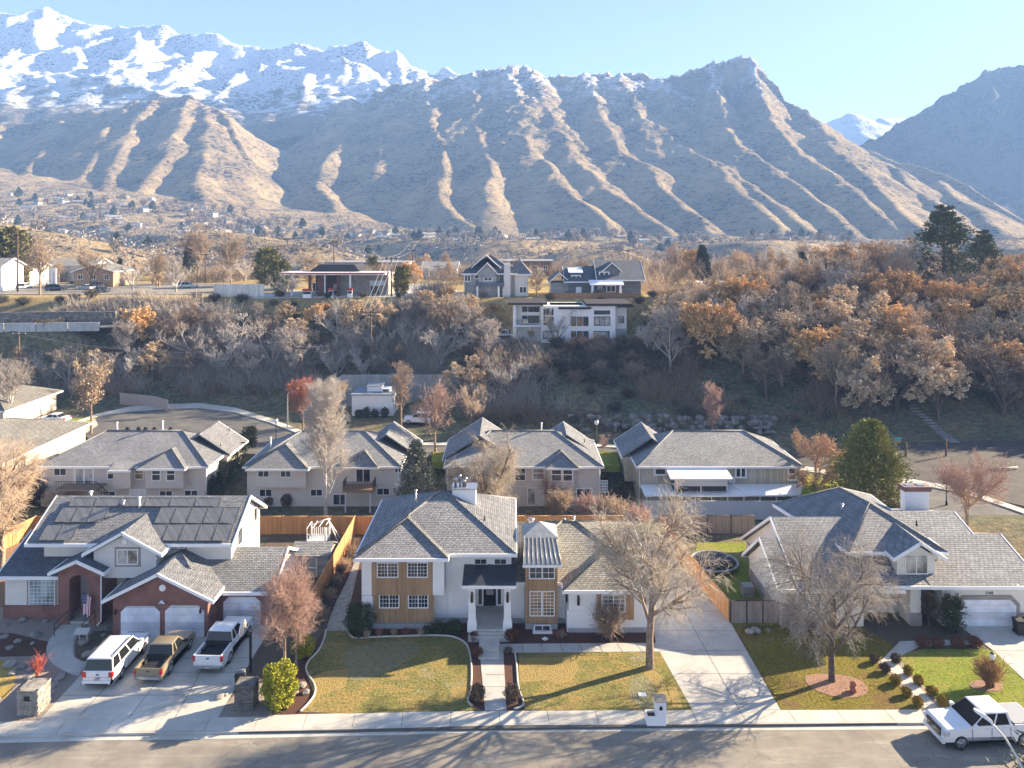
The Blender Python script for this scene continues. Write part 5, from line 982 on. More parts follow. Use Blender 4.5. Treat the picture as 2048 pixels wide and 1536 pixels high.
h = House('outbuilding', (-23, 128, -1), 'white flat roofed outbuilding with rooftop boxes on the back street', 'building'); q = MB(); q.box(-26.8, -19.9, 125.5, 131.5, -1.1, 2.35); h.add('wall', q, WHITE)
q = MB(); q.box(-27, -19.7, 125.3, 131.7, 2.35, 2.55); h.add('roof', q, M('slate_flat_roof', (.25, .29, .33))); q = MB(); q.box(-24.6, -22.2, 127.5, 130, 2.55, 3.5); h.add('roof_box', q, WHITE); q = MB(); q.box(-22.0, -20.6, 126.6, 128.6, 2.55, 3.2); h.add('roof_hatch', q, TRIM); q = MB(); q.slab([(-24.8, 127.3, 3.5), (-22, 127.3, 3.6), (-22, 130.2, 3.6), (-24.8, 130.2, 3.5)], .1); h.add('box_roof', q, MATS['slate_flat_roof']); q = MB(); q.box(-21.8, -20.9, 126.54, 126.6, 2.65, 3.1); h.add('hatch_window', q, GLASS)
# rock wall at the slope foot
q = MB(); rr = np.random.default_rng(4)
for k in range(150):
    x = rr.uniform(9, 41) if k < 190 else rr.uniform(32, 44); row = rr.integers(0, 4); y = 115.5+row*.7+rr.normal(0, .25)-(x > 26)*1.2; q.rock((x, y, BZ+.1+row*.55), rr.uniform(.25, .85), k, .75, 1)
ROCK = M('pale_boulders', (.27, .25, .22), (.12, .11, .10), 1.1, bmp=.5, bscale=4, kind='Position'); o = q.build('rock_wall', ROCK); tag(o, 'stacked pale boulder wall along the foot of the shaded slope', 'rock wall')
# ================================================================ HILLSIDE AND PLATEAU BUILDINGS
h = House('modern_house', (11, 149, 8.2), 'white flat roofed modern house with dark roof edges standing on the wooded hillside', 'house')
q = MB(); q.box(5.6, 20.0, 145, 153, 7.5, 15.3); q.box(.2, 5.6, 147.2, 153, 7.5, 15.6); q.box(.2, .75, 145, 147.3, 7.5, 15.6); h.add('wall', q, WHITE)
q = MB(); q.box(20.0, 22.3, 146, 152, 7.5, 15.2); h.add('wall', q, PALE); q = MB(); q.box(20.0, 22.35, 145.9, 146.0, 7.5, 10.8); h.add('lower_panel', q, SID_LGREY)
DK = M('dark_roof_edge', (.045, .035, .035))
for x0, x1, z, y0 in ((-.8, 6.8, 15.6, 144.2), (9.0, 15.2, 14.75, 144.3), (14.3, 23.2, 15.45, 144.3), (20.5, 23.6, 15.0, 145.2)): q = MB(); q.box(x0, x1, y0, 154, z, z+.38); h.add('roof', q, DK)
q = MB(); q.box(7.5, 14.0, 147, 152, 15.15, 15.3); h.add('roof_deck', q, TRIM)
for a, b, c, d in ((1088, 1106, 618, 629), (1088, 1106, 634, 649), (1087, 1105, 663, 677), (1189, 1219, 622, 628), (1188, 1218, 663, 677)): h.wpx(a, b, c, d, 145, nx=1, frame=DK, fw=.1, glass=GLASS_L if c > 660 else GLASS)
h.wpx(1189, 1219, 634, 650, 145, nx=3, frame=DK, fw=.12, glass=GLASS_L)
for a, b in ((1143, 1151.5), (1155, 1164), (1167, 1176)):
    for c, d in ((634, 651), (663, 674)): h.wpx(a, b, c, d, 145, nx=1, frame=DK, fw=.08, glass=GLASS_W if a < 1160 else GLASS)
h.wpx(1238, 1247, 633, 645, 146, nx=1, frame=DK, fw=.1, glass=GLASS_L)
for a, b in ((1045, 1054), (1057, 1066), (1068, 1078)):
    h.wpx(a, b, 614, 623, 147.2, nx=1, frame=DK, fw=.08); h.wpx(a, b, 632, 645, 147.2, nx=1, frame=DK, fw=.08)
q = MB(); q.box(.3, 5.6, 144.6, 147.2, 11.35, 11.6); h.add('balcony', q, TRIM); q = MB()
for k in range(22): q.box(.8+k*.22, .83+k*.22, 144.65, 144.68, 11.6, 12.6)
q.box(.75, 5.6, 144.62, 144.7, 12.58, 12.64); h.add('railing', q, BLK)
bq = MB(); bq.box(-.5, .5, -.3, .3, .2, .9); g = empty('grill', (2.6, 145.9, 11.6), 0, 'stainless barbecue grill on the balcony of the white modern house', 'grill'); bq.build('body', MET, g); bq = MB(); bq.sideprism([(-.3, .9), (.3, .9), (.25, 1.15), (-.1, 1.22), (-.28, 1.05)], -.5, .5); bq.build('lid', MET, g)
o = MB().prism([(22.5, 143), (28, 145), (29.5, 150), (28, 155), (22.8, 155)], 7.6, 8.38).build('hill_lawn', LAWN2); tag(o, kind='structure')
# left grey house
h = House('gabled_house', (-4, 170, 15), 'tall grey gabled house with beige chimney on the bluff', 'house', 'grey craftsman houses on the bluff')
q = MB(); q.box(-10.4, -2.6, 164.2, 176, 14, 20.4); q.wallprism([(-7.4, 19.5), (-3.4, 19.5), (-3.4, 20.6), (-5.4, 22.6), (-7.4, 20.6)], 163.2, 166); q.box(-7.4, -3.4, 163.3, 165, 14, 20); h.add('wall', q, SID_LGREY)
q = MB(); q.box(.6, 3.6, 164.6, 176, 14, 20.2); q.box(-2.6, .6, 165.5, 174, 14, 20.3); h.add('wall', q, PALE)
h.hip(-11.1, 1.2, 163.6, 176.8, 20.5, 24.3, SH_BLUE); h.hip(-.6, 4.3, 164.0, 177, 20.3, 23.2, SH_GREY); h.gable(-7.9, -2.9, 162.8, 170, 20.4, 22.9, SH_GREY, 'y', ends=(1, 0)); h.gable(-8.9, -2.6, 165.2, 170, 21.8, 24.6, SH_GREY, 'y', ends=(1, 0))
q = MB(); q.box(-1.75, -.35, 163.3, 164.6, 13.5, 22.6); q.box(-2.1, -.35, 163.2, 164.6, 13.5, 17.5); h.add('chimney', q, PALE)
for a, b, c, d, Y in ((969, 983, 550, 561, 163.3), (950, 965, 551, 556, 164.2), (1000, 1006, 550, 560, 165.5), (1000, 1006, 573, 586, 165.5), (1040, 1052, 574, 585, 164.6), (930, 940, 551, 562, 164.2)): h.wpx(a, b, c, d, Y, nx=2, fw=.16)
q = MB(); q.slab([(-7.9, 161.8, 18.0), (-1.8, 161.8, 18.0), (-1.8, 164.2, 18.9), (-7.9, 164.2, 18.9)], .15); h.add('porch_roof', q, SH_GREY)
for x in (-7.5, -2.9): q = MB(); q.box(x-.2, x+.2, 162, 162.4, 14, 18); h.add('porch_column', q, TRIM)
# right grey house
h = House('gabled_house', (19, 170, 15), 'charcoal gabled house with dormers and white porch above the white modern house', 'house', 'grey craftsman houses on the bluff')
q = MB(); q.box(19.2, 28.4, 165.5, 177, 14.8, 19.1); q.sideprism([(165.5, 19), (177, 19), (171.2, 22.7)], 28.0, 28.4); q.box(12.5, 19.2, 166, 176, 14.8, 18.6); h.add('wall', q, SID_GREY); q = MB(); q.box(8.6, 12.5, 167, 174, 14.8, 18.3); h.add('wall', q, SID_LGREY)
q = MB(); q.box(28.4, 28.5, 165.6, 176.9, 15, 19.2); q.sideprism([(165.6, 19.2), (176.9, 19.2), (171.2, 22.6)], 28.4, 28.5); h.add('gable_wall', q, M('pale_gable_wall', (.52, .50, .47)))  # right gable end, paler than the other walls of this house
h.gable(18.6, 29.3, 164.7, 177.8, 19.0, 23.1, SH_BLUE, 'x', ends=(1, 1)); h.gable(11.5, 19.0, 165.4, 176.6, 18.6, 21.8, SH_BLUE, 'x', ends=(1, 0)); h.gable(8.1, 13.0, 166, 175, 18.4, 20.6, SH_BLUE, 'y', ends=(1, 0))
q = MB(); q.wallprism([(20.6, 19.4), (23.7, 19.4), (23.7, 21), (22.15, 22.3), (20.6, 21)], 166.4, 170); q.box(13.0, 15.4, 167.0, 170, 19, 20.6); h.add('dormer', q, SID_GREY)
h.gable(20.1, 24.2, 166, 171, 21.0, 22.8, SH_BLUE, 'y', ends=(1, 0)); q = MB(); q.slab([(12.6, 166.6, 20.6), (15.8, 166.6, 20.6), (15.8, 170.6, 21.5), (12.6, 170.6, 21.5)], .12); h.add('dormer_roof', q, TRIM)
h.wpx(1200, 1217, 545, 554, 166.4, nx=2, fw=.2); h.wpx(1144, 1160, 552, 558, 167.0, nx=2, fw=.2); h.wpx(1197, 1203, 574, 589, 165.5, nx=1, fw=.15, glass=GLASS_L); h.wpx(1214, 1230, 572, 583, 165.5, nx=2, fw=.18); h.wpx(1154, 1161, 576, 587, 166, nx=1, fw=.2, glass=MATS['door_white'])
for a, b in ((168, 169.2), (170.4, 172), (173.6, 174.8)): h.win(a, b, 16.2, 18, 28.5, face='+x', nx=1, fw=.15)
q = MB(); q.slab([(16.9, 162.6, 18.2), (24.3, 162.6, 18.2), (24.3, 165.5, 19.0), (16.9, 165.5, 19.0)], .2); h.add('porch_roof', q, TRIM)
for x in (17.5, 23.6): q = MB(); q.wallprism([(x-.35, 14.8), (x+.35, 14.8), (x+.2, 18.0), (x-.2, 18.0)], 162.9, 163.4); h.add('porch_column', q, TRIM)
# gas station
h = House('petrol_station', (-37, 168, 15.3), 'brick petrol station with long flat white canopy on the left bluff', 'building')
q = MB(); q.box(-50.5, -27.6, 163, 170, 20.2, 20.7); h.add('canopy', q, M('canopy_white', (.62, .63, .63))); q = MB(); q.box(-50.4, -27.6, 162.93, 163, 20.45, 20.72); h.add('canopy_stripe', q, M('station_red', (.40, .05, .04)))
q = MB(); q.box(-38.5, -27.8, 168, 178, 15, 20.1); h.add('wall', q, BRICK_G); q = MB(); q.box(-44.5, -35.5, 170, 180, 15, 20.1); h.add('wall', q, M('dark_brick_wall', (.12, .07, .055)))
q = MB(); q.prism([(-45, 166.9), (-35, 166.9), (-35, 180), (-45, 180)], 20.75, 20.8); q.add([(-45, 167, 20.8), (-34, 167, 20.8), (-35.5, 169, 22.2), (-43.5, 169, 22.2), (-45, 180, 20.8), (-34, 180, 20.8), (-35.5, 178, 22.2), (-43.5, 178, 22.2)], [(0, 1, 2, 3), (1, 5, 6, 2), (5, 4, 7, 6), (4, 0, 3, 7), (3, 2, 6, 7)]); h.add('roof', q, M('black_mansard', (.03, .03, .035)))
for px, w in ((583, .35), (619, .5), (642, 1.4), (649, .3), (676, .5), (700, .35)): x = Xa(px, 164); q = MB(); q.box(x-w/2, x+w/2, 164, 164.6, 15, 20.2); h.add('canopy_column', q, M('station_brown', (.16, .07, .05)) if w > .4 else TRIM)
h.wpx(626, 642, 566, 582, 170, nx=3); h.wpx(668, 676, 570, 580, 168, nx=1, glass=GLASS_L); q = MB(); q.box(Xa(739, 167.8), Xa(771, 167.8), 167.7, 168, Za(571, 168), Za(561, 168)); h.add('sign_panel', q, M('pale_blue_panel', (.55, .62, .68))); h.wpx(741, 758, 572, 588, 168, nx=2)
pumps = []
for i, px in enumerate((611, 618, 662, 700)):
    x = Xa(px, 161.5); gz = ground_z(x, 161.5)
    if i == 0:
        p = empty('fuel_pump', (x, 161.5, gz), 0, 'leftmost fuel pump under the petrol station canopy', 'fuel pump', 'fuel pumps at the petrol station'); q = MB(); q.box(-.5, .5, -.3, .3, 0, 1.5); q.build('body', TRIM, p); q = MB(); q.box(-.45, .45, -.34, -.3, .9, 1.4); q.build('display', BLK, p); q = MB(); q.box(-.55, .55, -.33, .33, 1.5, 2.0); q.build('header', MATS['station_red'], p); P_ = p
    else: o = copy_tree(P_); o.location = (x, 161.5, gz); o['label'] = ('', 'fuel pump directly right of the leftmost pump under the canopy', 'fuel pump under the middle of the canopy', 'rightmost fuel pump, before the brick wall of the petrol station')[i]
# houses among the plateau trees (left, far centre and right)
def small_house(label, px, py, Y, w, d, hgt, wall, roof, axis='x', name='house', grp=None, rh=1.8, rz=0., flat=False):
    x, _, z = A(px, py, Y); h = House(name, (x, Y, z), label, 'house', grp); q = MB(); q.box(x-w/2, x+w/2, Y, Y+d, z-3, z+hgt)
    if not flat and axis == 'y': q.wallprism([(x-w/2, z+hgt), (x+w/2, z+hgt), (x, z+hgt+rh*.93)], Y, Y+.3)
    elif not flat: q.sideprism([(Y, z+hgt), (Y+d, z+hgt), (Y+d/2, z+hgt+rh*.93)], x+w/2-.3, x+w/2)
    h.add('wall', q, wall)
    if flat: q = MB(); q.box(x-w/2-.8, x+w/2+.8, Y-.8, Y+d+.8, z+hgt, z+hgt+.35); h.add('roof', q, roof)
    else: h.gable(x-w/2-.5, x+w/2+.5, Y-.5, Y+d+.5, z+hgt, z+hgt+rh, roof, axis)
    n = max(2, int(w/3.2))
    for k in range(n): a = x-w/2+w*(k+.5)/n; h.win(a-.55, a+.55, z+.9, z+2.1, Y, nx=2, fw=.1)
    h.o.rotation_euler[2] = rz; return h
W2 = M('cream_siding', (.66, .63, .56)); TB = M('tan_brick_wall', (.42, .30, .2), (.34, .24, .16), 2)
small_house('white house with grey roof at the left edge of the bluff', 25, 566, 195, 9, 8, 4.2, WHITE, SH_FAR, name='ranch_house'); small_house('tan brick house with a low gable beside the dark bare tree', 187, 566, 190, 10, 9, 2.9, TB, SH_WARM, 'y', name='ranch_house')
small_house('low cream building behind the tan brick house', 140, 553, 215, 14, 9, 3.3, W2, SH_WARM, name='ranch_house'); small_house('house corner with white wall at the far left edge', -12, 570, 178, 3.5, 8, 4.5, WHITE, SH_GREY, name='ranch_house')
small_house('flat white roofed house half hidden by trees on the right bluff', 1475, 598, 172, 14, 8, 3.2, M('brown_wall', (.22, .17, .13)), TRIM, name='flat_house', flat=True); small_house('flat roofed pavilion with thin posts among the right bluff trees', 1590, 597, 170, 13, 8, 3.0, MATS['brown_wall'], TRIM, name='flat_house', flat=True)
small_house('long flat brick building behind the grey gabled houses', 1045, 545, 235, 18, 10, 3.4, M('red_wall', (.25, .13, .10)), M('grey_flat_roof', (.3, .3, .31)), name='flat_house', flat=True); small_house('flat grey roofed building behind the petrol station', 720, 545, 240, 30, 12, 3.0, PALE, MATS['grey_flat_roof'], name='flat_house', flat=True)
small_house('cream house behind the tree beside the grey gabled house', 880, 556, 225, 10, 8, 3, W2, SH_GREY, name='ranch_house'); small_house('low house with weathered roof behind the fuel canopy left end', 560, 560, 230, 12, 8, 2.8, TB, SH_WARM, name='ranch_house')
rr = np.random.default_rng(12); sp_ = []
# far town on the bench: houses copied from a few kinds
def far_proto(i, wall, roof, w, d, hh, axis):
    h = House('far_house', (0, 0, 0), ('cream house with slate roof', 'tall taupe gabled house', 'long tan brick house', 'low pale house')[i]+' far off on the bench below the mountains', 'house', 'distant houses on the bench'); q = MB(); q.box(-w/2, w/2, 0, d, -3, hh)
    if axis == 'y': q.wallprism([(-w/2, hh), (w/2, hh), (0, hh+2.1)], 0, .4)
    h.add('wall', q, wall); h.gable(-w/2-.6, w/2+.6, -.6, d+.6, hh, hh+2.4, roof, axis); q = MB()
    for k in range(3): a = -w/2+w*(k+.5)/3; q = MB(); q.box(a-.7, a+.7, -.08, 0, 1.0, 2.4); h.add('window', q, GLASS)
    return h.o
FP = [far_proto(0, W2, SH_BLUE, 15, 10, 4.0, 'x'), far_proto(1, TAUPE, SH_WARM, 12, 12, 5.0, 'y'), far_proto(2, TB, SH_GREY, 20, 10, 3.4, 'x'), far_proto(3, PALE, SH_FAR, 20, 10, 3.2, 'x')]
used = [0]*4
def zfar(x, y):                                     # height of the far land by ray
    i = int(round((y-330)/3.6)); j = int(round((x+1350)/3.6)); return float(Zm[min(max(i, 0), Zm.shape[0]-1), min(max(j, 0), Zm.shape[1]-1)])
far_spots = []
def far_spot(px_rng, y_rng):
    for _ in range(50):
        px = rr.uniform(*px_rng); Y = rr.uniform(*y_rng); x = Xa(px, Y)
        if all((x-a)**2+((Y-b)*1.)**2 > 20**2 for a, b in far_spots): far_spots.append((x, Y)); return x, Y
    return x, Y
for pr, yr, n in (((0, 520), (700, 880), 40), ((500, 950), (690, 800), 24), ((900, 1700), (690, 760), 20)):
    for _ in range(n):
        x, Y = far_spot(pr, yr); k = int(rr.integers(0, 4)); o = FP[k] if not used[k] else copy_tree(FP[k]); used[k] = 1; o.location = (x, Y, zfar(x, Y)+.3); o.rotation_euler = (0, 0, rr.uniform(-.7, .7)); s = rr.uniform(.5, .75); o.scale = (s, s, s); pq = x/Y*F+CX; o['label'] = ('cream house with slate roof', 'tall taupe gabled house', 'long tan brick house', 'low pale house')[k]+' on the '+('upper' if Y > 800 else 'lower' if Y < 735 else 'middle')+' bench, '+('above the far left car park' if pq < 250 else 'above the corrugated fence' if pq < 520 else 'above the petrol station' if pq < 800 else 'left of the grey gabled houses' if pq < 950 else 'above the grey gabled houses' if pq < 1290 else 'above the right woods')
# ================================================================ VEHICLES (x forward, origin on the ground under the middle)
def paint(name, c, metal=.0): 
    m = M(name, c, rough=.28, metal=metal, spec=.5); m.node_tree.nodes['Principled BSDF'].inputs['Coat Weight'].default_value = .6; return m
TYRE = M('tyre_rubber', (.02, .02, .02), rough=.8); RIM = M('wheel_alloy', (.45, .45, .46), rough=.3, metal=.8); CGL = M('car_glass', (.012, .014, .016), rough=.08, spec=.35); REDL = M('tail_light_red', (.5, .01, .015), rough=.15, spec=.6); AMB = M('amber_lens', (.6, .22, .03), rough=.2); HEAD = M('head_lamp', (.5, .52, .55), rough=.1, spec=.8); CHR = M('chrome', (.6, .6, .62), rough=.15, metal=1); BLKP = M('black_plastic', (.025, .025, .027), rough=.6)
def bev(o, w_):
    for p in o.data.polygons: p.use_smooth = True
    m = o.modifiers.new('bevel', 'BEVEL'); m.width = w_; m.segments = 2; m.limit_method = 'ANGLE'; m.angle_limit = R(32); m.harden_normals = True
def vehicle(name, label, pnt, L=5.2, W=1.95, kind='suv', wb=3.0, rf=.9, wr=.38, belt=1.12, top=1.85, low=.34, hood=1.05, gx=(1.1, .35, -2.3, -2.45), bumper=None, cat=None, group=None, amber=False, cover=False, rack=False, det=True):
    r = empty(name, (0, 0, 0), 0, label, cat or name.replace('_', ' '), group); hw = W/2; xf, xr = L/2, -L/2; wf = xf-rf; wrr = wf-wb; bedx = gx[3]-.12
    import bmesh
    def arch(c): return [(c+(wr+.07)*math.cos(a), wr+(wr+.07)*math.sin(a)) for a in np.linspace(math.pi*1.04, -.04*math.pi, 9)]
    bz = belt if kind != 'pickup' else 2*wr+.11
    top_pts = [(xf-.06, low+.05), (xf, .62), (xf-.05, hood-.16), (xf-.22, hood-.03), (gx[0]+.25, hood+.03), (gx[0], belt)]
    if kind == 'pickup': top_pts += [(bedx, belt), (bedx, bz), (xr+.03, bz), (xr, low+.15)]
    elif kind == 'sedan': top_pts += [(gx[3], belt), (xr+.25, belt-.02), (xr+.04, belt-.18), (xr, low+.12)]
    else: top_pts += [(gx[3]+.0, belt), (xr+.03, belt-.06), (xr, low+.2)]
    bot = [(xr+.1, low)]+[p for p in arch(wrr) if p[1] > low-.02]+[(wrr+wr+.09, low-.04), (wf-wr-.09, low-.04)]+[p for p in arch(wf) if p[1] > low-.02]
    pts = top_pts[::-1]; prof = bot+pts
    q = MB(); n = len(prof); ys = (-hw, -hw+.07, hw-.07, hw); sc = (.975, 1, 1, .975); V = []; cx = 0
    for y, s in zip(ys, sc):
        for x, z in prof: V.append((x*s if abs(x) > xf-.35 else x, y*(1 if z < belt-.12 or abs(y) < hw-.1 else .965), z if s == 1 or z < belt-.1 else z-.035))
    Fs = [tuple(range(n))[::-1] if 0 else tuple(range(n)), tuple(range(4*n-1, 3*n-1, -1))]
    for k in range(3):
        for i in range(n): Fs.append((k*n+i, (k+1)*n+i, (k+1)*n+(i+1) % n, k*n+(i+1) % n))
    q.add(V, Fs); body = q.build('body', pnt, r); bev(body, .028)
    # dark underside and inner wells
    q = MB(); q.box(xr+.3, xf-.3, -hw+.12, hw-.12, .2, low+.25); q.build('chassis', BLKP, r)
    # cabin
    tw = hw*.80; bw = hw*.945; a, b, c, d = gx
    V = [(a, -bw, belt-.02), (a, bw, belt-.02), (d, bw, belt-.02), (d, -bw, belt-.02), (b, -tw, top-.06), (b, tw, top-.06), (c, tw, top-.06), (c, -tw, top-.06)]
    q = MB(); q.add(V, [(0, 1, 5, 4), (1, 2, 6, 5), (2, 3, 7, 6), (3, 0, 4, 7), (4, 5, 6, 7), (3, 2, 1, 0)]); q.build('windows', CGL, r)
    q = MB(); V = []
    for z, e, in ((top-.08, .02), (top-.02, .0), (top+.02, -.10)): V += [(b+.03+e, -tw-e, z), (b+.03+e, tw+e, z), (c-.03-e, tw+e, z), (c-.03-e, -tw-e, z)]
    q.add(V, [(3, 2, 1, 0)]+[(k*4+i, k*4+(i+1) % 4, k*4+4+(i+1) % 4, k*4+4+i) for k in (0, 1) for i in range(4)]+[(8, 9, 10, 11)])
    if rack:
        for k in range(5): y = -tw*.6+k*tw*.3; q.box(c+.25, b-.25, y-.03, y+.03, top+.0, top+.035)
    bev(q.build('roof', pnt, r), .03)
    lp = lambda s, x0, x1, w0: [(x0, s*(bw+.012), belt-.03), (x0-w0, s*(bw+.012), belt-.03), (x1-w0*.8, s*(tw+.015), top-.06), (x1, s*(tw+.015), top-.06)]
    q = MB(); npil = {'suv': (0, .36, .70, 1), 'pickup': (0, .52, 1), 'cab': (0, .62, 1), 'sedan': (0, .5, 1)}[kind if kind != 'pickup' or (b-c) > 1.3 else 'cab']
    for s in (-1, 1):
        for f in npil:
            w0 = .10 if 0 < f < 1 else (.09 if f == 0 else -.16); P = lp(s, a+(d-a)*f, b+(c-b)*f, w0); I = [(x, y-s*.03, z) for x, y, z in P]; q.add(P+I, [(0, 1, 2, 3), (7, 6, 5, 4), (0, 4, 5, 1), (1, 5, 6, 2), (2, 6, 7, 3), (3, 7, 4, 0)])
        q.box(d, a, s*bw-.02, s*bw+.02, belt-.06, belt+.03) if s > 0 else q.box(d, a, s*bw-.02, s*bw+.02, belt-.06, belt+.03)
    q.build('pillars', pnt, r)
    if kind == 'pickup':
        for s in (-1, 1):
            q = MB(); y0, y1 = (hw-.13, hw-.01) if s > 0 else (-hw+.01, -hw+.13); q.box(xr+.04, bedx+.02, y0, y1, bz-.05, belt+.03); q.build('bed_side', pnt, r)
        q = MB(); q.box(xr+.01, xr+.08, -hw+.04, hw-.04, .60, belt+.02); tg = q.build('tailgate', pnt, r); q = MB(); q.box(xr-.012, xr+.01, -.10, .10, belt-.22, belt-.15); q.build('handle', BLKP, tg)
        q = MB(); q.box(xr+.08, bedx, -hw+.13, hw-.13, bz, bz+.03); q.box(bedx-.02, bedx+.05, -hw+.05, hw-.05, bz, belt+.05)
        for s in (-1, 1): q.box(wrr-.4, wrr+.4, s*(hw-.22)-.1, s*(hw-.22)+.1, bz, bz+.2)
        q.build('bed_liner', BLKP, r)
        if cover: q = MB(); q.box(xr+.1, bedx, -hw+.1, hw-.1, belt+.03, belt+.07); q.build('bed_cover', M('grey_bed_cover', (.36, .37, .38), rough=.5), r)
    for x in (wf, wrr):
        for s in (-1, 1):
            q = MB(); V = MB(); q.lathe([(wr*.70, 0), (wr*.94, .01), (wr, .05), (wr, .17), (wr*.94, .21), (wr*.7, .22)], n=22); Mx = Matrix.Translation((x, s*(hw+.015), wr))@Matrix.Rotation(R(90*s), 4, 'X'); q.xform(Mx); t = q.build('wheel', TYRE, r)
            q = MB(); q.lathe([(wr*.66, -.012), (wr*.6, .0), (wr*.2, .02)], n=18); q.lathe([(wr*.18, -.02), (wr*.18, .02)], n=10)
            for k in range(6): a_ = k*math.pi/3; ca, sa = math.cos(a_), math.sin(a_); q.add([(ca*.05-sa*.03, sa*.05+ca*.03, -.02), (ca*.05+sa*.03, sa*.05-ca*.03, -.02), (ca*wr*.64+sa*.025, sa*wr*.64-ca*.025, -.02), (ca*wr*.64-sa*.025, sa*wr*.64+ca*.025, -.02)], [(0, 1, 2, 3)])
            q.xform(Mx); q.build('rim', RIM, t)
    if not det: return r
    bm = bumper or pnt
    q = MB(); q.box(xr-.10, xr+.06, -hw+.06, hw-.06, .42, .62); bb = q.build('rear_bumper', bm, r); q = MB(); q.box(xf-.1, xf+.07, -hw+.08, hw-.08, .38, .60); q.build('front_bumper', bm, r)
    q = MB(); q.box(xf-.06, xf+.03, -hw*.62, hw*.62, .64, hood-.12); g = q.build('grille', BLKP if bumper is None else CHR, r); q = MB()
    for k in range(4): q.box(xf+.03, xf+.04, -hw*.6, hw*.6, .67+k*.075, .69+k*.075)
    q.build('grille_bar', CHR, g)
    for s in (-1, 1):
        q = MB(); y0, y1 = sorted((s*(hw-.30), s*(hw+.005))); q.box(xf-.32, xf+.015, y0, y1, hood-.36, hood-.14); q.build('headlight', HEAD, r)
        y0, y1 = sorted((s*(hw-.14 if kind == 'pickup' else hw-.26), s*(hw+.012))); q = MB(); q.box(xr-.02, xr+.14, y0, y1, belt-.38, belt-.02 if kind == 'pickup' else belt-.06); tl = q.build('taillight', REDL, r)
        if amber: q = MB(); q.box(xr-.03, xr+.10, y0+.01, y1-.01, belt-.12, belt-.03); q.build('turn_lens', AMB, tl)
        q = MB(); y0, y1 = sorted((s*(bw+.02), s*(bw+.27))); q.box(a-.28, a-.10, y0, y1, belt+.0, belt+.17); q.build('mirror', BLKP if bumper else pnt, r)
        for x in (a-.95, a-1.95):
            if x > d+.1: y0, y1 = sorted((s*(hw-.01), s*(hw+.02))); q = MB(); q.box(x-.09, x+.09, y0, y1, belt-.16, belt-.12); q.build('door_handle', CHR if bumper else pnt, r)
        y0, y1 = sorted((s*(hw-.001), s*(hw+.004))); q = MB()
        for x in (a-.02, (a+d)/2+.05, d+.15): q.box(x-.012, x+.012, y0, y1, low+.12, belt-.1)
        q.build('door_gap', BLKP, r)
    q = MB(); q.box(xr-.115, xr-.10, -.16, .16, .66 if kind == 'suv' else .46, .80 if kind == 'suv' else .58); q.build('licence_plate', M('plate', (.55, .5, .48), (.3, .25, .28), 20), r)
    if kind == 'suv':
        q = MB(); q.box(xr-.03, xr+.0, -hw*.8, hw*.8, belt-.42, belt-.39); q.build('trim_strip', CHR, r); q = MB(); q.box(xr-.12, xr-.09, -hw*.75, hw*.75, .40, .46); q.build('bumper_step', BLKP, r)
        q = MB(); q.add([(xr-.015, .1*math.cos(k*.5236), belt-.22+.045*math.sin(k*.5236)) for k in range(12)], [tuple(range(12))]); q.build('emblem', M('emblem_blue', (.02, .05, .16)), r)
    if rack:
        for s in (-1, 1): q = MB(); q.tube([(b-.1, s*(tw-.02), top+.02), (b-.25, s*(tw-.02), top+.09), (c+.3, s*(tw-.02), top+.09), (c+.1, s*(tw-.02), top+.02)], .028, 5); q.build('roof_rail', BLKP, r)
    return r
WP, GOLD, DKC, SIL, RDC = paint('white_car_paint', (.78, .79, .80)), paint('gold_car_paint', (.36, .29, .18), .35), paint('dark_car_paint', (.02, .022, .03)), paint('silver_car_paint', (.4, .42, .44), .4), paint('red_car_paint', (.25, .02, .02))
c = vehicle('suv', 'white family suv with black roof rails, tailgate facing the street, left of the tan pickup', WP, L=5.2, W=2.0, rack=True, rf=.95, wr=.40, top=1.92, belt=1.2, hood=1.12, low=.36, gx=(1.25, .45, -2.3, -2.52)); c.location = (-27.05, 51.5, .012); c.rotation_euler[2] = R(90)
c = vehicle('pickup_truck', 'gold tan extended cab pickup parked between the two white vehicles', GOLD, L=5.2, W=1.85, kind='pickup', wb=3.05, rf=.9, wr=.37, belt=1.08, top=1.74, hood=1.0, gx=(.95, .25, -.75, -.98), bumper=CHR, amber=True); c.location = (-23.95, 52.0, .012); c.rotation_euler[2] = R(89)
c = vehicle('pickup_truck', 'white pickup with empty black bed, rightmost vehicle on the brick house driveway', WP, L=5.7, W=2.0, kind='pickup', wb=3.4, rf=.95, wr=.41, belt=1.25, top=1.93, hood=1.15, low=.4, gx=(1.15, .35, -.85, -1.05), bumper=CHR); c.location = (-20.45, 53.45, .012); c.rotation_euler[2] = R(88)
c = vehicle('pickup_truck', 'white crew cab pickup with grey bed cover parked on the street at the right edge', WP, L=5.95, W=2.02, kind='pickup', wb=3.85, rf=1.0, wr=.43, belt=1.3, top=1.98, hood=1.22, low=.44, gx=(1.3, .45, -1.0, -1.2), cover=True); c.location = (27.9, 44.55, -.13); c.rotation_euler[2] = R(184)
x, y = G(104, 846, BZ); c = vehicle('sedan', 'silver white sedan parked in front of the white garage at the far left', WP, L=4.7, W=1.8, kind='sedan', wb=2.75, rf=.9, wr=.34, belt=.95, top=1.42, hood=.85, low=.25, gx=(1.0, .3, -.95, -1.5)); c.location = (x, y+.5, BZ+.02); c.rotation_euler[2] = R(176); SED = c
x, y = G(838, 846, BZ); c = vehicle('suv', 'white suv parked behind bare trees on the back street', WP, L=4.9, kind='suv', top=1.8); c.location = (x, y, BZ); c.rotation_euler[2] = R(178); SU2 = c
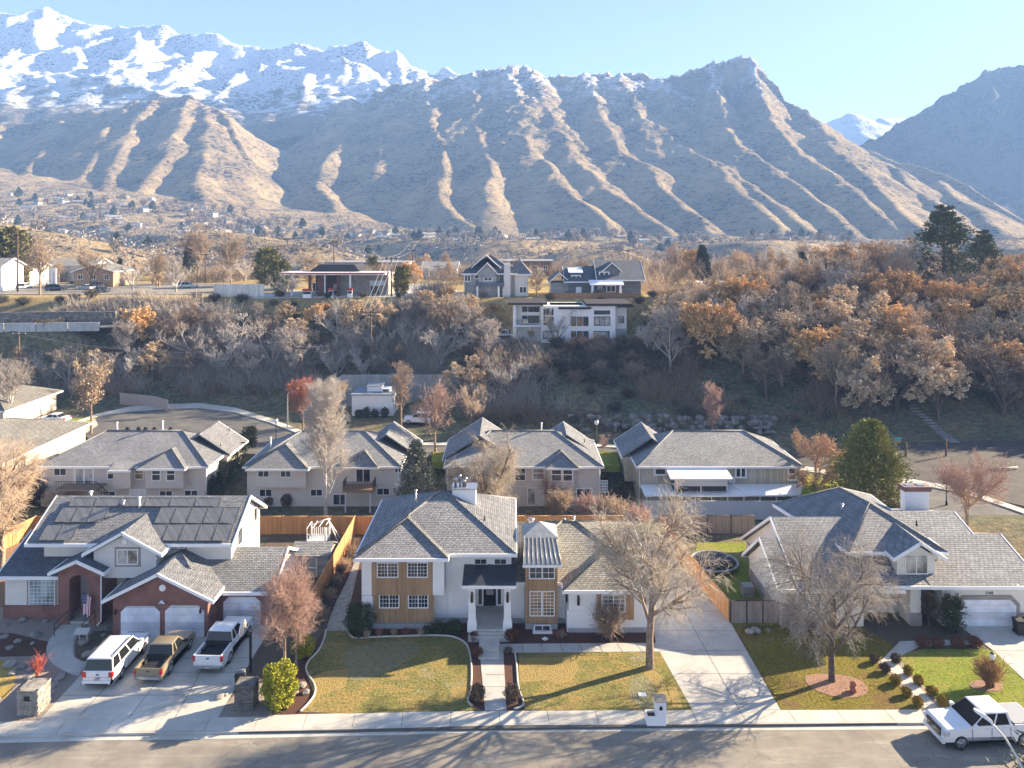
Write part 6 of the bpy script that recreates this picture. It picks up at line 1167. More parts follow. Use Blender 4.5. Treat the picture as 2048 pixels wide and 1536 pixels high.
bx_ = MB(); c = vehicle('pickup_truck', 'small white truck parked left of the white modern house on the hillside', WP, L=5.2, kind='pickup', wb=3.1, gx=(1.0, .3, -.7, -.9), det=False); c.location = (.2-1.6, 150.5, ground_z(-1.6, 150.5)); c.rotation_euler[2] = R(170)
g = empty('boat', (-3.0, 143.2, ground_z(-3, 143.2)), .3, 'boat under a pale blue grey tarp on the slope left of the modern house', 'boat'); q = MB(); q.add([(-1.6, -.9, 0), (1.6, -.9, .1), (1.6, .9, .1), (-1.6, .9, 0), (-1.0, -.2, 1.5), (.4, -.1, 1.3), (.4, .3, 1.3), (-1.0, .3, 1.5), (1.7, 0, .7)], [(0, 1, 5, 4), (1, 8, 5), (1, 2, 8), (2, 6, 5, 8), (2, 3, 7, 6), (3, 0, 4, 7), (4, 5, 6, 7)]); q.build('tarp', M('tarp_blue_grey', (.42, .46, .50), (.32, .36, .40), 2, bmp=.5), g); q = MB(); q.box(-1.9, -1.5, -.7, .7, .1, .5); q.build('hull', M('hull_blue', (.05, .1, .25)), g)
cars = [(50, 578, WP, 'suv', 100), (112, 583, DKC, 'suv', 20), (172, 580, SIL, 'sedan', 160), (188, 577, DKC, 'suv', 165), (152, 569, DKC, 'sedan', 10), (68, 570, WP, 'sedan', 5), (200, 586, DKC, 'sedan', 170), (92, 568, SIL, 'sedan', 0), (375, 577, SIL, 'suv', 5), (757, 588, DKC, 'suv', 10)]
LB = ['white suv facing the camera in the bluff car park at far left', 'black suv in the bluff car park beside the tall sign', 'pale silver sedan in front of the dark cars by the tan brick house', 'black suv parked by the dark bare tree on the bluff', 'dark sedan in the back row of the bluff car park', 'white sedan behind the front row near the white house on the bluff', 'low black sedan nearest the bluff edge by the pale bare tree', 'silver sedan at the back of the bluff car park beside the sign', 'silver suv by the white corrugated fence', 'dark suv under the pale blue panel of the petrol station']
for (px, py, pt, kd, rz), lb in zip(cars, LB):
    z = 15.4; x, y = G(px, py, z); y = min(y, 240); c = vehicle('parked_suv' if kd == 'suv' else 'parked_sedan', lb, pt, L=4.6, W=1.85, kind=kd, wb=2.75, rf=.9, wr=.34, det=False, **(dict(belt=.95, top=1.42, hood=.85, low=.25, gx=(1.0, .3, -.95, -1.5)) if kd == 'sedan' else dict(top=1.75, belt=1.05, hood=1.0, gx=(1.0, .35, -1.9, -2.2))), cat='car', group='cars parked on the bluff'); c.location = (x, y, ground_z(x, y)+.03); c.rotation_euler[2] = R(rz)
# ================================================================ TREES AND SHRUBS
rr = np.random.default_rng(99)
def hgt(py0, py1, Y): return (py0-py1)*Y/F
# single trees near the camera (own meshes)
def place(root, x, y, z, label, cat='tree', rz=0., group=None): root.location = (x, y, z); root.rotation_euler[2] = rz; tag(root, label, cat, group); return root
x, y = G(1300, 1335); place(bare_tree('bare_tree', 12.9, 6.2, (BRN, bark((.50, .44, .36), (.33, .28, .22))), 11, dens=2.3, twig=.0105, trunk=.024, clear=.24, form='round', droop=.10), x, y, 0, 'tall bare tree with thick forked trunk between the front lawn and wide driveway')
x, y = G(1655, 1362); place(bare_tree('bare_tree', 8.8, 6.0, (DKB, bark((.50, .45, .39), (.32, .28, .24))), 12, dens=2.4, twig=.0105, trunk=.026, clear=.24, droop=.12), x+.3, y, 0, 'dense bare tree in a ring of mulch before the cream house')
x, y = G(568, 1352); place(bare_tree('bare_tree', 6.6, 2.6, (BRN, PINK), 13, dens=2.2, twig=.010, trunk=.02, form='vase', clear=.2), x, y, 0, 'small pinkish bare tree above the yellow green juniper')
x, y = G(592, 1330); place(bare_tree('bare_tree', 5.2, 2.0, (BRN, PINK), 14, dens=1.6, twig=.010, trunk=.02, form='vase', clear=.2), x, y, 0, 'smaller bare tree against the cedar fence beside the side path')
place(bare_tree('bare_tree', 14.5, 4.2, (WHT, WHT), 15, dens=1.7, twig=.016, trunk=.016, form='column', clear=.12), Xa(652, 90), 90, -4.4, 'tall pale grey upright bare tree in front of the balcony house')
place(bare_tree('bare_tree', 11.0, 7, (BRN, bark((.54, .47, .38), (.38, .32, .25))), 16, dens=3.6, twig=.014, trunk=.03, form='multi', droop=.14), Xa(965, 86), 86, -4.4, 'broad tan weeping tree behind the white chimney')
place(bare_tree('bare_tree', 11.5, 6.2, (BRN, TAN), 17, dens=2.1, twig=.013, trunk=.024, form='round', clear=.22, droop=.08), Xa(2, 66), 66, -.1, 'wide spreading bare tree with orange leaf litter at the left edge')
place(bare_tree('bare_tree', 9.8, 4.6, (BRN, PINK), 18, dens=1.2, twig=.016, trunk=.022, form='round', clear=.22, leaf=L_ORG, n_leaf=5000, leaf_s=.10), Xa(1628, 92), 92, ground_z(Xa(1628, 92), 92), 'russet tree with some orange leaves left of the big green pine')
place(bare_tree('bare_tree', 7.6, 5.2, (TAN, PINK), 19, dens=2.0, twig=.014, trunk=.03, form='round', clear=.15), Xa(1935, 75.5), 75.5, -1, 'low wide reddish bare tree behind the brown fence at the street corner')
def back_tree(px, pyb, pyt, z, mats, seed, form, label, w=.42, **k):
    Y = Yg(pyb, z); H_ = hgt(pyb, pyt, Y); return place(bare_tree('bare_tree', H_, H_*w, mats, seed, twig=.022, form=form, **k), Xa(px, Y), Y, z, label)
back_tree(182, 868, 738, -1, (BRN, TAN), 21, 'vase', 'multi stemmed orange tan tree beside the cul-de-sac', w=.5, dens=1., leaf=L_TAN, n_leaf=2500, leaf_s=.12)
back_tree(22, 850, 715, -1, (WHT, WHT), 22, 'vase', 'pale bare tree in front of the far left garage', dens=1.)
back_tree(606, 866, 756, -1, (BRN, RED), 23, 'vase', 'red twigged tree left of the white outbuilding', dens=1.5, w=.6)
back_tree(675, 850, 768, -1, (BRN, TAN), 24, 'vase', 'golden tan bare tree between red tree and white outbuilding', dens=.8)
back_tree(802, 858, 735, -1, (BRN, BRN), 25, 'column', 'brown bare tree right of the white outbuilding', w=.3, dens=.7)
back_tree(871, 905, 768, -1, (BRN, PINK), 26, 'vase', 'brownish street tree standing on the small green lawn', dens=.9)
back_tree(940, 862, 762, -1, (BRN, TAN), 27, 'round', 'pale tan round bare tree at the slope foot', w=.45, dens=.9)
back_tree(1425, 880, 785, -1, (BRN, PINK), 28, 'column', 'pinkish grey tree rising behind the sunroom house roof', w=.3, dens=.8)
back_tree(1208, 905, 868, -1, (TAN, PINK), 29, 'multi', 'small weeping ornamental tree between the second row houses', w=.7, dens=.7)
place(conifer('pine_tree', 12.0, 11.2, (BRN, NEED), 31, n_br=280, form='cone', tuft=.32, per=90, asp=.24), Xa(1740, 86), 86, ground_z(Xa(1740, 86), 86)-.1, 'big green pine tree behind the cream house', 'tree')
place(conifer('spruce_tree', 10.0, 6.4, (DKB, NEED_B), 32, n_br=170, form='cone', tuft=.26, per=60, asp=.3), Xa(832, 87.5), 87.5, -4.4, 'grey blue spruce right of the balcony house', 'tree')
place(conifer('spruce_tree', 11.2, 7.6, (DKB, NEED_B), 33, n_br=170, form='cone', tuft=.2, per=110, asp=.22), 23.6, 31.5, -.2, 'spruce top reaching into the bottom right corner', 'tree')
for i, (px, pb, pt, w) in enumerate(((490, 903, 872, .75), (498, 905, 868, .8), (504, 904, 870, .7))): Y = 106.5; place(conifer('arborvitae', 3.0, w*1.6, (DKB, NEED_D), 40+i, n_br=60, form='oval', tuft=.16, per=30), Xa(px, Y), Y+i*.3, -1, ('left', 'middle', 'right')[i]+' slim dark evergreen of the trio by the back street', 'tree', 0, 'slim evergreens by the back street')
# shrubs
GRB = M('box_leaves', (.04, .06, .025), (.07, .085, .03), 5, kind='Position'); JUN = M('juniper_gold', (.42, .38, .03), (.22, .24, .02), 4, kind='Position'); ORB = M('frosted_orange_leaf', (.42, .24, .03), (.20, .17, .03), 4, kind='Position'); RBR = M('red_brown_leaf', (.20, .07, .04), (.12, .05, .03), 5, kind='Position'); DRYG = M('dry_brown_leaf', (.17, .12, .07), (.09, .065, .04), 5, kind='Position')
def bush(px, py, r_, h_, mat, label, z=0., n=1500, s=.06, group=None, name='shrub', seed=None, dy=0.):
    x, y = G(px, py, z); return place(leaf_bush(name, r_, h_/2, mat, seed or int(px), n, s), x, y+r_*.7+dy, z, label, 'shrub', 0, group)
def tbush(px, py, r_, h_, mat, label, z=0., n=60, tw=.008, sub=9, group=None, name='bare_shrub', dy=0.):
    x, y = G(px, py, z); return place(twig_bush(name, r_, h_, mat, int(px+py), n, tw, sub), x, y+dy, z, label, 'shrub', 0, group)
bush(714, 1278, 1.15, 2.3, GRB, 'large rounded dark green shrub at the left corner of the white house', n=5000, s=.07)
bush(907, 1274, .62, 1.1, GRB, 'round dark shrub beside the porch steps', n=1600); bush(876, 1271, .5, .85, GRB, 'lower dark shrub left of the round one by the porch', n=1200); bush(852, 1272, .4, .6, GRB, 'smallest dark shrub in the white house bed', n=700)
bush(551, 1426, 1.12, 2.75, JUN, 'bright yellow green juniper beside the stone mailbox pillar', n=9000, s=.085); bush(603, 1322, .8, 1.6, JUN, 'yellow green shrub half hidden behind the bare tree', n=2500, s=.08)
bush(954, 1408, .55, 1.05, DRYG, 'clipped brown shrub left of the front walk by the sidewalk', n=2600, s=.045); bush(1025, 1408, .55, 1.05, DRYG, 'clipped brown shrub right of the front walk by the sidewalk', n=2600, s=.045)
bush(955, 1318, .42, .7, RBR, 'small reddish shrub in the strip left of the front walk', n=800, s=.045); bush(1016, 1312, .35, .5, DRYG, 'small brown shrub in the strip right of the front walk', n=600, s=.045)
for i, (px, py) in enumerate(((735, 1278), (757, 1272), (787, 1272), (812, 1270), (841, 1272), (1118, 1276), (1124, 1276), (962, 1272))): tbush(px, py, .35, .6, RED if i % 2 else TAN, ('reddish' if i % 2 else 'tan')+' low bare twigs in the dark mulch bed of the white house', n=26, sub=6, group='low bare plants in the mulch bed')
bush(1022, 1287, .5, .85, RBR, 'dark brown shrub at the right of the entry platform', n=1300); bush(948, 1284, .4, .6, RBR, 'reddish shrub at the left of the entry platform', n=900)
tbush(1215, 1275, 1.25, 2.3, BRN, 'tall twiggy brown shrub in front of the white house right window', n=110, tw=.010, sub=16); tbush(1010, 1268, .3, .5, TAN, 'dried grass tuft right of the porch column', n=30)
tbush(76, 1352, .38, 1.5, M('red_twigs', (.50, .12, .08)), 'bright red twig dogwood in the gravel garden', n=34, tw=.010, sub=5)
for i, (px, py) in enumerate(((1752, 1332), (1774, 1352), (1795, 1376), (1817, 1400), (1840, 1421), (1795, 1333), (1819, 1357), (1841, 1377), (1868, 1399), (1889, 1418))):
    sd = 'left' if i < 5 else 'right'; od = ('first', 'second', 'third', 'fourth', 'fifth')[i % 5]
    bush(px, py-4, .31+.02*(i % 3), .62, DRYG if i in (0, 1, 5) else ORB, '%s clipped %s ball shrub from the house on the %s of the sloping path' % (od, 'brown' if i in (0, 1, 5) else 'orange green', sd), n=1500, s=.05, group='ball shrubs along the path')
for i, px in enumerate((1850, 1880, 1920, 1956)): bush(px, 1299, .5, .75, RBR, ('leftmost', 'second', 'third', 'rightmost and reddest')[i]+' of four low red brown shrubs above the green lawn', n=1300, s=.05, group='red brown shrubs above the lawn')
tbush(1978, 1374, .8, 1.9, ORG, 'golden twiggy shrub round the lamp post on the green lawn', n=90, tw=.010, sub=14)
x, y = G(1862, 1256); place(bare_tree('weeping_tree', 2.9, 2.2, (DKB, M('dark_red_twigs', (.12, .06, .045))), 61, dens=1.2, twig=.012, form='multi', trunk=.03), x, y+.3, 0, 'dark weeping tree left of the double garage door', 'tree')
x, y = G(1905, 1266); place(conifer('cone_shrub', 2.7, 1.7, (DKB, NEED_D), 62, n_br=90, form='oval', tuft=.12, per=50), x, y, 0, 'dark cone shaped evergreen left of the double garage door', 'shrub')
bush(1612, 1262, .8, 1.3, GRB, 'dark shrub below the cream house windows', n=2000); bush(1590, 1258, .5, .8, DRYG, 'brown shrub beside the cream house corner', n=900); tbush(1600, 1262, .9, 1.4, BRN, 'twiggy shrub spreading before the brick base', n=60)
Z3 = -4.4
for px, py, r_, h_, m, lb in ((572, 1015, .75, 1.6, DRYG, 'square clipped brown shrub at the pale house wall'), (537, 1013, .75, 1.5, DRYG, 'rounder clipped shrub left of the square one at the pale house'), (352, 999, .5, 1.9, NEED_D, 'small dark cone shrub below the taupe house windows'), (410, 999, .55, 2.0, NEED_D, 'dark cone shrub at the taupe house right corner'), (975, 1010, 1.0, 1.5, DRYG, 'brown shrub below the broad weeping tree'), (1240, 1000, 1.0, 1.6, DRYG, 'brown shrub at the lattice corner'), (1160, 1012, .6, 1.4, DRYG, 'dried shrub under the lower right window of the third house')):
    bush(px, py, r_, h_, m, lb, z=Z3, n=1800, s=.10)
for i, (px, Y, z, r_, h_) in enumerate(((425, 94, -4, .9, 3.4), (438, 95, -3.6, .9, 3.0), (452, 98, -2.5, 1.2, 2.2), (468, 100, -2, 1.2, 2.2), (480, 103, -1.2, 1.1, 1.8))): place(conifer('evergreen_shrub', h_, r_*2, (DKB, NEED_D), 70+i, n_br=70, form='cone' if i < 2 else 'dome', tuft=.2, per=26), Xa(px, Y), Y, z, ('tallest dark conical', 'second dark conical', 'low dark spreading', 'wide dark', 'farthest dark')[i]+' evergreen between the first two second row houses', 'shrub', 0, 'evergreens between the houses')
for px, py, r_, h_, m, n, lb in ((1120, 1030, 1.9, 2.9, TAN, 170, 'big rounded tan bare shrub behind the white house roof'), (1180, 1045, 1.7, 3.0, PINK, 120, 'pinkish bare shrub behind the low roof ridge'), (1225, 1050, 1.8, 3.0, TAN, 130, 'tan bare shrub right of the pinkish one behind the roof'), (1275, 1062, 1.6, 2.6, PINK, 110, 'reddish bare shrub by the weathered fence'), (1345, 1075, 1.7, 2.4, TAN, 110, 'pale bare shrub against the weathered fence'), (960, 1010, 2.2, 3.0, DKB, 120, 'dark tangle of stems under the broad weeping tree'), (60, 1010, 2.8, 3.6, DKB, 160, 'dark ivy laden shrub below the taupe house deck'), (118, 1020, 2.2, 2.6, TAN, 120, 'tan scrubby shrub below the deck stairs'), (1105, 1010, 1.2, 4.0, PINK, 60, 'slender upright pink stems before the white patio door')):
    z = -4.2 if py < 1035 and px not in (1180,) else -2.5; Y = Yg(py, z); place(twig_bush('bare_shrub', r_, h_, m, int(px), n, .016, 14), Xa(px, Y), Y, z, lb, 'shrub')
for i, px in enumerate((718, 733, 750, 770)): x = Xa(px, 124.6); place(leaf_bush('shrub', .7, .7+.2*(i % 2), NEED_D, 80+i, 500, .14), x, 124.4, -1.1, ('leftmost', 'second', 'third', 'rightmost')[i]+' dark shrub at the white outbuilding wall', 'shrub', 0, 'dark shrubs at the outbuilding')
# side path plants of the white house: brown ornamental grasses along the fence
for i in range(16): yy = 57+i*.95; place(twig_bush('bare_shrub', .55, .8+.3*rr.random(), (BRN, TAN, DKB)[i % 3], 300+i, 40, .010, 6), -14.9+.3*rr.random(), yy, 0, 'low brown shrub in the row along the cedar fence', 'shrub', 0, 'shrubs along the cedar fence')
# ---- wooded hillside: prototypes, then copies
def proto(*a, **k): r_ = bare_tree('hillside_tree', *a, **k); return r_
PR = {'grey': [proto(8, 3.6, (GREY, bark((.56, .51, .46), (.34, .30, .27))), 101, dens=.75, twig=.030, form='multi', trunk=.03), proto(8, 3.8, (GREY, bark((.47, .41, .36), (.28, .24, .21))), 102, dens=.8, twig=.030, form='round', clear=.15)],
      'brown': [proto(8, 4, (DKB, BRN), 103, dens=.8, twig=.030, form='round', clear=.15), proto(8, 3.6, (DKB, bark((.34, .27, .21), (.18, .14, .11))), 104, dens=.75, twig=.032, form='multi', trunk=.03)],
      'orange': [proto(9, 4.3, (DKB, TAN), 105, dens=.75, twig=.026, form='round', clear=.18, leaf=L_ORG, n_leaf=16000, leaf_s=.125), proto(9, 4.5, (DKB, TAN), 106, dens=.75, twig=.026, form='round', clear=.15, leaf=L_TAN, n_leaf=16000, leaf_s=.125)],
      'tan': [proto(9, 4.2, (BRN, TAN), 107, dens=.8, twig=.028, form='round', clear=.18, leaf=L_TAN, n_leaf=6000, leaf_s=.11), proto(9, 4., (BRN, TAN), 108, dens=.8, twig=.028, form='vase', clear=.12)]}
LBL = {'grey': 'pale grey bare tree on the wooded slope', 'brown': 'dark brown bare tree on the wooded slope', 'orange': 'orange leaved tree on the wooded slope', 'tan': 'light tan bare tree on the wooded slope'}
usedp = {}
FLM = [(150, 'above the far left car park'), (330, 'above the corrugated fence'), (500, 'left of the petrol station'), (680, 'above the petrol station'), (860, 'right of the petrol station'), (1040, 'above the left grey gabled house'), (1220, 'above the right grey gabled house'), (1420, 'above the dark spruce'), (1650, 'above the right woods'), (2000, 'left of the tall dark pine')]
LMK = [(60, 'below the road barrier'), (200, 'above the cul-de-sac'), (330, 'left of the corrugated fence'), (470, 'below the white corrugated fence'), (620, 'below the petrol station canopy'), (742, 'around the crossarm power pole'), (860, 'below the tall wire pole'), (960, 'left of the white modern house'), (1130, 'below the white modern house'), (1290, 'right of the hill lawn'), (1420, 'below the dark spruce'), (1540, 'by the flat roofed pavilion'), (1660, 'left of the tallest orange trees'), (1780, 'below the tallest orange trees'), (1900, 'under the tall dark pine'), (2100, 'near the right edge')]
def where(x, y):
    px = x/y*F+CX; n_ = min(LMK, key=lambda q: abs(q[0]-px))[1]; return n_
def hill(kind, x, y, H_, label=None, group='trees of the wooded slope', k=None, z=None, wf=1.):
    k = int(rr.integers(0, 2)) if k is None else k; p = PR[kind][k]; first = (kind, k) not in usedp; usedp[(kind, k)] = 1; base = 8. if kind in ('grey', 'brown') else 9.
    s = H_/base; put(p, x, y, (ground_z(x, y) if z is None else z)-.1, rr.uniform(0, 6.28), (s*wf, s*wf, s), label or (LBL[kind].replace(' tree on the wooded slope', ' tree '+('low' if y < 133 else 'midway' if y < 147 else 'high')+' on the slope, ' if group == 'trees of the wooded slope' else ' on the bluff top, ')+('small, ' if H_ < 5 else 'tall, ' if H_ > 9.5 else '')+where(x, y)), 'tree', group, first)
pts = []
def ok(x, y, d):
    for a, b in pts:
        if (a-x)**2+(b-y)**2 < d*d: return False
    pts.append((x, y)); return True
def limit(x, y):
    px = x/y*F+CX; pyl = np.interp(px, [-200, 0, 170, 220, 420, 430, 780, 800, 850, 990, 1010, 1265, 1290, 1340, 1400, 1450, 1600, 1680, 1810, 1840, 1960, 2048, 2300], [668, 668, 640, 600, 600, 602, 600, 600, 580, 590, 705, 700, 640, 590, 560, 540, 525, 485, 478, 548, 535, 492, 470])
    return HC-(pyl-HZ)*y/F
for _ in range(900):
    x = rr.uniform(40, 104); y = rr.uniform(116, 134)
    if x < 52 and y < 124: continue
    if abs(x-(Xa(1910, 109)+.5)) < 2.2 and y < 123: continue
    if not ok(x, y, 5.2): continue
    u_ = rr.random(); hill('orange' if u_ < .4 else 'tan' if u_ < .65 else 'brown', x, y, rr.uniform(9, 13.5), wf=1.25)
    if len(pts) > 34: break
n = len(pts)
for _ in range(5200):
    x = rr.uniform(-112, 118); toe = float(np.interp(x, [-120, -38, -22, -9, 0, 30, 60, 120], [137, 137, 139, 128, 128, 131, 123, 119])); y = rr.uniform(toe, 163); px = x/y*F+CX
    if 7 < x < 38 and y < 133 : continue
    if -8 < x < 30 and y > 139: continue
    if x < -76 and 139 < y < 152: continue
    if -38 < x < -9 and y < 136: continue
    L_ = limit(x, y)-ground_z(x, y)
    if L_ < 2.2: continue
    left = px < 990; d = 4.3 if left else 4.5
    if not ok(x, y, d): continue
    Hm = min(L_, rr.uniform(6.5, 10) if left else rr.uniform(9, 14)); Hm = max(Hm, 2.2)
    u_ = rr.random()
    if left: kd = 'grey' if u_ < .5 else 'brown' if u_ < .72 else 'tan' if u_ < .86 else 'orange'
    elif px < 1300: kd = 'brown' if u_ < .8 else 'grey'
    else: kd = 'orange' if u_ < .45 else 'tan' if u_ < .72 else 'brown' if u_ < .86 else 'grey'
    if 620 < px < 760 and y > 150 and u_ < .8: kd = 'orange'
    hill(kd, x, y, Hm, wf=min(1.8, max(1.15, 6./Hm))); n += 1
    if n > 180: break
print('hill trees', n)
# dark scrub below the modern house and in the hollows: copies of one bare shrub kind
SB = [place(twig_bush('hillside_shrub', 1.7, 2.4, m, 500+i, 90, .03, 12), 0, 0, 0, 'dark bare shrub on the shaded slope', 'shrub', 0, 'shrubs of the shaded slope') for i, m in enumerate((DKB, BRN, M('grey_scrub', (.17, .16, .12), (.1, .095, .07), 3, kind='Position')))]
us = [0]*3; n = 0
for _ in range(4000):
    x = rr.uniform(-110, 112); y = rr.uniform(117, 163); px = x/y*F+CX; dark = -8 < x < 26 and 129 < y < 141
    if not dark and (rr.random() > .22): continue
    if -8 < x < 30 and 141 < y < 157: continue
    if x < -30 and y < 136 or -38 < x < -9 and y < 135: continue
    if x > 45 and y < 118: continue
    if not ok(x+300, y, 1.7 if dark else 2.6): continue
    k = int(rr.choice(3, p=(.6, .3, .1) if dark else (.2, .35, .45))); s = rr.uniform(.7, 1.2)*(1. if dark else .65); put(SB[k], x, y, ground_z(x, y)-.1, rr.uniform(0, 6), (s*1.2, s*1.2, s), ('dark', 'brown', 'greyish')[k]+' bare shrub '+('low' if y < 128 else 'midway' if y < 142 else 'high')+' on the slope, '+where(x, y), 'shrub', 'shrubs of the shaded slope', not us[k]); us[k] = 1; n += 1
    if n > 270: break
print('shrubs', n)
# undergrowth nobody could count: three meshes of fine stems over the whole slope
def undergrowth(mat, seed, n_c, rngs, hh=1.6, per=16, tw=.03):
    rg = np.random.default_rng(seed); P = []
    while len(P) < n_c:
        x = rg.uniform(*rngs[0]); y = rg.uniform(*rngs[1]); px = x/y*F+CX
        if -8 < x < 29 and 140 < y < 158 or x < -30 and y < 136 or -38 < x < -9 and y < 135 or (x < -76 and 138 < y < 152) or (x > 20 and y < 116): continue
        if fbm(np.array([x/9]), np.array([y/9]), 77, 3)[0] < .47: continue
        if (156 < y < 205 and -62 < x < -20) or (160 < y < 205 and x < -55) or (158 < y < 182 and -14 < x < 31) or (165 < y < 186 and 36 < x < 70): continue
        P.append((x, y, ground_z(x, y)))
    P = np.array(P); B = np.repeat(P, per, 0)+rg.normal(0, .55, (n_c*per, 3))*[1, 1, 0]; d = rg.normal(0, .45, B.shape); d[:, 2] = 1; d /= np.linalg.norm(d, axis=1, keepdims=True); L = hh*rg.uniform(.4, 1.2, (len(B), 1))
    M1 = B+d*L*.5; M2 = M1+(d+rg.normal(0, .4, d.shape))*L*.5; V, Q = tubes_np(np.vstack([B, M1, M1]), np.vstack([M1, M2, M1+(d+rg.normal(0, .5, d.shape))*L*.5]), np.full(3*len(B), tw), np.full(3*len(B), tw*.6))
    tag(mesh_np('undergrowth', V, Q, mat), kind='stuff')
undergrowth(bark((.42, .37, .32), (.25, .22, .19)), 1, 1300, ((-112, 10), (122, 164)), 2.8, 18, .03); undergrowth(bark((.30, .22, .15), (.16, .12, .08)), 2, 1900, ((-112, 112), (118, 164)), 2.2); undergrowth(M('dry_grass_blades', (.38, .31, .18), (.24, .2, .12), 2, kind='Position'), 3, 1500, ((-112, 112), (116, 165)), .8, 18, .022); undergrowth(bark((.36, .26, .18), (.2, .14, .1)), 4, 800, ((32, 112), (122, 162)), 3.4, 18, .03)
undergrowth(bark((.40, .32, .25), (.24, .18, .14)), 5, 700, ((-150, 170), (192, 262)), 3.6, 26, .035); undergrowth(bark((.46, .36, .26), (.28, .2, .15)), 6, 450, ((30, 170), (165, 262)), 5.0, 26, .035)
# scrub and little trees of the far benches: countless, one mesh a tone
def scrub(mat, seed, n_c, s, rz):
    rg = np.random.default_rng(seed); px = rg.uniform(-100, 2100, n_c*3); Y = rg.uniform(345, 900, n_c*3)**1.; X = (px-CX)*Y/F; m = (fbm(X/45, Y/45, seed, 4) > .5) & ((px < 1000) | (Y < 800)); X, Y = X[m][:n_c], Y[m][:n_c]
    i = np.clip(((Y-330)/3.6).round().astype(int), 0, Zm.shape[0]-1); j = np.clip(((X+1350)/3.6).round().astype(int), 0, Zm.shape[1]-1); P = np.stack([X, Y, Zm[i, j]], 1)
    C = np.repeat(P, 14, 0)+rg.normal(0, 1, (len(P)*14, 3))*[rz*.8, rz*.8, rz*.6]+[0, 0, rz*.9]; tag(leaf_mesh('distant_scrub', C, s, mat, None, rg, asp=.35), kind='stuff')
scrub(M('scrub_far_dark', (.14, .12, .09), (.08, .07, .05), .5, kind='Position'), 3, 2600, .8, 1.2); scrub(M('scrub_far_tan', (.36, .29, .22), (.24, .19, .15), .5, kind='Position'), 4, 2400, .9, 2.0); scrub(M('scrub_far_grey', (.42, .37, .32), (.28, .25, .22), .5, kind='Position'), 5, 1500, 1., 2.6)
# plateau trees placed one by one: kind, column, base row, top row, distance
PL = [('grey', 575, 606, 532, 161, 'pale bare tree standing in front of the canopy left end'), ('tan', 462, 575, 468, 205, 'large tan bare tree behind the white corrugated fence'), ('tan', 395, 560, 452, 215, 'tall bare tree above the left bluff behind the tan one'), ('brown', 184, 578, 494, 185, 'dark spreading bare tree before the tan brick house'), ('tan', 80, 605, 478, 168, 'tall thin tan tree at the left bluff edge'), ('tan', 45, 585, 490, 190, 'tan bare tree by the left white house'), ('grey', 265, 600, 515, 180, 'grey bare tree on the bluff by the car park'), ('tan', 318, 590, 500, 190, 'tan bare tree in the middle of the left bluff'), ('grey', 352, 596, 520, 175, 'grey bare tree left of the corrugated fence'), ('orange', 350, 580, 540, 200, 'small orange leaved tree behind the car park'),
      ('orange', 890, 640, 566, 156, 'bright orange tree left of the modern house'), ('orange', 935, 660, 600, 150, 'orange tree lower on the slope left of the modern house'), ('tan', 955, 610, 540, 166, 'pale bare tree before the left grey gabled house'), ('brown', 1072, 602, 545, 163, 'twiggy brown tree between the two grey gabled houses'), ('grey', 1112, 690, 610, 142.5, 'pale bare tree in front of the modern house wall'), ('tan', 1062, 688, 655, 143, 'small tan tree before the modern house balcony'), ('brown', 1320, 690, 610, 152, 'thin bare tree right of the hill lawn'),
      ('orange', 1395, 690, 580, 155, 'orange leaved tree beside the hill lawn'), ('orange', 1480, 560, 498, 235, 'orange tree beyond the right bluff'), ('grey', 1560, 585, 490, 200, 'white stemmed tree group beyond the right bluff'), ('orange', 1700, 640, 478, 168, 'tall orange tree rising above the right woods'), ('orange', 1765, 640, 470, 170, 'tallest orange tree with dark spreading limbs in the right woods'), ('brown', 1800, 600, 470, 190, 'dark bare tree behind the tallest orange tree'), ('tan', 1670, 620, 510, 175, 'slim tan tree left of the tall orange ones'), ('orange', 2025, 640, 500, 160, 'broad orange tree at the right edge'), ('orange', 1990, 600, 505, 175, 'orange tree between the pines and right edge'), ('tan', 1930, 620, 520, 170, 'tan tree under the big pine'),
      ('brown', 1340, 560, 505, 225, 'brown bare tree behind the right grey gabled house'), ('brown', 1310, 575, 520, 205, 'dark bare tree right of the grey gabled house gable'), ('tan', 1440, 575, 520, 210, 'tan bare tree beside the dark spruce'), ('tan', 1380, 600, 540, 190, 'tan twiggy tree below the dark spruce'), ('tan', 1850, 580, 500, 205, 'pale tan tree left of the big pine'), ('grey', 860, 590, 525, 210, 'pale bare tree right of the petrol station'), ('tan', 830, 600, 545, 180, 'tan bare tree beside the dark rounded conifer'), ('grey', 540, 585, 515, 200, 'grey bare tree beside the green tree by the canopy')]
for kd, px, pb, pt, Y, lb in PL:
    z = ground_z(Xa(px, Y), Y); Ht = Za(pt, Y)-z; hill(kd, Xa(px, Y), Y, max(Ht, 2.5), lb+'', 'single trees on the bluff', k=0 if kd != 'tan' else 1)
CN = [conifer('pine_tree', 20, 14, (DKB, M('pine_dark_needles', (.07, .09, .04), (.14, .155, .065), .8, kind='Position')), 131, n_br=75, form='cone', tuft=.55, per=80, asp=.25, droop=.05), conifer('spruce_tree', 12, 6.5, (DKB, NEED_D), 132, n_br=150, form='cone', tuft=.45, per=40), conifer('round_conifer', 8, 6, (DKB, M('olive_needles', (.12, .115, .03), (.2, .18, .05), 1, kind='Position')), 133, n_br=130, form='oval', tuft=.45, per=40)]
uc = [0]*3
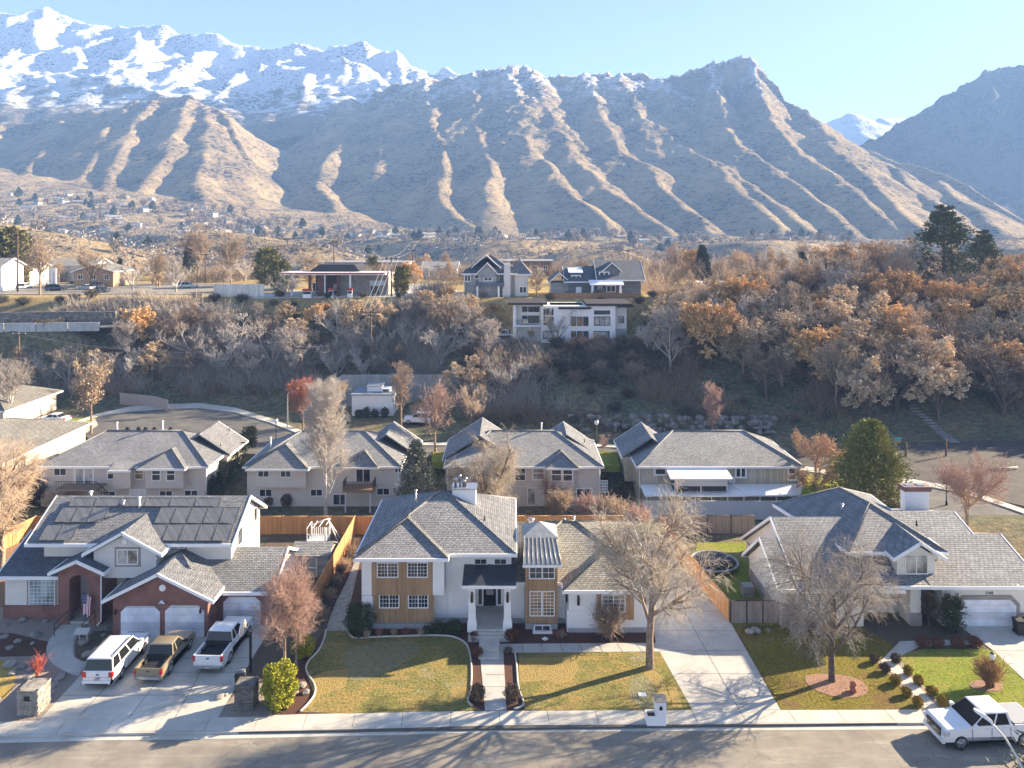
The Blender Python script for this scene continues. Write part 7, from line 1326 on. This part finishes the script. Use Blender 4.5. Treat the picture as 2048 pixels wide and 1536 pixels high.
for k, px, pt, Y, wf, lb in ((0, 1888, 405, 160, 1.35, 'tall dark pine towering over the right woods'), (0, 1966, 456, 166, 1.2, 'shorter pine right of the tallest pine'), (1, 1405, 488, 205, 1.1, 'dark spruce right of the grey gabled houses'), (1, 1603, 502, 215, 1.3, 'dark rounded spruce above the flat roofed pavilion'), (2, 535, 500, 195, 1., 'olive green tree left of the canopy'), (2, 560, 523, 180, 1.1, 'bright green shrubby tree touching the canopy end'), (2, 803, 535, 168, .9, 'dark olive conifer right of the petrol station'), (2, 12, 462, 190, 1.2, 'olive pine group at the left edge of the bluff'), (1, 240, 515, 210, 1., 'green spruce between the tan houses and bare trees'), (1, 378, 478, 225, .8, 'narrow dark spruce above the left bluff'), (2, 1795, 500, 240, 1., 'distant olive tree behind the right woods'), (2, 745, 515, 230, .9, 'small olive tree behind the petrol station')):
    x = Xa(px, Y); z = ground_z(x, Y); Ht = Za(pt, Y)-z; b0 = (20, 12, 8)[k]; s = Ht/b0; put(CN[k], x, Y, z-.1, rr.uniform(0, 6), (s*wf, s*wf, s), lb, 'tree', 'conifers on the bluff', not uc[k]); uc[k] = 1
# background fill on the plateau
n = 0
for _ in range(1500):
    px = rr.uniform(-60, 2110); Y = rr.uniform(186, 262); x = Xa(px, Y)
    if 925 < px < 1290 and Y < 185: continue
    if px < 230 and Y < 200: continue
    if not ok(x, Y+600, 8.5): continue
    Ht = rr.uniform(4, 7.5) if px < 1330 else rr.uniform(7, 11); u_ = rr.random(); hill('tan' if u_ < .4 else 'grey' if u_ < .62 else 'brown' if u_ < .8 else 'orange', x, Y, Ht, None, 'trees across the bluff top'); n += 1
    if n > 84: break
# distant trees among the far houses
def far_tree(name, mat, seed, con):
    rg = np.random.default_rng(seed); r_ = empty(name, (0, 0, 0)); k = 260; d = rg.normal(size=(k, 3)); d /= np.linalg.norm(d, axis=1, keepdims=True)
    C = d*rg.uniform(.3, 1, (k, 1))*np.array([3., 3., 3.6 if con else 2.8]); C[:, 2] += 4
    if con: C[:, :2] *= np.clip(1.25-C[:, 2:]/8, .1, 1)
    leaf_mesh('crown', C, 1.0 if con else .8, mat, r_, rg, asp=.45 if con else .25); q = MB(); q.tube([(0, 0, -.5), (0, 0, 4)], [.3, .15], 5); q.build('trunk', DKB, r_); return r_
FT = [far_tree('distant_tree', M('far_twigs', (.30, .24, .18), (.2, .16, .12), .3, kind='Position'), 1, 0), far_tree('distant_tree', M('far_twigs_grey', (.36, .31, .26), (.24, .2, .17), .3, kind='Position'), 2, 0), far_tree('distant_conifer', NEED_D, 3, 1)]
uf = [0]*3
for i in range(300):
    if i < 255: px, Y = ((rr.uniform(0, 520), rr.uniform(660, 880)), (rr.uniform(480, 1000), rr.uniform(660, 820)), (rr.uniform(950, 1700), rr.uniform(665, 780)))[i % 3]
    else: px, Y = rr.uniform(0, 1900), rr.uniform(275, 560)
    x = Xa(px, Y); k = int(rr.choice(3, p=(.45, .33, .22))); z = zfar(x, Y) if Y > 335 else ground_z(x, Y); s = rr.uniform(.9, 1.6); put(FT[k], x, Y, z-.3, rr.uniform(0, 6), s, ('brownish bare tree', 'pale grey bare tree', 'dark conifer')[k]+' '+('far off' if Y > 600 else 'beyond the bluff')+', '+('large, ' if s > 1.3 else 'small, ' if s < 1.05 else '')+min(FLM, key=lambda q: abs(q[0]-px))[1], 'tree', 'distant trees', not uf[k]); uf[k] = 1
# ================================================================ SMALL THINGS
STONE = M('stacked_stone', (.40, .37, .32), (.20, .18, .155), 3, bmp=.6, bscale=9, kind='Position'); STONE_D = M('garden_rock', (.36, .33, .29), (.18, .165, .15), 1.5, bmp=.5, bscale=6, kind='Position'); SLATE_S = M('slate_stone', (.20, .19, .17), (.10, .095, .085), 2, bmp=.6, bscale=8, kind='Position')
def pillar(label, x, y, w, d, hh, mat, seed, slot=True):
    rg = np.random.default_rng(seed); r_ = empty('stone_pillar', (x, y, 0), 0, label, 'mailbox pillar'); q = MB(); z = 0
    while z < hh:
        t = rg.uniform(.05, .12); a = -w/2
        for side in range(4):
            Lg = w if side % 2 == 0 else d; a = -Lg/2
            while a < Lg/2-.03:
                l = min(rg.uniform(.15, .5), Lg/2-a); p = rg.uniform(0, .05); 
                if side == 0: q.box(a, a+l-.012, -d/2-p, -d/2+.15, z, z+t-.01)
                elif side == 2: q.box(a, a+l-.012, d/2-.15, d/2+p, z, z+t-.01)
                elif side == 1: q.box(w/2-.15, w/2+p, a, a+l-.012, z, z+t-.01)
                else: q.box(-w/2-p, -w/2+.15, a, a+l-.012, z, z+t-.01)
                a += l
        z += t
    q.build('stonework', mat, r_); q = MB(); q.box(-w/2-.03, w/2+.03, -d/2-.03, d/2+.03, hh, hh+.07); q.build('cap', mat, r_)
    if slot: q = MB(); q.box(-.18, .16, -d/2-.06, -d/2, hh*.62, hh*.62+.28); q.build('mailbox', BLK, r_)
    return r_
x, y = G(52, 1432); pillar('pale stacked stone mailbox pillar left of the brick house driveway', x+.05, y+.7, 1.25, 1.3, 1.45, STONE, 5)
x, y = G(487, 1424); pillar('dark stacked slate pillar between the driveway and yellow green juniper', x, y+.55, 1.15, 1.0, 1.5, SLATE_S, 6, False)
# white mailbox of the white house
x, y = G(1322, 1452); r_ = empty('mailbox', (x, y+.35, 0), 0, 'white rendered mailbox pillar with arched slot and planter by the sidewalk', 'mailbox'); q = MB(); q.box(-.30, .32, -.35, .35, 0, 1.45); q.build('body', WHITE, r_)
q = MB(); q.box(-.36, .38, -.42, .42, 1.45, 1.5); q.add([(-.36, -.42, 1.5), (.38, -.42, 1.5), (.38, .42, 1.5), (-.36, .42, 1.5), (.01, 0, 1.62)], [(0, 1, 4), (1, 2, 4), (2, 3, 4), (3, 0, 4)]); q.build('cap', M('tan_cap', (.45, .36, .27)), r_)
q = MB(); q.wallprism([(-.10, .95), (.10, .95), (.10, 1.08), (.06, 1.17), (0, 1.2), (-.06, 1.17), (-.10, 1.08)], -.37, -.34); q.build('slot', BLK, r_)
q = MB(); q.box(-.85, -.30, -.35, -.27, 0, .55); q.box(-.85, -.30, .27, .35, 0, .55); q.box(-.85, -.78, -.27, .27, 0, .55); q.build('planter', WHITE, r_); q = MB(); q.box(-.78, -.30, -.27, .27, 0, .42); q.build('soil', MULCH, r_)
# basketball hoop
x, y = G(501, 1346); r_ = empty('basketball_hoop', (x, y, 0), 0, 'tall black pole basketball hoop with white backboard beside the driveway', 'basketball hoop'); q = MB(); q.box(-.07, .07, -.07, .07, 0, 2.75); q.build('pole', BLK, r_); q = MB(); q.tube([(0, 0, 2.7), (-.45, .1, 3.0)], .04, 5); q.tube([(0, 0, 2.3), (-.45, .1, 2.8)], .03, 5); q.build('arm', BLK, r_)
q = MB(); o_ = [(.62*math.cos(t), .5*math.sin(t)) for t in np.linspace(0, 2*math.pi, 17)[:-1]]; n_ = len(o_); V = [(-.5, a, 3.05+b) for a, b in o_]+[(-.56, a, 3.05+b) for a, b in o_]; q.add(V, [tuple(range(n_)), tuple(range(2*n_-1, n_-1, -1))]+[(i, n_+i, n_+(i+1) % n_, (i+1) % n_) for i in range(n_)]); q.build('backboard', TRIM, r_)
q = MB(); q.tube([(-.8+.23*math.cos(t), .23*math.sin(t), 2.75) for t in np.linspace(0, 6.283, 15)], .012, 4, caps=False); q.build('rim', M('rim_orange', (.5, .12, .03)), r_)
# bins
def bin_(label, x, y, rz=0., bags=False):
    r_ = empty('wheelie_bin', (x, y, 0), rz, label, 'rubbish bin', 'rubbish bins'); q = MB(); q.add([(-.26, -.30, .05), (.26, -.30, .05), (.26, .28, .05), (-.26, .28, .05), (-.33, -.38, 1.0), (.33, -.38, 1.0), (.33, .38, 1.0), (-.33, .38, 1.0)], [(3, 2, 1, 0), (0, 1, 5, 4), (1, 2, 6, 5), (2, 3, 7, 6), (3, 0, 4, 7), (4, 5, 6, 7)]); q.build('body', BLKP, r_)
    q = MB(); q.add([(-.36, -.42, 1.0), (.36, -.42, 1.0), (.36, .40, 1.0), (-.36, .40, 1.0), (-.30, -.34, 1.09), (.30, -.34, 1.09), (.30, .36, 1.12), (-.30, .36, 1.12)], [(3, 2, 1, 0), (0, 1, 5, 4), (1, 2, 6, 5), (2, 3, 7, 6), (3, 0, 4, 7), (4, 5, 6, 7)]); q.build('lid', BLKP, r_)
    for s in (-.3, .3): q = MB(); q.lathe([(.12, 0), (.12, .05)], n=12); q.xform(Matrix.Translation((s, .3, .12))@Matrix.Rotation(R(90), 4, 'Y')); q.build('wheel', TYRE, r_)
    if bags: q = MB(); q.box(-.3, .3, -.25, .25, 1.13, 1.2); q.box(-.25, .28, -.2, .2, 1.22, 1.27); q.build('newspapers', M('striped_papers', (.55, .56, .58), (.05, .05, .06), 12), r_)
x, y = G(478, 1382); bin_('black bin topped with folded papers behind the slate pillar', x, y+.3, .2, True); x, y = G(2036, 1268); bin_('black rubbish bin at the right of the double garage door', x+.1, y, -.1); bin_('second black rubbish bin beyond the first by the double garage', x+1.0, y+.1, .05)
# wishing well ornament
x, y = G(167, 1287); r_ = empty('garden_well', (x, y, 0), 0, 'small weathered wishing well ornament beside the curved path', 'garden ornament'); q = MB(); q.lathe([(.34, 0), (.38, .15), (.34, .3), (.30, .34)], n=12); q.build('base', STONE, r_); q = MB()
for s in (-.27, .27): q.box(s-.04, s+.04, -.05, .05, .3, .95)
q.build('post', M('grey_wood', (.45, .43, .40)), r_); q = MB(); q.slab([(-.5, -.4, .88), (.5, -.4, .88), (.5, 0, 1.15), (-.5, 0, 1.15)], .05); q.slab([(-.5, 0, 1.15), (.5, 0, 1.15), (.5, .4, .88), (-.5, .4, .88)], .05); q.build('roof', MATS['grey_wood'], r_)
q = MB()
for s, X0 in ((-1, -33.75), (1, -31.7)):
    q = MB(); q.tube([(X0, 57.0, .2), (X0, 57.0, 1.05), (X0, 55.3, .95), (X0, 55.3, 0)], .03, 5); q.tube([(X0, 56.9, .6), (X0, 55.35, .5)], .02, 4); tag(q.build('handrail', BLK), 'black iron handrail at the %s of the brick entry steps' % ('left' if s < 0 else 'right'), 'handrail', 'entry handrails')
# garden rocks, each a thing
rk = [(14, 1250), (44, 1242), (8, 1275), (66, 1288), (70, 1272), (35, 1284), (18, 1297), (60, 1358), (122, 1356), (102, 1386), (90, 1243), (182, 1268), (196, 1300), (214, 1258), (20, 1330), (44, 1336), (60, 1340), (152, 1240), (176, 1310), (206, 1272), (-8, 1258), (108, 1372), (605, 1372), (592, 1386), (577, 1378), (611, 1386), (1588, 1262), (1500, 1266), (1512, 1262), (1536, 1262), (-6, 1402), (26, 1348), (440, 1395), (452, 1390)]
RP = []
for k in range(4): q = MB(); q.rock((0, 0, .12), .42, 20+k, .6, 2); o = q.build('garden_rock', STONE_D); RP.append(o)
for i, (px, py) in enumerate(rk):
    x, y = G(px, py); o = RP[i] if i < 4 else RP[i % 4].copy()
    if i >= 4: COL.objects.link(o)
    s = .45+.55*((i*37) % 10)/10; o.location = (x, y, 0); o.rotation_euler[2] = i*1.3; o.scale = (s*1.2, s, s*.9)
    tag(o, 'rounded grey garden rock '+('left of' if px < 80 else 'beside' if px < 140 else 'right of')+' the curved path, '+('by the house' if py < 1262 else 'by the pond bed' if py < 1310 else 'near the stone pillar') if px < 250 else 'pale garden rock near the juniper' if px < 700 else 'grey rock near the weathered gate fence', 'rock', 'garden rocks by the path' if px < 250 else 'rocks by the juniper' if px < 700 else 'rocks by the gate fence')
# lamp posts
def lamp_post(label, px, py_b, py_t, z, group=None, name='lamp_post', big=1.):
    Y = Yg(py_b, z); x = Xa(px, Y); Ht = (py_b-py_t)*Y/F; r_ = empty(name, (x, Y, z), 0, label, 'lamp post', group); q = MB(); q.lathe([(.13, 0), (.11, .4), (.06, .5), (.045, Ht-.5*big)], n=8); q.build('post', BLK, r_)
    q = MB(); q.lathe([(.08*big, Ht-.5*big), (.15*big, Ht-.42*big), (.19*big, Ht-.2*big), (.12*big, Ht-.1*big)], n=8); q.build('globe', M('lamp_globe', (.8, .8, .78), rough=.3), r_); q = MB(); q.lathe([(.14*big, Ht-.1*big), (.1*big, Ht-.04*big), (.02, Ht)], n=8); q.build('cap', BLK, r_); return r_
lamp_post('black lamp post with white globe beside the steam on the back street', 552, 884, 835, BZ, 'street lamps of the back street', big=1.7); lamp_post('lamp post before the boulder wall', 1193, 890, 838, BZ, 'street lamps of the back street', big=1.7); lamp_post('lamp post showing its bright globe through the corner tree', 1893, 1010, 930, BZ, 'street lamps of the back street', big=1.9); lamp_post('black lamp post beside the silver sedan', 82, 862, 818, BZ, big=1.2); lamp_post('thin lamp post behind the cream house roof', 1735, 1060, 995, -1, big=1.2)
lamp_post('black garden lamp post in the golden shrub', 1985, 1374, 1304, 0, name='garden_lamp')
r_ = empty('street_lamp', (20.6, 30, -.1), 0, 'white curved arm street lamp reaching over the parked white pickup', 'street lamp'); q = MB(); q.tube([(0, 0, 0), (0, 0, 8.0), (-.15, 0, 8.5), (-.45, 0, 9.1), (-.85, 0, 9.75), (-1.2, 0, 10.15), (-1.45, 0, 10.4)], [.12, .07, .05, .045, .04, .035, .035], 8); q.build('pole', M('lamp_grey', (.62, .63, .64), rough=.4), r_)
q = MB(); q.add([(-1.4, -.09, 10.36), (-1.4, .09, 10.36), (-1.75, .16, 10.62), (-2.1, .1, 10.85), (-2.1, -.1, 10.85), (-1.75, -.16, 10.62), (-1.4, -.07, 10.48), (-1.4, .07, 10.48), (-1.72, .13, 10.78), (-2.08, .08, 10.95), (-2.08, -.08, 10.95), (-1.72, -.13, 10.78)], [(0, 5, 4, 3, 2, 1), (6, 7, 8, 9, 10, 11), (0, 1, 7, 6), (1, 2, 8, 7), (2, 3, 9, 8), (3, 4, 10, 9), (4, 5, 11, 10), (5, 0, 6, 11)]); q.build('lamp_head', TRIM, r_)
Y = Yg(855, BZ); r_ = empty('street_lamp', (Xa(575, Y), Y, BZ), 0, 'grey cobra head street lamp left of the red twigged tree', 'street lamp'); q = MB(); q.tube([(0, 0, 0), (0, 0, 5.2), (.3, 0, 5.5), (.9, 0, 5.6)], [.13, .09, .06, .05], 6); q.build('pole', M('lamp_grey', (.6, .6, .6)), r_); q = MB(); q.box(.7, 1.3, -.12, .12, 5.5, 5.65); q.build('lamp_head', TRIM, r_)
# power poles and wires
WOOD = M('pole_timber', (.16, .10, .065), (.10, .065, .045), 3)
def pole(label, px, py_t, Y, arms, group='power poles', zb=None):
    x = Xa(px, Y); zb = ground_z(x, Y) if zb is None else zb; zt = Za(py_t, Y); r_ = empty('power_pole', (x, Y, zb), 0, label, 'power pole', group); q = MB(); q.tube([(0, 0, -.5), (0, 0, zt-zb)], [.2, .13], 7); q.build('pole', WOOD, r_)
    for dz, w_ in arms:
        q = MB(); q.box(-w_/2, w_/2, -.07, .07, zt-zb-dz-.1, zt-zb-dz+.1); a_ = q.build('crossarm', WOOD, r_); q = MB()
        for k in range(3): xx = -w_/2+.15+k*(w_-.3)/2; q.lathe([(.06, zt-zb-dz+.1), (.09, zt-zb-dz+.2), (.05, zt-zb-dz+.32)], xx, 0, 6)
        q.build('insulators', MET, a_)
    return Vector((x, Y, zt))
p1 = pole('brown power pole with two crossarms on the wooded slope', 742, 621, 139, ((.3, 3.0), (1.0, 3.2))); p2 = pole('grey power pole rising from the slope left of the crossarm pole', 603, 693, 137, ((.3, 2.4),)); p0 = pole('short power pole above the road cut at the far left', 38, 667, 138, ((.2, 2.6),)); p3 = pole('pole with white wire bundle at the right end of the petrol station', 783, 514, 163, ((.3, 3.6),)); p4 = pole('tall pole rising behind the petrol station roof', 668, 480, 215, ((.6, 2.6),)); p5 = pole('tall pole right of the petrol station', 826, 487, 225, ((2., 2.4),)); p6 = pole('slim pole behind the right grey gabled house', 1256, 498, 215, ((.5, 1.6),)); p7 = pole('slim power pole above the car park at far left', 35, 465, 175, ((.6, 2.4), (2.4, 2.2))); p8 = pole('pole in the trees behind the tan bare tree', 411, 505, 210, ((.6, 2.6),))
pr = pole('lower power pole hidden by the hillside trees at the left edge', -160, 655, 138, ((.2, 2.6),))
def wires(label, a, b, offs, sag, r0=.035):
    q = MB()
    for dx, dz in offs:
        P = []
        for k in range(13): t = k/12; v = a.lerp(b, t)+Vector((dx, 0, dz-4*sag*t*(1-t))); P.append(v)
        q.tube(P, r0, 4)
    o = q.build('power_line', M('wire_grey', (.30, .30, .30), rough=.5)); tag(o, label, 'power line', 'power lines')
wires('sagging wires between the crossarm pole and the grey slope pole', p2, p1, ((-1, 0), (0, 0), (1, 0), (0, -2.6), (.3, -3.0)), 2.2); wires('long wires from the far left pole to the grey slope pole', p0, p2, ((0, 0), (.3, -2.4)), 2.2); wires('wires climbing from the crossarm pole to the bluff pole', p1, p3, ((-1.5, 0), (-.5, 0), (.5, 0), (1.5, 0)), .6, .045); wires('wires above the road at the far left', pr, p0, ((0, 0),), 1.0); wires('wires from the bluff pole towards the tall right pole', p3, p5, ((-1, 0), (1, 0)), 1.0); wires('wires strung between the tall poles behind the petrol station', p4, p5, ((-.8, -.6), (.8, -.6)), 1.2)
# bluff car park, tall sign, road on the left slope
def hsheet(name, pts, z, mat, t=.4): o = MB().prism(pts, z-t, z).build(name, mat); return tag(o, kind='structure')
xx = np.linspace(-150, -78, 20); q = MB()
for a, b in zip(xx, xx[1:]):
    ya, yb = 147+(a+95)*.10, 147+(b+95)*.10; q.add([(a, ya-2.6, 10.98), (b, yb-2.6, 10.98), (b, yb+2.4, 10.98), (a, ya+2.4, 10.98)], [(0, 1, 2, 3)])
tag(q.build('hill_road', ASPH), kind='structure'); q = MB(); q2 = MB()
for i in range(10):
    a = -138+i*5.8; b = a+5.6; ya, yb = 147+(a+95)*.10, 147+(b+95)*.10; q.prism([(a, ya-2.9), (b, yb-2.9), (b, yb-2.65), (a, ya-2.65)], 10.4, 12.1)
    q2.prism([(a, ya+2.8), (b+.2, yb+2.8), (b+.2, yb+3.4), (a, ya+3.4)], 10.4, 13.6)
tag(q.build('road_barrier', mat_concrete('pale_barrier', (.56, .56, .54), (.46, .46, .45))), 'pale concrete barrier panels along the slope road at the left', 'road barrier'); tag(q2.build('retaining_wall', mat_brick('block_wall', (.34, .31, .27), (.12, .11, .10), (.10, .09, .08), 3.)), 'dark patterned block retaining wall above the slope road', 'wall')
hsheet('car_park', [(-150, 168), (-72, 168), (-55, 178), (-55, 200), (-150, 205)], 15.6, ASPH, 1.0); hsheet('station_forecourt', [(-56, 161.8), (-24, 161.8), (-10, 172), (-22, 200), (-56, 200)], 15.55, CONC2, 1.2)
x = Xa(107, 178); r_ = empty('sign', (x, 178, 15.3), 0, 'tall white sign with faded red vertical lettering above the bluff car park', 'sign'); q = MB(); q.box(-.7, .7, -.15, .15, 1.2, 5.6); q.build('panel', TRIM, r_); q = MB(); q.box(-.5, .5, -.1, .1, -.5, 1.2); q.build('base', M('sign_base', (.4, .36, .3)), r_)
LR = M('sign_red', (.45, .03, .03))
q = MB()
for k in range(9): z0 = 1.7+k*.36; q.box(-.05, .42-.12*(k % 3), -.17, -.15, z0, z0+.13); q.box(.1+.1*(k % 2), .2+.1*(k % 2), -.175, -.15, z0, z0+.28)
q.build('lettering', M('faded_sign_red', (.50, .16, .14)), r_)
x = Xa(1790, 104); r_ = empty('street_sign', (x, 104, -1), 0, 'teal and orange trail sign right of the green pine tree', 'sign'); q = MB(); q.tube([(0, 0, 0), (0, 0, 2.2)], .05, 6); q.build('post', WOOD, r_); q = MB(); q.box(-.2, .9, -.04, .04, 1.75, 2.2); q.build('panel', M('sign_teal', (.05, .35, .38)), r_); q = MB(); q.box(-.2, .8, -.05, .05, 1.45, 1.72); q.build('panel', M('sign_orange', (.5, .22, .04)), r_)
for i, px in enumerate((1812, 1892)): x = Xa(px, 102.5); q = MB(); q.tube([(x, 102.5, -1.2), (x, 102.5, .9+.5*i)], .13, 6); tag(q.build('gate_post', WOOD), ('shorter', 'taller')[i]+' wooden trail post on the flat by the wooded slope', 'post')
q = MB(); 
for k in range(16): yy = 109+k*.85; x = Xa(1910, 109)+.05*k+.5*math.sin(k*.25); z = max(ground_z(x, yy), -.95)+.12; q.box(x-.7, x+.7, yy, yy+.6, z-.3, z+.06)
tag(q.build('hill_steps', M('grey_timber_steps', (.30, .29, .27), (.2, .19, .18), 2)), 'narrow grey timber steps climbing the wooded slope at right', 'steps')
q = MB(); q.tube([(Xa(1975, 96), 96, -.7), (Xa(2035, 97), 97, -.7)], .16, 8); tag(q.build('fallen_log', M('pale_log', (.25, .24, .22), (.18, .17, .15), 2)), 'pale log lying on the flat ground at the right edge', 'log')
q = MB(); q.box(18.9, 19.8, 61.2, 62.1, 0, .85); o = q.build('air_conditioner', SID_LGREY); tag(o, 'grey air conditioner box beside the cream house side wall', 'air conditioner')
x, y = G(1640, 1268); r_ = empty('planter', (x, y, 0), 0, 'round cream planter pot near the trunk before the cream house', 'planter'); q = MB(); q.lathe([(.22, 0), (.32, .25), (.28, .5), (.33, .55)], n=14); q.build('pot', M('cream_pot', (.6, .58, .5)), r_)
x, y = G(1706, 1384); q = MB(); q.rock((x, y, .2), .3, 77, .9, 2); q.rock((x+.02, y, .55), .2, 78, 1.2, 2); tag(q.build('garden_ornament', M('red_stone', (.40, .16, .09), (.28, .12, .08), 4)), 'small reddish stacked stone ornament in the mulch ring', 'garden ornament')
x, y = G(1090, 1278); q = MB(); q.prism([(x-.25, y), (x, y-.25), (x+.25, y), (x, y+.25)], 0, .04); tag(q.build('valve_cover', TRIM), 'white square valve cover in the dark mulch bed', 'valve cover')
x, y = G(1286, 1390); q = MB(); q.box(x-.3, x+.2, y-.2, y+.2, 0, .05); tag(q.build('paper_scrap', TRIM), 'white scrap lying on the lawn near the mailbox', 'scrap')
# leaf litter on street corner etc.
rg = np.random.default_rng(8); C = []
for _ in range(420): px = rg.normal(1665, 60); py = rg.normal(1378, 14); a, b = G(px, py); C.append((a, b, .04))
o = leaf_mesh('leaf_litter', np.array(C), .04, L_ORG, None, rg, up=2.); tag(o, kind='stuff')
